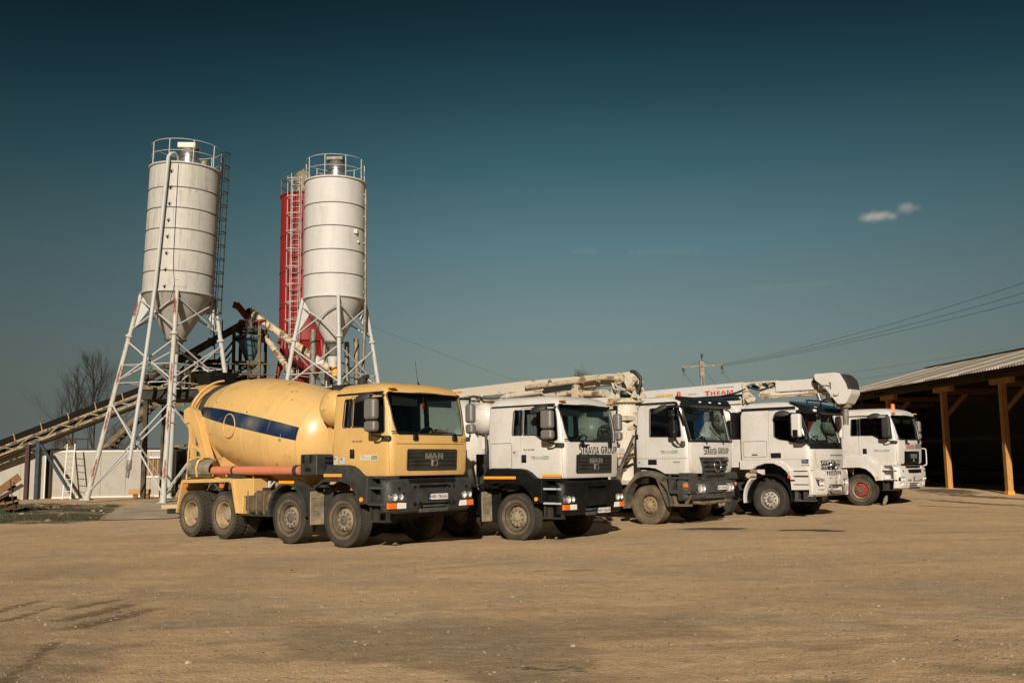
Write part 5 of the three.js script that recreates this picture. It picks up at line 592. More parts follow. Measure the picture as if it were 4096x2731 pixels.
function mixerBody(t, o) {
  const { paintM: pm, dx = 0 } = o, a = R(9.8), ax = (g) => g.rotateZ(-(PI / 2 + a)).translate(-6.12 + dx, 2.92, 0);
  const P0 = [[0.765, 0.06], [0.86, 0.3], [0.96, 0.6], [1.045, 0.95], [1.11, 1.3], [1.16, 1.65], [1.19, 2.05], [1.205, 2.5], [1.205, 2.9], [1.195, 3.3], [1.15, 3.9], [1.05, 4.4]], prof = []; P0.forEach(([r, s], i) => { if (i === 3 || i === 7 || i === 9) prof.push([r, s - 0.02], [r + 0.007, s - 0.008], [r + 0.007, s + 0.008], [r, s + 0.02]); else prof.push([r, s]); });
  const lat = (P) => { const g = lathe(P, 96); const u = g.attributes.uv, p = g.attributes.position; for (let i = 0; i < u.count; i++) u.setY(i, p.getY(i) / 4.4); return ax(g); };
  const d = part('drum', [lat(prof)], o.drumM, t, true);
  part('drum_head', [ax(lathe([[1.05, 4.4], [1.062, 4.405], [1.062, 4.43], [1.04, 4.45], [0.99, 4.55], [0.88, 4.7], [0.7, 4.84], [0.45, 4.95], [0.2, 5.0], [0.01, 5.01]], 80))], pm, d);
  for (const s of []) { const k = prof.findIndex((q) => q[1] >= s), [r0, s0] = prof[max(0, k - 1)], [r1, s1] = prof[k < 0 ? 11 : k], r = k < 0 ? 1.052 : mix(r0, r1, (s - s0) / (s1 - s0 || 1)); part('weld_seam', [ax(lathe([[r - 0.004, s - 0.014], [r + 0.005, s - 0.006], [r + 0.005, s + 0.006], [r - 0.004, s + 0.014]], 80))], pm, d); }
  part('drum_neck', [ax(lathe([[0.45, -0.8], [0.62, -0.78], [0.64, -0.5], [0.7, -0.48], [0.7, -0.42], [0.69, -0.1], [0.74, -0.09], [0.74, -0.06]], 72))], pm, d);
  part('roller_ring', [ax(lathe([[0.7, -0.08], [0.81, -0.08], [0.82, -0.05], [0.82, 0.05], [0.77, 0.07], [0.7, 0.07]], 80))], M.chassis, d);
  { const h = new THREE.CylinderGeometry(0.27, 0.27, 0.03, 36).scale(1, 1, 0.85); h.rotateX(PI / 2); h.rotateX(0.1); const s = 2.0; void h; const hm = part('hatch_rim', [new THREE.TorusGeometry(0.27, 0.013, 6, 40).scale(0.95, 1, 1)], pm, d); hm.position.set(-6.12 + dx + s * cos(a), 2.92 - s * sin(a) + 0.02, 1.196); hm.rotation.y = -0.06; hm.rotation.x = -0.02; }
  for (const z of [0.95, -0.95]) {
    part('rear_pedestal', [prism(rounded([[-6.42, 3.06], [-6.2, 3.14], [-5.92, 3.04], [-5.7, 2.72], [-5.5, 2.3], [-5.25, 1.86], [-4.7, 1.32], [-5.4, 1.32], [-5.55, 1.8], [-5.72, 2.2], [-5.95, 2.6], [-6.15, 2.74], [-6.38, 2.72]], 0.035).map(([x, y]) => [x + dx, y]), z - 0.09, z + 0.09, 0.015)], pm, t);
    part('pedestal_strut', [beam([-6.2 + dx, 2.75, z], [-5.95 + dx, 1.35, z], 0.1, 0.12), beam([-6.1 + dx, 2.2, z], [-5.6 + dx, 2.0, z], 0.08, 0.08), beam([-6.05 + dx, 1.8, z], [-5.5 + dx, 1.6, z], 0.08, 0.08)], pm, t);
  }
  part('pedestal_plate', [prism([[-5.5, 1.3], [-5.3, 1.88], [-4.85, 1.9], [-4.0, 1.35]].map(([x, y]) => [x + dx, y]), 0.55, 0.62), bb(-5.6 + dx, -5.5 + dx, 1.3, 2.3, -0.9, 0.9)], pm, t); part('support_roller', [rod([-6.2 + dx, 2.18, 0.45], [-6.0 + dx, 2.15, 0.45], 0.14, 0.14, 18), rod([-6.2 + dx, 2.18, -0.45], [-6.0 + dx, 2.15, -0.45], 0.14, 0.14, 18)], M.chassis, t);
  const sq = (x0, x1, w, y) => [[x0, y, w], [x1, y, w], [x1, y, -w], [x0, y, -w]].map(([x, ...q]) => [x + dx, ...q]);
  part('hopper', [loft([sq(-6.75, -6.45, 0.22, 3.3), sq(-6.98, -6.35, 0.36, 3.72), sq(-7.0, -6.33, 0.38, 3.74)])], pm, t); part('hopper_apron', [loft([sq(-6.9, -6.38, 0.33, 3.72), sq(-7.02, -6.22, 0.42, 4.06), sq(-6.98, -6.26, 0.39, 4.05), sq(-6.85, -6.42, 0.3, 3.78)])], M.black, t);
  part('hoop_guard', [tube(Array.from({ length: 14 }, (_, i) => { const f = mix(0.25, -1.45, i / 13), r = 0.88, s = -0.28 + 0.15 * (i / 13); const y = -sin(f) * r, z = cos(f) * r; return [-6.12 + dx + s * cos(a) + 0.17 * y, 2.94 - s * sin(a) + y * 0.99, z]; }), 0.027, 40, 8)], pm, t);
  part('gearbox', [rb(-1.45 + dx, -0.95 + dx, 1.75, 2.4, -0.35, 0.35, 0.1)], M.chassis, t); part('front_pedestal', [bb(-1.35 + dx, -1.1 + dx, 1.1, 1.8, -0.6, 0.6), beam([-1.1 + dx, 2.5, 0.6], [-1.0 + dx, 1.1, 0.6], 0.14, 0.1)], pm, t);
  const tx = o.tankX ?? -0.9, ty = o.tankY ?? 2.88, tk = part('water_tank', [lathe([[0.01, 0.98], [0.12, 0.97], [0.24, 0.925], [0.33, 0.85], [0.375, 0.76], [0.385, 0.7], [0.385, -0.7], [0.33, -0.85], [0.01, -0.97]], 40).rotateX(PI / 2).translate(tx, ty, 0)], pm, t);
  part('tank_cap', [new THREE.TorusGeometry(0.045, 0.012, 6, 16).translate(tx - 0.04, ty - 0.0, 0.985), rod([tx - 0.04, ty, 0.95], [tx - 0.04, ty, 0.99], 0.075, 0.075, 16), box(0.07, 0.02, 0.04, tx + 0.06, ty + 0.22, 0.93)], pm, tk); part('tank_bracket', [bb(tx - 0.2, tx + 0.1, ty - 0.75, ty - 0.34, 0.5, 0.62), bb(tx - 0.2, tx + 0.1, 1.1, ty - 0.34, -0.62, -0.5)], pm, t);
}
function mixerChassis(t, o) {
  const pm = o.paintM; chassis(t, -6.9);
  for (const x of [0, -1.795]) { wheel(t, x, 'front', o.ty, o.rimF, o.hubF ?? o.rimF, 1, o.turn ?? 0, o.ringF); wheel(t, x, 'front', o.ty, o.rimF, o.rimF, -1); axle(t, x); }
  for (const x of [-4.32, -5.7]) { wheel(t, x, 'rear', o.ty, o.rimR, o.hubR ?? M.rimDust, 1); wheel(t, x, 'rear', o.ty, o.rimR, M.rimDust, -1); axle(t, x); }
  for (const s of [1, -1]) {
    const z0 = s > 0 ? 0.62 : -1.24, z1 = s > 0 ? 1.24 : -0.62, mg = part('mudguard', [prism([[-6.3, 0.56], [-6.1, 1.3], [-6.04, 1.345], [-4.0, 1.385], [-3.9, 1.36], [-3.7, 0.6], [-3.74, 0.59], [-3.95, 1.27], [-4.05, 1.3], [-6.02, 1.265], [-6.26, 0.55]], z0, z1)], pm, t);
    part('mudguard_panel', [prism([[-3.94, 1.375], [-3.12, 1.375], [-3.12, 1.0], [-3.5, 0.97], [-3.52, 0.585], [-3.74, 0.585]], s > 0 ? 0.8 : -1.2, s > 0 ? 1.2 : -0.8, 0.015)], pm, mg); if (s > 0) for (const x of [-5.9, -4.35]) part('side_marker', [bb(x - 0.06, x + 0.06, 1.17, 1.25, 1.2, 1.245)], M.amber, mg);
    const c = [-1.83, 0.58], arc = (r, a0, a1, n = 12) => Array.from({ length: n + 1 }, (_, i) => { const q = mix(a0, a1, i / n); return [c[0] + cos(q) * r * 0.98, c[1] + sin(q) * r * 1.05]; });
    const f2 = part('second_wheel_arch', [prism([...arc(0.7, 0, PI), ...arc(0.63, PI, 0)], s > 0 ? 0.88 : -1.25, s > 0 ? 1.25 : -0.88, 0.01)], o.arch, t); if (s > 0) part('reflective_band', [bb(-2.1, -1.55, 1.27, 1.33, 1.252, 1.256)], o.flat2 ? M.orange : M.greyL, f2).visible = true;
  }
  const fx = o.flapX ?? -1.0; part('mud_flap', [(() => { const g = new RoundedBoxGeometry(0.03, 0.7, 0.36, 2, 0.014); g.rotateZ(0.02); return g.translate(fx, 0.76, 1.06); })(), ...[0, 1, 2, 3].map((k) => box(0.008, 0.012, 0.3, fx + 0.018, 0.55 + k * 0.14, 1.06, 0).rotateX(0))], M.flap, t); part('flap_frame', [bb(fx - 0.1, fx - 0.04, 0.4, 1.2, 0.86, 1.2), bb(fx + 0.03, fx + 0.3, 0.4, 1.2, 0.86, 0.89), bb(fx + 0.05, fx + 0.45, 1.2, 1.25, 0.9, 1.2), beam([fx + 0.15, 1.2, 1.15], [fx + 0.45, 1.35, 1.15], 0.2, 0.04)], o.arch, t);
}
const ROLES = { mixer: ['concrete_mixer_truck', 'mixer truck'] };

// ---------------------------------------------------------------- truck 1: yellow mixer
{
  const [x, y, z, yaw] = TR[0], t = thing('concrete_mixer_truck', [x, y, z], R(yaw), 'yellow concrete mixer truck with a blue stripe round its drum', 'mixer truck'); t.rotation.order = 'YXZ';
  const c = cab(t, { rows: manRows, xr: -0.44, b: 0.06, mat: M.yellow, low: manLow(-0.44), ws: manWs, wins: [manWin, manQ(-0.12)], winInDoor: [1, 0], door: manDoor, pillar: [[0.04, 2.4], [0.155, 2.4], [0.155, 3.01], [0.04, 3.01]] });
  manFront(t, c, { gap: true, plate: plate('HR 78GAS', '#c03028'), bump: { y0: 0.69, mat: M.grey, hl: [0.94, 1.09], ind: [0.78, 0.91], slot: [0.67, 0.88], py: 1.0, plx: 1.5 } });
  manSide(t, c, { fx0: -0.55, arch: M.grey, band: 0.04 });
  const z1 = c.sh.at(2)[1] + 0.004; sideDecal(t, 'door_logo', D.door, 0.46, 1.0, 1.74, 1.845, z1, c.door); sideDecal(t, 'model_lettering', word('TGA 35.350', '#2a2418'), 0.19, 0.52, 2.1, 2.16, z1, c.door); sideDecal(t, 'sticker', sticker, -0.38, -0.24, 1.66, 1.84, z1); sideDecal(t, 'sticker', sticker, -0.17, -0.01, 1.67, 1.82, z1);
  frontDecal(t, c.sh, 'engine_lettering', word('D 20', '#4a3c20', 256, 96), -0.86, -1.02, 2.13, 2.19); frontDecal(t, c.sh, 'engine_lettering', word('COMMON RAIL', '#4a3c20', 512, 64), -0.8, -1.02, 2.1, 2.125);
  mixerBody(t, { paintM: M.yellow, drumM: paint([1, 1, 1], { map: drumTex }) }); mixerChassis(t, { paintM: M.yellow, ty: M.tyre, rimF: M.rimDust, hubF: M.hubDark, rimR: M.rimCream, arch: M.grey, flat2: true, turn: 0.06 });
  part('fuel_tank', [rb(-3.5, -2.5, 0.58, 1.1, 0.66, 1.2, 0.14, 4)], mat([0.17, 0.125, 0.075], 0.6, { map: T.grime }), t); for (const q of [-3.32, -3.0, -2.72]) part('tank_strap', [rb(q - 0.03, q + 0.03, 0.57, 1.11, 0.65, 1.21, 0.14, 4)], M.greyDust, t); part('tank_shelf', [bb(-3.6, -2.4, 0.55, 0.58, 0.7, 1.24), bb(-3.0, -2.88, 1.1, 1.17, 0.9, 1.04)], M.chassis, t);
  part('discharge_pipe', [rod([-4.85, 1.56, 1.12], [-1.45, 1.545, 1.12], 0.1, 0.1, 20)], M.salmon, t); part('pipe_clamp', [rod([-4.02, 1.555, 1.12], [-3.95, 1.555, 1.12], 0.108, 0.108, 16), rod([-1.66, 1.545, 1.12], [-1.55, 1.545, 1.12], 0.125, 0.125, 14), bb(-4.06, -3.98, 1.4, 1.5, 1.05, 1.15), bb(-4.2, -3.6, 1.39, 1.46, 0.9, 1.18)], M.chassis, t);
  { const g = grid(24, 1, (u, v) => { const q = mix(1.5, -1.9, u); return [mix(-5.9, -4.8, v) + (v ? 0.22 * (0.5 - u) ** 2 * 4 - 0.12 : 0), 1.6 + sin(q) * 0.24, 0.98 + cos(q) * 0.25]; }), cm = mat([0.34, 0.31, 0.23], 0.7, { map: T.grime, side: THREE.DoubleSide }); part('chute_section', [g], cm, t); part('chute_rib', [bb(-5.9, -4.85, 1.48, 1.51, 1.19, 1.225)], cm, t); part('chute_clamp', [tube([[-5.4, 1.86, 1.05], [-5.4, 1.8, 1.2], [-5.42, 1.62, 1.25], [-5.45, 1.42, 1.2]], 0.03, 16, 6), rod([-5.7, 1.88, 1.1], [-5.0, 1.88, 1.1], 0.025)], M.yellow, t); }
  part('battery_box', [rb(-1.42, -0.86, 1.44, 1.89, 0.75, 1.2, 0.03), rb(-1.4, -0.58, 1.5, 1.86, 0.3, 0.95, 0.03)], M.grey, t); for (const q of [-1.3, -1.05]) part('box_latch', [rb(q - 0.04, q + 0.04, 1.7, 1.87, 1.19, 1.215, 0.01)], M.black, t); part('box_panel', [bb(-1.25, -1.05, 1.52, 1.6, 1.2, 1.206)], M.black, t);
  for (let k = 0; k < 4; k++) part('vent_slat', [bb(-0.84, -0.5, 1.52 + k * 0.09, 1.57 + k * 0.09, 0.9, 1.0)], M.black, t);
  part('exhaust_stack', [rod([-1.05, 2.2, -0.2], [-1.05, 3.46, -0.2], 0.07, 0.07, 14), rod([-1.05, 3.44, -0.2], [-1.02, 3.6, -0.2], 0.13, 0.08, 14), rod([-1.02, 3.58, -0.2], [-0.86, 3.62, -0.2], 0.06, 0.05, 10)], M.plantDark, t); part('air_intake', [bb(-1.6, -1.3, 3.2, 3.42, -0.1, 0.2)], M.plantDark, t);
  part('aerial', [rod([1.02, 3.3, 0.02], [0.98, 3.36, 0.02], 0.02, 0.012), rod([0.98, 3.36, 0.02], [0.9, 3.8, 0.02], 0.006, 0.004, 5)], M.black, t);
  part('lucky_charm', [rb(1.16, 1.19, 2.78, 2.92, 0.02, 0.07, 0.01), rod([1.18, 2.92, 0.045], [1.18, 3.1, 0.045], 0.004)], M.red, t); part('side_repeater', [rb(0.3, 0.36, 1.14, 1.2, 1.2, 1.245, 0.01)], M.amber, t);
  part('rear_underrun_bar', [bb(-6.95, -6.85, 0.5, 0.62, -1.1, 1.1), bb(-6.95, -6.5, 0.62, 0.95, -0.4, 0.4)], M.chassis, t); part('rear_ladder', [rod([-6.55, 0.9, 0.85], [-6.35, 3.0, 0.85], 0.025), rod([-6.55, 0.9, 0.6], [-6.35, 3.0, 0.6], 0.025), ...Array.from({ length: 7 }, (_, i) => rod([-6.53 + i * 0.028, 1.1 + i * 0.28, 0.6], [-6.53 + i * 0.028, 1.1 + i * 0.28, 0.85], 0.018))], M.yellow, t);
}
// ---------------------------------------------------------------- truck 2: white mixer with the long cab
{
  const [x, y, z, yaw] = TR[1], t = thing('concrete_mixer_truck', [x, y, z], R(yaw), 'white mixer truck with orange side bands, parked next to the yellow truck', 'mixer truck');
  const c = cab(t, { rows: manRows, xr: -0.9, b: 0.06, mat: M.white, low: manLow(-0.9), ws: manWs, wins: [manWin, manQ(-0.15)], winInDoor: [1, 0], door: manDoor, pillar: [[0.04, 2.4], [0.155, 2.4], [0.155, 3.01], [0.04, 3.01]], sideGlass: M.glass });
  manFront(t, c, { plate: plate('HR 76GAS', '#2f8a4a'), bump: { y0: 0.6, mat: M.black, hl: [0.88, 1.04], ind: [0.72, 0.85], slot: [0.56, 0.8], py: 0.68, pz: -0.2, plx: 1.505 } });
  manSide(t, c, { fx0: -0.92, arch: M.black, band: 0.06, step: M.legW });
  const z1 = c.sh.at(2)[1] + 0.004; sideDecal(t, 'door_logo', D.doorClear, 0.4, 0.95, 1.84, 1.95, z1, c.door); sideDecal(t, 'model_lettering', word('TGA 32.360', '#2a1c16'), 0.18, 0.53, 2.05, 2.11, z1, c.door); sideDecal(t, 'sticker', sticker, -0.13, 0.05, 1.92, 2.07, z1); part('reflective_band', [bb(0.74, 1.3, 1.46, 1.52, z1 - 0.002, z1 + 0.003)], M.orange, c.door);
  part('hatch_gap', [tube(rounded([[-0.8, 1.66], [-0.16, 1.66], [-0.16, 2.24], [-0.8, 2.24]], 0.05).map(([a, b]) => [a, b, z1 - 0.003]), 0.006, 80, 4, true)], M.greyL, t);
  frontDecal(t, c.sh, 'company_lettering', D.logoBlack, 0.62, -1.0, 1.955, 2.2);
  mixerBody(t, { paintM: M.whiteB, drumM: paint([0.62, 0.6, 0.57], { map: spatter }), dx: -0.45, tankX: -1.36 }); mixerChassis(t, { paintM: M.whiteB, ty: M.tyre, rimF: M.rimDust, rimR: M.rimDust, arch: M.black, flapX: -1.0, turn: 0.05 });
  part('tank_step', [bb(-1.25, -0.95, 1.3, 2.0, 0.85, 1.15)], M.grey, t); part('hose', [tube([[-1.15, 2.5, 0.9], [-1.05, 2.1, 1.0], [-1.1, 1.7, 1.0], [-1.0, 1.35, 1.05]], 0.035, 20, 6)], M.greyL, t); part('curtain', [grid(16, 3, (u, v) => [mix(0.2, 0.5, u) + 0.1 * v * 0, mix(2.42, 2.9, v), 0.98 + 0.02 * sin(u * 20)])], mat([0.3, 0.31, 0.31], 0.9, { side: THREE.DoubleSide }), t);
  part('fuel_tank', [rb(-3.3, -2.5, 0.58, 1.1, 0.66, 1.2, 0.14, 4)], M.chassis, t);
}
// ---------------------------------------------------------------- truck 3: concrete pump
const star = (r) => [new THREE.TorusGeometry(r, r * 0.1, 8, 40), ...[0, 1, 2].map((k) => { const a = PI / 2 + k * 2 * PI / 3; return prism([[cos(a) * r * 0.97, sin(a) * r * 0.97], [cos(a + 1.05) * r * 0.16, sin(a + 1.05) * r * 0.16], [0, 0], [cos(a - 1.05) * r * 0.16, sin(a - 1.05) * r * 0.16]], -0.012, 0.02); })].map((g) => clean(g).rotateY(PI / 2));
const bodyWins = (P) => P;
{
  const [x, y, z, yaw] = TR[2], t = thing('concrete_pump_truck', [x, y, z], R(yaw), 'white concrete pump truck with a folded boom and a black roof visor', 'pump truck');
  const rows = [[1.4, 1.36, 1.13, 0.16], [1.55, 1.41, 1.15, 0.16], [1.85, 1.425, 1.15, 0.16], [2.25, 1.41, 1.15, 0.16], [2.4, 1.385, 1.145, 0.17], [3.2, 1.21, 1.105, 0.18], [3.33, 1.17, 1.09, 0.2], [3.4, 1.1, 1.06, 0.22], [3.5, 0.85, 0.98, 0.24], [3.54, 0.4, 0.8, 0.24], [3.55, 0.0, 0.5, 0.2]];
  const c = cab(t, { rows, xr: -0.42, b: 0.07, mat: M.white, low: [[-0.7, 1.2], [-0.7, 1.585], [0.02, 1.575], [0.25, 1.545], [0.42, 1.47], [0.56, 1.39], [0.6, 1.2]], ws: [[0.98, 2.3], [1.04, 3.18], [-1.04, 3.18], [-0.98, 2.3]], wins: [[[0.07, 2.42], [1.13, 2.39], [1.08, 2.8], [0.98, 3.24], [0.07, 3.2]]], winInDoor: [1], door: [[-0.07, 1.2], [-0.07, 3.28], [1.04, 3.3], [1.24, 2.6], [1.31, 2.25], [1.31, 1.2]], roofIn: 3.3 });
  const sh = c.sh; part('windscreen_surround', [sh.sheet(1.06, -1.06, 2.245, 2.3, 0.006, 24, 2), sh.sheet(1.09, 1.0, 2.25, 3.2, 0.005, 3, 10), sh.sheet(-1.0, -1.09, 2.25, 3.2, 0.005, 3, 10)], M.gloss, t);
  const vis = [[1.02, 3.17], [1.36, 3.2], [1.4, 3.26], [1.3, 3.42], [1.12, 3.5], [0.9, 3.52], [0.9, 3.46], [1.08, 3.4]]; part('sun_visor', [prism(vis, -1.06, 1.06, 0.03)], M.gloss, t); for (const q of [0.5, 0, -0.5]) part('visor_lamp', [rb(1.28, 1.36, 3.33, 3.37, q - 0.05, q + 0.05, 0.01)], M.lensW, t); part('visor_strip', [bb(-0.4, 0.95, 3.315, 3.37, 1.09, 1.11), beam([0.95, 3.34, 1.1], [1.22, 2.7, 1.125], 0.02, 0.08)], M.gloss, t);
  const gp = [[0.7, 1.84], [0.5, 1.4], [0.48, 1.27], [-0.48, 1.27], [-0.5, 1.4], [-0.7, 1.84]], gr = part('grille', [prismX(gp, 1.3, 1.435, 0.02)], M.grey, t);
  for (let k = 0; k < 4; k++) { const yy = 1.33 + k * 0.125, hw = mix(0.46, 0.64, k / 3); part('slat', [prism([[1.43, yy], [1.5 - 0.0 * k, yy + 0.015], [1.48, yy + 0.075], [1.43, yy + 0.085]], -hw, hw, 0.01)], M.grey, gr); } part('emblem', star(0.165).map((g) => g.translate(1.515, 1.6, -0.02)), M.chrome, gr); part('grille_lettering', [text3('Actros', 0.05, 0.006).rotateY(PI / 2).translate(1.5, 1.79, -0.5)], M.badge, gr);
  frontDecal(t, sh, 'company_lettering', D.logoBlack, 0.5, -0.86, 1.9, 2.15);
  const bm = bumper(t, { rows: [[0.68, 1.38, 1.2], [0.75, 1.45, 1.24], [1.05, 1.49, 1.25], [1.18, 1.46, 1.24], [1.22, 1.38, 1.2]], xr: 1.0, rf: 0.2, b: 0.1, mat: M.greyM, cuts: [bb(1.3, 1.7, 0.87, 1.12, 0.52, 0.92), bb(1.3, 1.7, 0.87, 1.12, -0.92, -0.52), bb(1.4, 1.7, 0.76, 0.88, -0.42, 0.42)] });
  part('bumper_wing', [prism([[1.36, 1.22], [1.42, 1.24], [1.38, 1.4], [1.3, 1.42], [1.05, 1.42], [1.05, 1.22]], 0.85, 1.22, 0.02), prism([[1.36, 1.22], [1.42, 1.24], [1.38, 1.4], [1.3, 1.42], [1.05, 1.42], [1.05, 1.22]], -1.22, -0.85, 0.02)], M.grey, bm); part('bumper_lip', [rb(1.4, 1.5, 0.72, 0.77, -0.5, 0.5, 0.02), bb(1.37, 1.4, 1.22, 1.3, -0.6, 0.6)], M.greyL, bm);
  for (const s of [1, -1]) { headlamp(t, s > 0 ? 0.53 : -0.91, s > 0 ? 0.91 : -0.53, 0.88, 1.11, 1.44); part('indicator', [rb(1.2, 1.35, 1.03, 1.13, s * 1.22 - 0.035, s * 1.22 + 0.035, 0.02)], M.amber, t); }
  const pl = part('number_plate', [new THREE.PlaneGeometry(0.5, 0.125).rotateY(PI / 2)], plate('HR 70GAS', '#888'), bm, true); pl.position.set(1.505, 1.0, -0.22);
  for (const q of [0.35, -0.5]) part('wiper', [tube([[1.44, 2.2, q], [1.43, 2.32, q + 0.1], [1.36, 2.5, q + 0.35], [1.31, 2.68, q + 0.5]], 0.014, 20, 5)], M.black, t);
  const arcP = (r, a0, a1, n = 14) => Array.from({ length: n + 1 }, (_, i) => { const q = mix(a0, a1, i / n); return [0.0 + cos(q) * r * 0.98, 0.56 + sin(q) * r]; });
  for (const s of [1, -1]) part('wheel_arch', [prism([...arcP(0.68, -0.05, 0.9), ...arcP(0.93, 0.95, 2.0).map(([a, b]) => [a, min(b, 1.575)]), ...arcP(0.86, 2.2, 3.3), ...arcP(0.78, 3.3, -0.05).map(([a, b]) => [a, b])].map(([a, b]) => [a + 0, b]), s > 0 ? 0.9 : -1.25, s > 0 ? 1.25 : -0.9)], M.greyDust, t).visible = true;
  part('step_box', [csg(bb(0.72, 1.42, 0.87, 1.4, 0.85, 1.22), [[SUBTRACTION, bb(0.78, 1.38, 1.3, 1.37, 1.02, 1.5)], [SUBTRACTION, prism([[0.82, 0.97], [1.36, 0.97], [1.36, 1.25], [0.95, 1.25]], 1.05, 1.5)]])], M.greyM, t); part('step', [rb(0.76, 1.42, 0.86, 0.93, 1.0, 1.25, 0.02), rb(0.8, 1.4, 1.26, 1.31, 1.0, 1.24, 0.015)], M.greyL, t); part('lower_step', [beam([0.8, 0.86, 1.1], [0.9, 0.55, 1.1], 0.05, 0.1), beam([1.35, 0.86, 1.1], [1.2, 0.58, 1.1], 0.05, 0.1), rb(0.82, 1.3, 0.52, 0.58, 0.95, 1.15, 0.01), rod([1.3, 0.62, 0.9], [1.42, 0.58, 0.3], 0.05), rod([1.42, 0.6, 0.6], [1.42, 0.62, -0.7], 0.05)], M.plantTan, t);
  const z1 = sh.at(2)[1] + 0.004; sideDecal(t, 'door_logo', D.doorClear, 0.42, 1.02, 1.93, 2.05, z1, c.door); sideDecal(t, 'model_lettering', word('323', '#3a2c1c', 256, 96, 'bold', 'italic'), 0.83, 1.06, 1.685, 1.745, z1, c.door); part('door_handle', [rb(0.0, 0.3, 1.64, 1.79, z1 - 0.02, z1 + 0.006, 0.02)], M.gloss, c.door); part('panel_gap', [bb(-0.41, 1.3, 1.81, 1.817, z1 - 0.006, z1)], M.greyL, t); sideDecal(t, 'service_hatch', sticker, -0.36, -0.15, 1.63, 1.75, z1); part('tank_filler', [rb(-0.39, -0.31, 2.36, 2.5, z1 - 0.01, z1 + 0.02, 0.03)], M.gloss, t);
  mirror(t, 1.42, 1, { m: M.black, x0: 0.97, x1: 1.17, y0: 2.42, y1: 2.86, arms: [[[1.12, 2.2, 1.3], [1.12, 2.4, 1.48], [1.12, 2.86, 1.5], [1.14, 3.2, 1.46], [1.12, 3.24, 1.12]], [[1.16, 2.16, 1.14], [1.14, 2.2, 1.3], [1.12, 2.4, 1.46]], [[0.62, 3.24, 1.3], [1.1, 3.25, 1.3]]], ramp: [0.62, 3.15, 1.36], tilt: 0.35 }); part('upper_mirror', [rb(0.93, 1.1, 2.9, 3.12, 1.34, 1.48, 0.05)], M.black, t); part('mirror_clamp', [rb(1.1, 1.17, 2.5, 2.54, 1.47, 1.53, 0.01), rb(1.1, 1.17, 2.96, 3.0, 1.47, 1.53, 0.01), rb(1.14, 1.25, 2.12, 2.28, 1.12, 1.22, 0.03)], M.greyL, t); mirror(t, -1.42, -1, { m: M.black, x0: 1.0, x1: 1.2, y0: 2.42, y1: 2.9, arms: [[[1.14, 2.2, 1.14], [1.12, 2.3, 1.44], [1.12, 3.1, 1.44], [1.12, 3.2, 1.12]]] });
  chassis(t, -8.8); for (const q of [0]) { wheel(t, q, 'front', M.tyreMud, M.rimTan, M.rimTan, 1, 0.1); wheel(t, q, 'front', M.tyreMud, M.rimTan, M.rimTan, -1); axle(t, q); } for (const q of [-4.2, -5.55]) { wheel(t, q, 'rear', M.tyreMud, M.rimTan, M.rimTan, 1); wheel(t, q, 'rear', M.tyreMud, M.rimTan, M.rimTan, -1); axle(t, q); }
  // pump column, turret and boom
  part('pump_column', [lathe([[0.34, 0], [0.36, 1.2], [0.5, 1.85], [0.5, 2.15], [0.46, 2.2], [0.44, 2.38], [0.42, 2.42]], 40).translate(-1.63, 1.05, 0)], M.boomW, t); part('column_port', [bb(-1.72, -1.56, 3.26, 3.4, 0.42, 0.47)], M.gloss, t); part('column_plate', [prism([[-2.35, 3.1], [-2.0, 3.42], [-1.9, 3.42], [-1.9, 3.1]], -0.4, 0.4), bb(-1.5, -1.15, 2.95, 3.08, 0.1, 0.5)], M.boomW, t);
  part('slewing_ring', [lathe([[0.3, 3.46], [0.5, 3.46], [0.52, 3.5], [0.52, 3.54], [0.47, 3.56], [0.5, 3.58], [0.5, 3.62], [0.3, 3.63]], 48).translate(-1.63, 0, 0)], M.rustPipe, t); part('ring_bolts', Array.from({ length: 28 }, (_, i) => new THREE.CylinderGeometry(0.018, 0.018, 0.05, 6).translate(-1.63 + cos(i * PI / 14) * 0.46, 3.44, sin(i * PI / 14) * 0.46)), M.badge, t);
  for (const q of [0.22, -0.22]) part('turret_plate', [prism([[-2.05, 3.6], [-1.86, 3.62], [-1.7, 4.05], [-1.45, 4.1], [-1.2, 3.62], [-0.98, 3.62], [-1.22, 4.2], [-1.35, 4.36], [-1.6, 4.38], [-1.82, 4.2]], q - 0.03, q + 0.03, 0.008)], M.boomW, t);
  part('slew_motor', [rod([-1.6, 3.62, 0], [-1.6, 3.78, 0], 0.16, 0.16, 18), rod([-1.6, 3.78, 0], [-1.6, 4.02, 0], 0.12, 0.11, 18), rod([-1.6, 3.85, 0], [-1.6, 3.9, 0], 0.145, 0.145, 18)], mat([0.03, 0.09, 0.075], 0.5, { map: T.grime }), t); part('boom_pivot', [rod([-1.55, 4.22, -0.34], [-1.55, 4.22, 0.34], 0.13, 0.13, 20), rod([-1.55, 4.22, 0.3], [-1.55, 4.22, 0.37], 0.17, 0.17, 20)], M.rustPipe, t);
  const bs = (x, y0, y1, w) => [[x, y0, w], [x, y1, w], [x, y1, -w], [x, y0, -w]]; part('boom', [loft([bs(-1.5, 4.1, 4.36, 0.16), bs(-2.1, 4.06, 4.4, 0.17), bs(-5.6, 4.03, 4.41, 0.17), bs(-9.9, 4.05, 4.32, 0.15)], 0.3)], M.boomW, t); part('boom_knuckle', [prism(rounded([[-1.75, 4.1], [-1.7, 4.4], [-1.3, 4.42], [-1.02, 4.18], [-0.98, 4.0], [-1.2, 4.05], [-1.35, 4.2]], 0.1), -0.12, 0.12, 0.01)], M.boomW, t); part('knuckle_hose', [tube([[-1.3, 4.42, 0.1], [-1.1, 4.38, 0.12], [-0.92, 4.15, 0.12], [-1.0, 3.85, 0.15], [-1.1, 3.65, 0.2]], 0.05, 24, 8)], M.rubber, t);
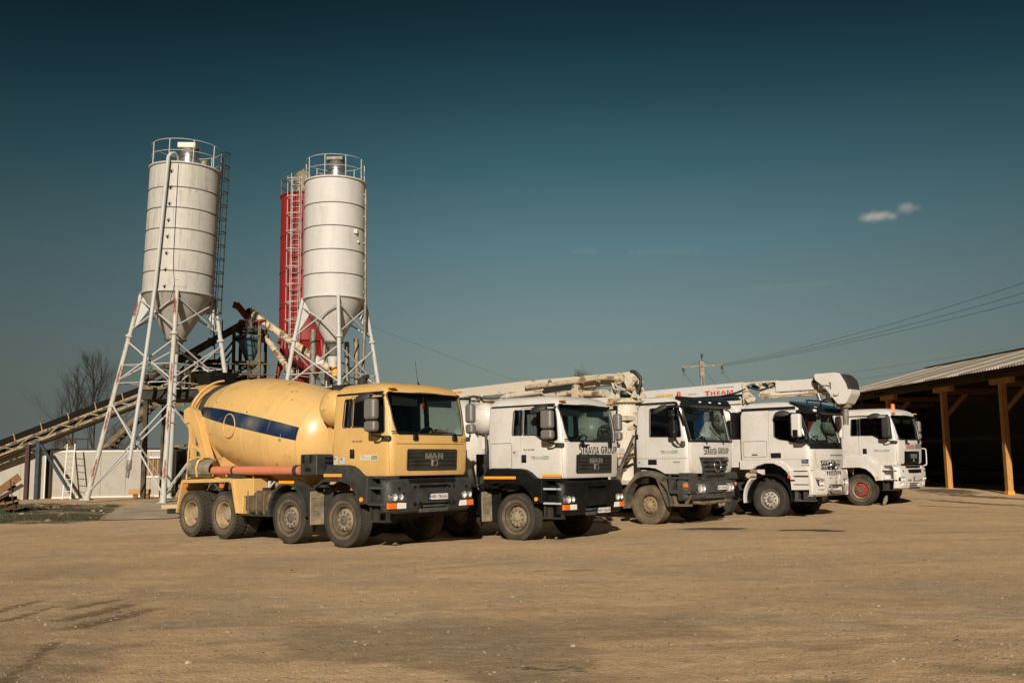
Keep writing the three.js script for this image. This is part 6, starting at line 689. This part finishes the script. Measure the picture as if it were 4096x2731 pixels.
  part('delivery_pipe', [tube([[-5.5, 4.2, 0.15], [-5.3, 4.19, 0.3], [-4, 4.2, 0.32], [-2.3, 4.27, 0.34], [-1.75, 4.24, 0.34], [-1.6, 4.22, 0.3]], 0.078, 50, 12)], M.rustPipe, t); for (const q of [-2.38, -3.0, -4.4]) part('pipe_clamp', [rod([q, 4.255, 0.335], [q + 0.07, 4.257, 0.335], 0.11, 0.11, 16)], M.rustPipe, t); part('turret_hose', [tube([[-1.9, 4.1, 0.25], [-1.7, 3.9, 0.4], [-1.3, 3.85, 0.42], [-1.1, 3.85, 0.35]], 0.03, 24, 6), tube([[-1.8, 4.15, 0.25], [-1.6, 3.98, 0.42], [-1.35, 3.88, 0.44], [-1.15, 3.7, 0.3]], 0.028, 24, 6), rod([-1.3, 3.85, 0.4], [-1.05, 3.86, 0.4], 0.045)], M.boomW, t); part('side_cylinder', [rod([-1.2, 3.9, 0.28], [-1.0, 4.15, 0.28], 0.055, 0.055, 12), rod([-1.03, 4.12, 0.28], [-0.98, 4.2, 0.28], 0.08, 0.08, 12)], M.rustPipe, t);
  part('folded_arm', [loft([bs(-9.6, 3.7, 3.88, 0.12), bs(-2.3, 3.72, 3.94, 0.14)], 0.3)], M.boomW, t); part('second_folded_arm', [loft([bs(-5.2, 3.82, 3.95, 0.3), bs(-3.3, 3.84, 4.0, 0.3)], 0.3)], M.rustPipe, t); part('boom_cylinder', [rod([-6.3, 3.93, 0.34], [-4.65, 4.0, 0.34], 0.09, 0.09, 16), rod([-6.45, 3.92, 0.34], [-6.2, 3.93, 0.34], 0.06, 0.11, 12)], M.boomW, t); part('piston_rod', [rod([-4.65, 4.0, 0.34], [-3.3, 4.06, 0.34], 0.045, 0.045, 12)], M.steelBlue, t); part('link', [prism(rounded([[-3.5, 3.68], [-3.42, 3.8], [-3.4, 4.1], [-3.25, 4.16], [-3.15, 4.1], [-3.1, 3.68]], 0.06), 0.26, 0.38, 0.01)], M.rustPipe, t); part('arm_cylinder', [rod([-2.95, 3.84, 0.3], [-2.2, 3.8, 0.3], 0.1, 0.1, 16), rod([-3.0, 3.84, 0.3], [-3.1, 3.84, 0.3], 0.13, 0.13, 14)], M.rustPipe, t); part('boom_rest', [bb(-8.2, -8.05, 2.4, 4.05, -0.1, 0.1), rod([-7.6, 3.6, 0.2], [-7.6, 4.05, 0.2], 0.06), beam([-9.0, 4.0, 0.3], [-8.6, 3.7, 0.3], 0.12, 0.3)], M.boomW, t); part('arm_hose', [tube([[-8.4, 3.95, 0.3], [-7.8, 4.02, 0.34], [-7.2, 3.92, 0.36], [-6.6, 3.9, 0.36]], 0.04, 30, 6), tube([[-5.2, 3.98, 0.3], [-4.9, 4.04, 0.32], [-4.6, 4.0, 0.34]], 0.02, 16, 5), rod([-9.0, 3.6, 0.3], [-6.4, 3.62, 0.3], 0.09, 0.09, 12)], M.greyL, t);
  part('water_tank', [lathe([[0.01, 0.75], [0.2, 0.72], [0.38, 0.62], [0.5, 0.45], [0.53, 0.3], [0.53, -0.6], [0.01, -0.7]], 40).rotateX(PI / 2).translate(-2.75, 2.68, 0.05)], M.white, t); part('tank_notice', [bb(-2.95, -2.55, 2.75, 2.85, 0.8, 0.81)], M.lensW, t);
  part('outrigger', [rb(-2.3, -1.9, 1.2, 1.9, -1.15, 1.15, 0.04), bb(-2.25, -2.05, 0.7, 1.3, 0.95, 1.15)], M.boomW, t); part('deck', [bb(-8.6, -1.2, 1.08, 1.2, -1.15, 1.15), bb(-8.4, -3.4, 1.2, 2.2, -0.9, 0.9)], M.boomW, t); part('pump_valve', [rb(-1.95, -1.35, 1.5, 1.95, 0.3, 0.75, 0.05), rb(-1.85, -1.4, 1.95, 2.15, 0.35, 0.7, 0.04), rod([-2.1, 2.1, 0.6], [-1.4, 2.05, 0.6], 0.06)], M.boomW, t);
  for (let k = 0; k < 7; k++) part('hose', [tube([[-1.95 + k * 0.08, 2.2 - k * 0.05, 0.6], [-1.6 + k * 0.05, 1.75 - 0.12 * (k % 3), 0.85], [-1.2, 1.6 - k * 0.08, 0.9], [-1.0 - 0.04 * k, 1.9 - 0.05 * k, 0.8], [-0.95, 2.5 - 0.3 * (k % 3), 0.5]], 0.03 + 0.008 * (k % 2), 30, 6)], k % 3 ? M.plantTan : M.greyL, t); for (let k = 0; k < 14; k++) { const q = rr(0, 6), ra = rr(0.12, 0.3); part('dry_brush', [tube(Array.from({ length: 7 }, (_, i) => [-1.95 + cos(q + i) * ra + rr(-0.05, 0.05), 2.45 + sin(q + i) * ra * 1.3 + rr(-0.08, 0.08), 0.55 + rr(-0.1, 0.1)]), 0.014, 24, 4)], k % 2 ? M.plant : M.plantTan, t); }
  part('cab_toy', [rb(0.5, 0.58, 2.42, 2.6, 0.9, 0.96, 0.02)], M.amber, t);
}
// ---------------------------------------------------------------- truck 4: mixer with a conveyor boom
{
  const [x, y, z, yaw] = TR[3], t = thing('conveyor_mixer_truck', [x, y, z], R(yaw), 'white mixer truck with a conveyor boom and hopper over its cab', 'mixer truck');
  const rows = [[1.4, 1.41, 1.12, 0.2], [1.55, 1.46, 1.15, 0.2], [1.9, 1.47, 1.15, 0.2], [2.15, 1.43, 1.15, 0.2], [2.35, 1.38, 1.145, 0.2], [3.06, 1.19, 1.11, 0.22], [3.2, 1.14, 1.1, 0.22], [3.3, 1.05, 1.06, 0.24], [3.4, 0.85, 0.98, 0.24], [3.45, 0.5, 0.85, 0.24], [3.46, 0.0, 0.5, 0.2]];
  const c = cab(t, { rows, xr: -0.95, b: 0.1, mat: M.white, wsGlass: M.glass, low: [[-1.2, 1.1], [-1.2, 1.42], [-0.56, 1.42], [-0.4, 1.52], [-0.12, 1.6], [0.15, 1.6], [0.4, 1.5], [0.58, 1.35], [0.66, 1.1]], ws: [[1.0, 2.2], [1.02, 3.08], [-1.02, 3.08], [-1.0, 2.2]], wins: [[[0.2, 2.4], [0.36, 2.32], [0.66, 2.27], [0.95, 2.2], [1.22, 2.18], [1.17, 2.7], [1.04, 3.08], [0.3, 3.12], [0.2, 3.04]]], winInDoor: [1], door: [[0.03, 1.2], [0.03, 3.18], [1.0, 3.18], [1.2, 2.75], [1.37, 2.1], [1.37, 1.2]], roofIn: 3.2 });
  const sh = c.sh; part('windscreen_surround', [sh.sheet(1.08, -1.08, 2.02, 2.2, 0.007, 24, 4), sh.sheet(1.12, 1.0, 2.1, 3.1, 0.006, 4, 10), sh.sheet(-1.0, -1.12, 2.1, 3.1, 0.006, 4, 10)], M.gloss, t);
  part('sun_visor', [prism([[0.95, 3.05], [1.42, 3.04], [1.46, 3.1], [1.36, 3.24], [1.15, 3.34], [0.7, 3.46], [0.7, 3.4], [1.0, 3.25]], -1.06, 1.06, 0.03)], M.gloss, t); part('visor_lamp', [rb(1.22, 1.32, 3.235, 3.275, 0.5, 0.66, 0.012), rb(1.22, 1.32, 3.235, 3.275, -0.66, -0.5, 0.012)], M.lensW, t); part('visor_light', [rb(1.4, 1.47, 3.1, 3.18, -1.0, -0.85, 0.02), rb(1.4, 1.47, 3.1, 3.18, 0.85, 1.0, 0.02)], M.lensW, t); part('light_bar', [rod([1.2, 3.46, -0.95], [1.2, 3.46, 0.95], 0.025), ...[-0.9, 0, 0.9].map((q) => rod([1.2, 3.3, q], [1.2, 3.46, q], 0.02))], M.gloss, t); part('roof_strip', [bb(-0.9, 0.9, 3.2, 3.29, 1.075, 1.105)], M.gloss, t); part('front_mirror', [new THREE.SphereGeometry(0.13, 16, 10).scale(0.6, 0.9, 1.2).translate(1.5, 2.98, 0.85), rod([1.3, 3.1, 0.85], [1.5, 3.0, 0.85], 0.02)], M.black, t);
  // grille with bright toothed bars, star, lettering
  const gr = part('grille', [sh.sheet((q) => 0.66 - (1.68 - q) * 0.25, (q) => -0.66 + (1.68 - q) * 0.25, 1.4, 1.68, 0.008, 20, 6)], M.gloss, t); for (const yy of [1.44, 1.57]) { const bar = sh.sheet(0.62, -0.62, yy + 0.06, yy + 0.095, 0.03, 20, 2); part('grille_bar', [bar], M.rimWhite, gr); for (let k = 0; k < 9; k++) { const q = -0.56 + k * 0.14; if (abs(q) > 0.15) part('grille_tooth', [prismX([[q, yy + 0.065], [q + 0.07, yy + 0.065], [q + 0.05, yy], [q + 0.03, yy]], sh.fx(yy, q) + 0.008, sh.fx(yy, q) + 0.035)], M.rimWhite, gr); } }
  part('emblem', star(0.17).map((g) => g.translate(1.5, 1.51, 0)), M.chrome, gr); part('emblem_plate', [prismX(Array.from({ length: 24 }, (_, i) => [cos(i * PI / 12) * 0.19, 1.51 + sin(i * PI / 12) * 0.19]), 1.44, 1.49, 0.01)], M.gloss, gr); frontDecal(t, sh, 'web_lettering', word('www.trendelmann.ro', '#3a3a38', 1024, 96), 0.12, -0.9, 1.8, 1.875);
  part('chin_panel', [prismX([[0.62, 1.4], [0.35, 1.2], [0, 1.12], [-0.35, 1.2], [-0.62, 1.4]], 1.3, 1.5, 0.02)], M.white, t); for (let k = 0; k < 7; k++) { const q = -0.42 + k * 0.14; part('grille_tooth', [prismX([[q - 0.04, 1.36], [q + 0.04, 1.36], [q + 0.015, 1.27 - 0.04 * (1 - abs(q))], [q - 0.015, 1.27 - 0.04 * (1 - abs(q))]], 1.502, 1.512)], M.gloss, t); }
  const bm = bumper(t, { rows: [[0.64, 1.44, 1.17], [0.7, 1.51, 1.22], [0.95, 1.56, 1.245], [1.2, 1.54, 1.245], [1.36, 1.5, 1.23], [1.41, 1.45, 1.19]], xr: 1.34, rf: 0.1, b: 0.13, mat: M.white, cuts: [prismX([[1.1, 1.21], [0.6, 1.12], [0.54, 0.94], [0.98, 0.93]], 1.42, 1.8), prismX([[-1.1, 1.21], [-0.6, 1.12], [-0.54, 0.94], [-0.98, 0.93]], 1.42, 1.8), prismX([[0.42, 0.98], [-0.42, 0.98], [-0.5, 0.6], [0.5, 0.6]], 1.38, 1.8), bb(1.4, 1.8, 0.78, 0.84, 0.62, 1.05), bb(1.4, 1.8, 1.14, 1.3, -0.34, 0.34)] });
  part('bumper_void', [bb(1.345, 1.375, 0.64, 1.0, -0.5, 0.5), bb(1.375, 1.395, 1.14, 1.3, -0.34, 0.34)], M.gloss, bm); part('bull_bar', [tube([[1.46, 0.95, 0.42], [1.6, 0.92, 0.4], [1.61, 0.74, 0.38], [1.61, 0.72, -0.38], [1.6, 0.92, -0.4], [1.46, 0.95, -0.42]], 0.03, 40, 8), rb(1.4, 1.56, 0.66, 0.8, -0.36, 0.36, 0.05)], M.dullSteel, bm);
  for (const s of [1, -1]) { part('headlight', [prismX([[1.08, 1.2], [0.61, 1.11], [0.56, 0.95], [0.98, 0.94]].map(([a, b]) => [s * a, b]), 1.42, 1.43)], M.greyL, t); part('headlight_lens', [lathe([[0.01, 0], [0.06, 0.012], [0.085, 0.05]], 18).rotateZ(-PI / 2).translate(1.425, 1.03, s * 0.86), lathe([[0.01, 0], [0.04, 0.01], [0.06, 0.04]], 18).rotateZ(-PI / 2).translate(1.43, 1.02, s * 0.69), prismX([[1.08, 1.2], [0.61, 1.11], [0.61, 1.085], [1.04, 1.14]].map(([a, b]) => [s * a, b]), 1.43, 1.45)], M.lampBack, t); part('fog_lamp', [rb(1.38, 1.425, 0.78, 0.84, s * 0.83 - 0.2, s * 0.83 + 0.2, 0.01)], M.lensW, t); }
  const pl = part('number_plate', [new THREE.PlaneGeometry(0.48, 0.12).rotateY(PI / 2)], plate('B 175GAS', '#888'), bm, true); pl.position.set(1.575, 1.03, -0.2);
  // cab side
  const z1 = sh.at(2)[1] + 0.004; part('hatch_gap', [tube(rounded([[-0.84, 1.8], [-0.05, 1.8], [-0.05, 2.28], [-0.84, 2.28]], 0.05).map(([a, b]) => [a, b, z1 - 0.004]), 0.006, 80, 4, true), bb(-0.93, 1.3, 1.715, 1.722, z1 - 0.008, z1 - 0.001)], M.greyL, t); part('hatch_catch', [rb(-0.55, -0.36, 1.86, 1.89, z1, z1 + 0.015, 0.006)], M.gloss, t); part('door_handle', [rb(0.07, 0.41, 1.76, 1.92, z1 - 0.02, z1 + 0.008, 0.06)], M.gloss, c.door); sideDecal(t, 'blue_sticker', decalMat(canvasTex(128, 80, (g, w, h) => { g.fillStyle = '#16394e'; g.fillRect(0, 0, w, h); g.fillStyle = '#5d8aa0'; g.fillRect(10, 12, 70, 14); g.fillStyle = '#9db7c0'; g.fillRect(20, 40, 96, 8); })), 1.06, 1.28, 1.6, 1.72, z1, c.door); sideDecal(t, 'model_lettering', word('3246', '#4a4038', 256, 72, 'bold', 'italic'), 1.03, 1.3, 1.53, 1.575, z1, c.door);
  for (const s of [1, -1]) part('step_panel', [csg(prism([[0.74, 0.83], [1.325, 0.84], [1.325, 1.4], [0.66, 1.4], [0.72, 1.15]], s > 0 ? 0.85 : -1.23, s > 0 ? 1.23 : -0.85), s > 0 ? [[SUBTRACTION, bb(0.82, 1.29, 1.36, 1.39, 0.95, 1.5)], [SUBTRACTION, bb(0.8, 1.29, 1.2, 1.25, 0.95, 1.5)], [SUBTRACTION, bb(0.8, 1.29, 0.97, 1.0, 0.95, 1.5)], [SUBTRACTION, bb(0.7, 0.86, 1.08, 1.13, 0.95, 1.5)]] : [])], M.white, t);
  part('arch_panel', [prism([[-0.97, 1.43], [-0.56, 1.43], [-0.4, 1.53], [-0.12, 1.61], [0.15, 1.61], [0.4, 1.51], [0.58, 1.36], [0.7, 1.12], [0.76, 1.15], [0.72, 1.4], [0.6, 1.56], [0.4, 1.66], [0.1, 1.715], [-0.97, 1.715]], 1.12, 1.19, 0.015)], M.white, t); part('arch_lining', [prism([...arcQ(0.74, -0.1, 3.25), ...arcQ(0.7, 3.25, -0.1)], 0.85, 1.2)], M.black, t); part('arch_lamp', [rb(0.62, 0.74, 1.16, 1.25, 1.18, 1.235, 0.02)], M.red, t); part('lower_step', [bb(0.8, 1.4, 0.5, 0.54, 0.95, 1.2), bb(0.8, 0.9, 0.54, 0.83, 0.98, 1.15), bb(1.05, 1.36, 0.56, 0.83, 0.95, 1.1)], M.greyL, t);
  mirror(t, 1.42, 1, { m: M.white, x0: 0.93, x1: 1.24, y0: 2.36, y1: 3.05, arms: [[[1.1, 2.34, 1.42], [1.12, 2.24, 1.36], [1.2, 2.2, 1.14]], [[1.1, 3.05, 1.42], [1.1, 3.1, 1.3], [1.1, 3.12, 1.1]]], ramp: [0.6, 3.06, 1.34], tilt: 0 }); part('wide_angle_mirror', [rb(1.0, 1.16, 2.36, 2.58, 1.48, 1.53, 0.04)], M.black, t); part('mirror_foot', [rb(1.0, 1.3, 2.18, 2.3, 1.12, 1.4, 0.04)], M.black, t); part('mirror_cap', [rb(1.04, 1.2, 3.08, 3.16, 1.1, 1.36, 0.03)], M.black, t); mirror(t, -1.42, -1, { m: M.white, x0: 0.98, x1: 1.2, y0: 2.36, y1: 3.05, arms: [[[1.1, 2.34, 1.42], [1.12, 2.24, 1.36], [1.2, 2.2, 1.14]]] });
  for (const q of [0.5, -0.4]) part('wiper', [tube([[1.49, 2.12, q], [1.46, 2.2, q + 0.1], [1.4, 2.33, q + 0.4], [1.36, 2.45, q + 0.6]], 0.014, 20, 5)], M.black, t);
  mixerBody(t, { paintM: M.white, drumM: M.blueDrum, dx: -0.78, tankX: -1.74, tankY: 3.03 }); mixerChassis(t, { paintM: M.white, ty: M.tyreClean, rimF: M.rimWhite, hubF: M.dullSteel, rimR: M.rimWhite, arch: M.black, flapX: -1.9, turn: 0.04 });
  part('rear_mudguard', [prism(arcQ(0.86, 2.35, 3.3).concat(arcQ(0.8, 3.3, 2.35)), 0.9, 1.24)], M.white, t); part('mudguard_stripe', [prism(arcQ(0.865, 2.45, 3.3).concat(arcQ(0.85, 3.3, 2.45)), 1.06, 1.12)], M.black, t); part('air_tank', [rod([-0.75, 1.25, 0.7], [-0.75, 1.25, 1.1], 0.08, 0.08, 14)], M.rustPipe, t); part('body_panel', [bb(-1.45, -1.0, 1.5, 2.35, 0.8, 1.05), bb(-1.4, -1.34, 2.15, 2.3, 1.05, 1.07)], M.white, t); part('rear_screen', [bb(-1.35, -1.2, 2.3, 3.2, -0.9, 0.95)], M.black, t);
  // conveyor boom
  const zb = 0.5; part('boom', [prism([[-8.2, 3.76], [-8.2, 4.04], [-1.15, 4.17], [-1.15, 3.79]], zb - 0.32, zb, 0.01)], M.white, t); part('boom_apron', [bb(-2.3, -1.0, 3.25, 3.52, zb - 0.2, zb - 0.1)], M.white, t); part('lower_boom', [prism([[-6, 3.5], [-6, 3.68], [-1.25, 3.74], [-1.25, 3.5]], zb - 0.3, zb - 0.02)], M.whiteB, t); part('belt_edge', [beam([-6, 3.72, zb], [-0.9, 3.765, zb], 0.03, 0.06), beam([-4.5, 3.62, zb], [-1.25, 3.64, zb], 0.02, 0.05)], M.gloss, t); part('piston_rod', [rod([-3.4, 3.68, zb + 0.02], [-1.3, 3.7, zb + 0.02], 0.03)], M.steelBlue, t);
  const tl = (n, m, a, b, y0, y1) => { const g = new THREE.PlaneGeometry(b - a, y1 - y0).rotateZ(0.018).translate((a + b) / 2, (y0 + y1) / 2, zb + 0.006); part(n, g, m, t); };
  tl('maker_lettering', decalMat(canvasTex(1024, 256, (g, w, h) => { g.clearRect(0, 0, w, h); g.fillStyle = '#c23a12'; g.font = 'bold 250px sans-serif'; g.save(); g.translate(4, 232); g.scale(1.25, 1); g.strokeStyle = '#c23a12'; g.lineWidth = 12; g.fillText('T', 0, 0); g.strokeText('T', 0, 0); g.restore(); g.font = 'bold 205px sans-serif'; g.save(); g.translate(190, 232); g.scale(820 / g.measureText('HEAM').width, 1); g.fillText('HEAM', 0, 0); g.strokeText('HEAM', 0, 0); g.restore(); })), -2.54, -1.46, 3.8, 4.01); tl('boom_stripe', mat([0.2, 0.2, 0.19], 0.6), -2.1, -1.46, 4.03, 4.055); tl('model_lettering', word('TB16.5', '#c23a12', 512, 96, 'bold', 'italic'), -3.2, -2.87, 3.86, 3.925); tl('warning_label', mat([0.6, 0.37, 0.04], 0.6), -4.45, -4.1, 3.86, 3.93); tl('warning_label', mat([0.6, 0.37, 0.04], 0.6), -4.07, -3.75, 3.86, 3.945);
  part('beacon', [lathe([[0.01, 0.17], [0.05, 0.16], [0.065, 0.1], [0.065, 0]], 16).translate(-3.48, 3.83, zb + 0.1)], M.red, t);
  part('knuckle', [prism(rounded([[-1.16, 4.15], [-1.02, 4.1], [-0.95, 3.85], [-0.7, 3.62], [-0.72, 3.52], [-0.98, 3.5], [-1.1, 3.7]], 0.05), zb - 0.05, zb + 0.05, 0.01), rod([-0.78, 3.58, zb - 0.1], [-0.78, 3.58, zb + 0.08], 0.05, 0.05, 12), bb(-1.14, -1.1, 3.5, 4.12, zb - 0.3, zb + 0.04)], M.boomW, t); part('knuckle_hose', [tube([[-1.05, 4.05, zb], [-0.8, 3.95, zb + 0.04], [-0.55, 3.88, zb + 0.04], [-0.2, 3.95, zb], [0.0, 4.0, zb]], 0.03, 30, 6), tube([[-1.9, 3.78, zb + 0.03], [-1.5, 3.82, zb + 0.05], [-1.0, 3.95, zb + 0.05]], 0.02, 20, 5)], M.rubber, t);
  part('front_boom_frame', [bb(-0.98, 0.05, 4.1, 4.15, zb - 0.3, zb), bb(-0.6, 1.6, 3.68, 3.76, zb - 0.3, zb), beam([-0.7, 4.1, zb - 0.02], [-0.35, 3.9, zb - 0.02], 0.04, 0.08), beam([-0.3, 4.1, zb - 0.02], [-0.05, 3.95, zb - 0.02], 0.04, 0.08), bb(-0.55, -0.5, 3.7, 4.12, zb - 0.04, zb), bb(-0.25, -0.2, 3.7, 4.12, zb - 0.04, zb), prism([[-0.62, 3.72], [-0.5, 3.86], [0.05, 3.92], [0.1, 3.74]], zb - 0.28, zb - 0.01)], M.boomW, t); part('motor', [rod([-0.45, 4.02, zb - 0.15], [-0.2, 4.02, zb - 0.15], 0.07, 0.07, 12), bb(-0.95, -0.1, 3.95, 4.08, zb - 0.25, zb - 0.2)], M.rubber, t); part('boom_cover', [rb(0.0, 1.24, 3.79, 4.12, zb - 0.3, zb + 0.03, 0.01)], M.white, t); part('boom_tube', [rod([-0.5, 3.62, zb], [0.3, 3.64, zb], 0.03), rod([0.3, 3.64, zb], [1.7, 3.63, zb], 0.022)], M.rustPipe, t);
  part('head_bracket', [bb(1.24, 1.5, 3.72, 3.8, zb - 0.3, zb), bb(1.42, 1.5, 3.7, 4.0, zb - 0.04, zb + 0.02), bb(1.25, 1.36, 3.95, 4.05, zb - 0.2, zb)], M.boomW, t); part('head_hose', [tube([[1.28, 4.0, zb + 0.05], [1.34, 4.14, zb + 0.08], [1.46, 4.12, zb + 0.1], [1.55, 3.95, zb + 0.1], [1.72, 3.82, zb + 0.06], [1.9, 3.83, zb + 0.05]], 0.045, 30, 8)], M.rubber, t);
  part('discharge_hopper', [csg(prism(rounded([[1.42, 4.06], [1.42, 4.23], [2.08, 4.23], [2.32, 4.15], [2.46, 4.0], [2.52, 3.84], [2.52, 3.58], [2.34, 3.3], [2.1, 3.3], [1.72, 3.82]], 0.05), 0.18, 0.82, 0.015), [[SUBTRACTION, bb(1.86, 1.93, 3.75, 3.95, 0.7, 1)]])], M.white, t); part('hopper_flap', [prism([[2.24, 4.185], [2.34, 4.14], [2.47, 4.0], [2.52, 3.86], [2.53, 3.72], [2.45, 3.72], [2.4, 3.9]], 0.22, 0.83)], M.rubber, t); part('hopper_spout', [rod([2.22, 3.3, 0.5], [2.22, 3.2, 0.5], 0.17, 0.15, 18), rod([2.2, 3.22, 0.5], [2.18, 2.7, 0.5], 0.085, 0.085, 14)], M.dullSteel, t); part('hopper_handle', [tube([[2.02, 3.62, 0.83], [2.03, 3.56, 0.86], [2.14, 3.56, 0.86], [2.16, 3.62, 0.83]], 0.012, 14, 5), rod([1.6, 3.88, 0.8], [1.92, 3.85, 0.84], 0.016)], M.dullSteel, t);
  for (const [qx, qy] of [[1.36, 3.56], [1.66, 3.5]]) part('spring_hose', Array.from({ length: 6 }, (_, i) => new THREE.TorusGeometry(0.05, 0.02, 6, 14).rotateX(PI / 2).rotateZ(0.2).translate(qx + i * 0.012, qy + 0.1 - i * 0.04, zb)), M.steel, t);
}
function arcQ(r, a0, a1, n = 14) { return Array.from({ length: n + 1 }, (_, i) => { const q = mix(a0, a1, i / n); return [cos(q) * r, 0.56 + sin(q) * r]; }); }
// ---------------------------------------------------------------- truck 5: white mixer with red hubs
{
  const [x, y, z, yaw] = TR[4], t = thing('concrete_mixer_truck', [x, y, z], R(yaw), 'white mixer truck with red wheel hubs, beside the timber shed', 'mixer truck');
  const rows = manRows.map(([a, b, c, d]) => [a + (a > 3.1 ? 0.03 : 0), b, c, d]);
  const c = cab(t, { rows, xr: -0.66, b: 0.06, mat: M.white, low: manLow(-0.66), ws: manWs, wins: [[[0.06, 2.42], [0.52, 2.41], [0.64, 2.33], [0.76, 2.29], [1.19, 2.28], [1.15, 2.75], [1.1, 3.02], [0.06, 3.02]], manQ(-0.28).map(([a, b]) => [min(a, -0.03), b])], winInDoor: [1, 0], door: manDoor.map(([a, b]) => [a === 0.11 ? 0.01 : a, b]), pillar: [[-0.045, 2.41], [0.07, 2.41], [0.07, 3.02], [-0.045, 3.02]] });
  manFront(t, c, { tgs: true, plate: plate('HR 78GAS', '#888'), bump: { y0: 0.58, mat: M.white, hl: [0.85, 0.98], ind: [0.69, 0.79], slot: [0.54, 0.78], py: 0.92, pz: -0.1, plx: 1.505 } });
  manSide(t, c, { fx0: -0.66, arch: M.white, step: M.grey, mir: { m: M.grey, x0: 0.98, x1: 1.28, y0: 2.32, y1: 3.0, lower: null, ramp: [0.68, 3.06, 1.35] } });
  const z1 = c.sh.at(2)[1] + 0.004; sideDecal(t, 'door_logo', D.doorClear, 0.52, 1.1, 1.83, 1.94, z1, c.door); frontDecal(t, c.sh, 'company_lettering', D.logoRed, 0.55, -0.98, 1.92, 2.16); part('roof_beacon', [lathe([[0.01, 0.2], [0.06, 0.19], [0.075, 0.12], [0.075, 0.03], [0.09, 0.03], [0.09, 0]], 18).translate(0.95, 3.33, 0.3)], M.amber, t); part('aerial', [rod([1.0, 3.3, -0.1], [1.0, 3.5, -0.1], 0.008)], M.black, t); part('side_rail', [tube([[1.42, 1.95, -0.9], [1.5, 1.92, -1.05], [1.5, 1.4, -1.05], [1.42, 1.36, -0.95]], 0.02, 20, 6)], M.trimW, t);
  part('bumper_grille', [bb(1.45, 1.49, 1.12, 1.24, -0.55, 0.55)], M.gloss, t);
  mixerBody(t, { paintM: M.whiteB, drumM: M.redDrum, dx: -0.22, tankX: -1.12 }); mixerChassis(t, { paintM: M.whiteB, ty: M.tyre, rimF: M.rimRed, ringF: M.rimDust, hubF: M.hubDark, rimR: M.rimDust, arch: M.black, flapX: -1.1, turn: 0.05 });
  part('hub_reducer', [rod([0, 0.54, 1.1], [0, 0.54, 1.2], 0.12, 0.11, 18)], M.hubDark, t);
}
// ---------------------------------------------------------------- a bird on the yard
{
  const px = 12.85, pz = -34.48, t = thing('pigeon', [px, groundH(px, pz), pz], 2.4, 'small pale grey bird standing near the red-hubbed wheel', 'bird');
  const body = lathe([[0.005, -0.13], [0.03, -0.1], [0.05, -0.04], [0.062, 0.03], [0.055, 0.09], [0.036, 0.14], [0.033, 0.17], [0.034, 0.2], [0.028, 0.225], [0.005, 0.24]], 20); body.scale(1.25, 1, 1.25); body.rotateZ(0.35).translate(0.02, 0.16, 0); part('body', [body, rod([-0.075, 0.38, 0], [-0.12, 0.372, 0], 0.008, 0.002, 6)], mat([0.34, 0.33, 0.3], 0.8, { map: T.grime }), t); for (const s of [1, -1]) { part('wing', [new THREE.SphereGeometry(1, 16, 10).scale(0.03, 0.11, 0.012).rotateZ(0.4).translate(0.03, 0.14, s * 0.055)], mat([0.24, 0.24, 0.235], 0.85), t); part('leg', [rod([0, 0.09, s * 0.02], [0.0, 0, s * 0.025], 0.005), rod([0, 0.004, s * 0.025], [-0.03, 0.004, s * 0.025], 0.004)], M.plantTan, t); }
}

renderer.render(scene, camera);
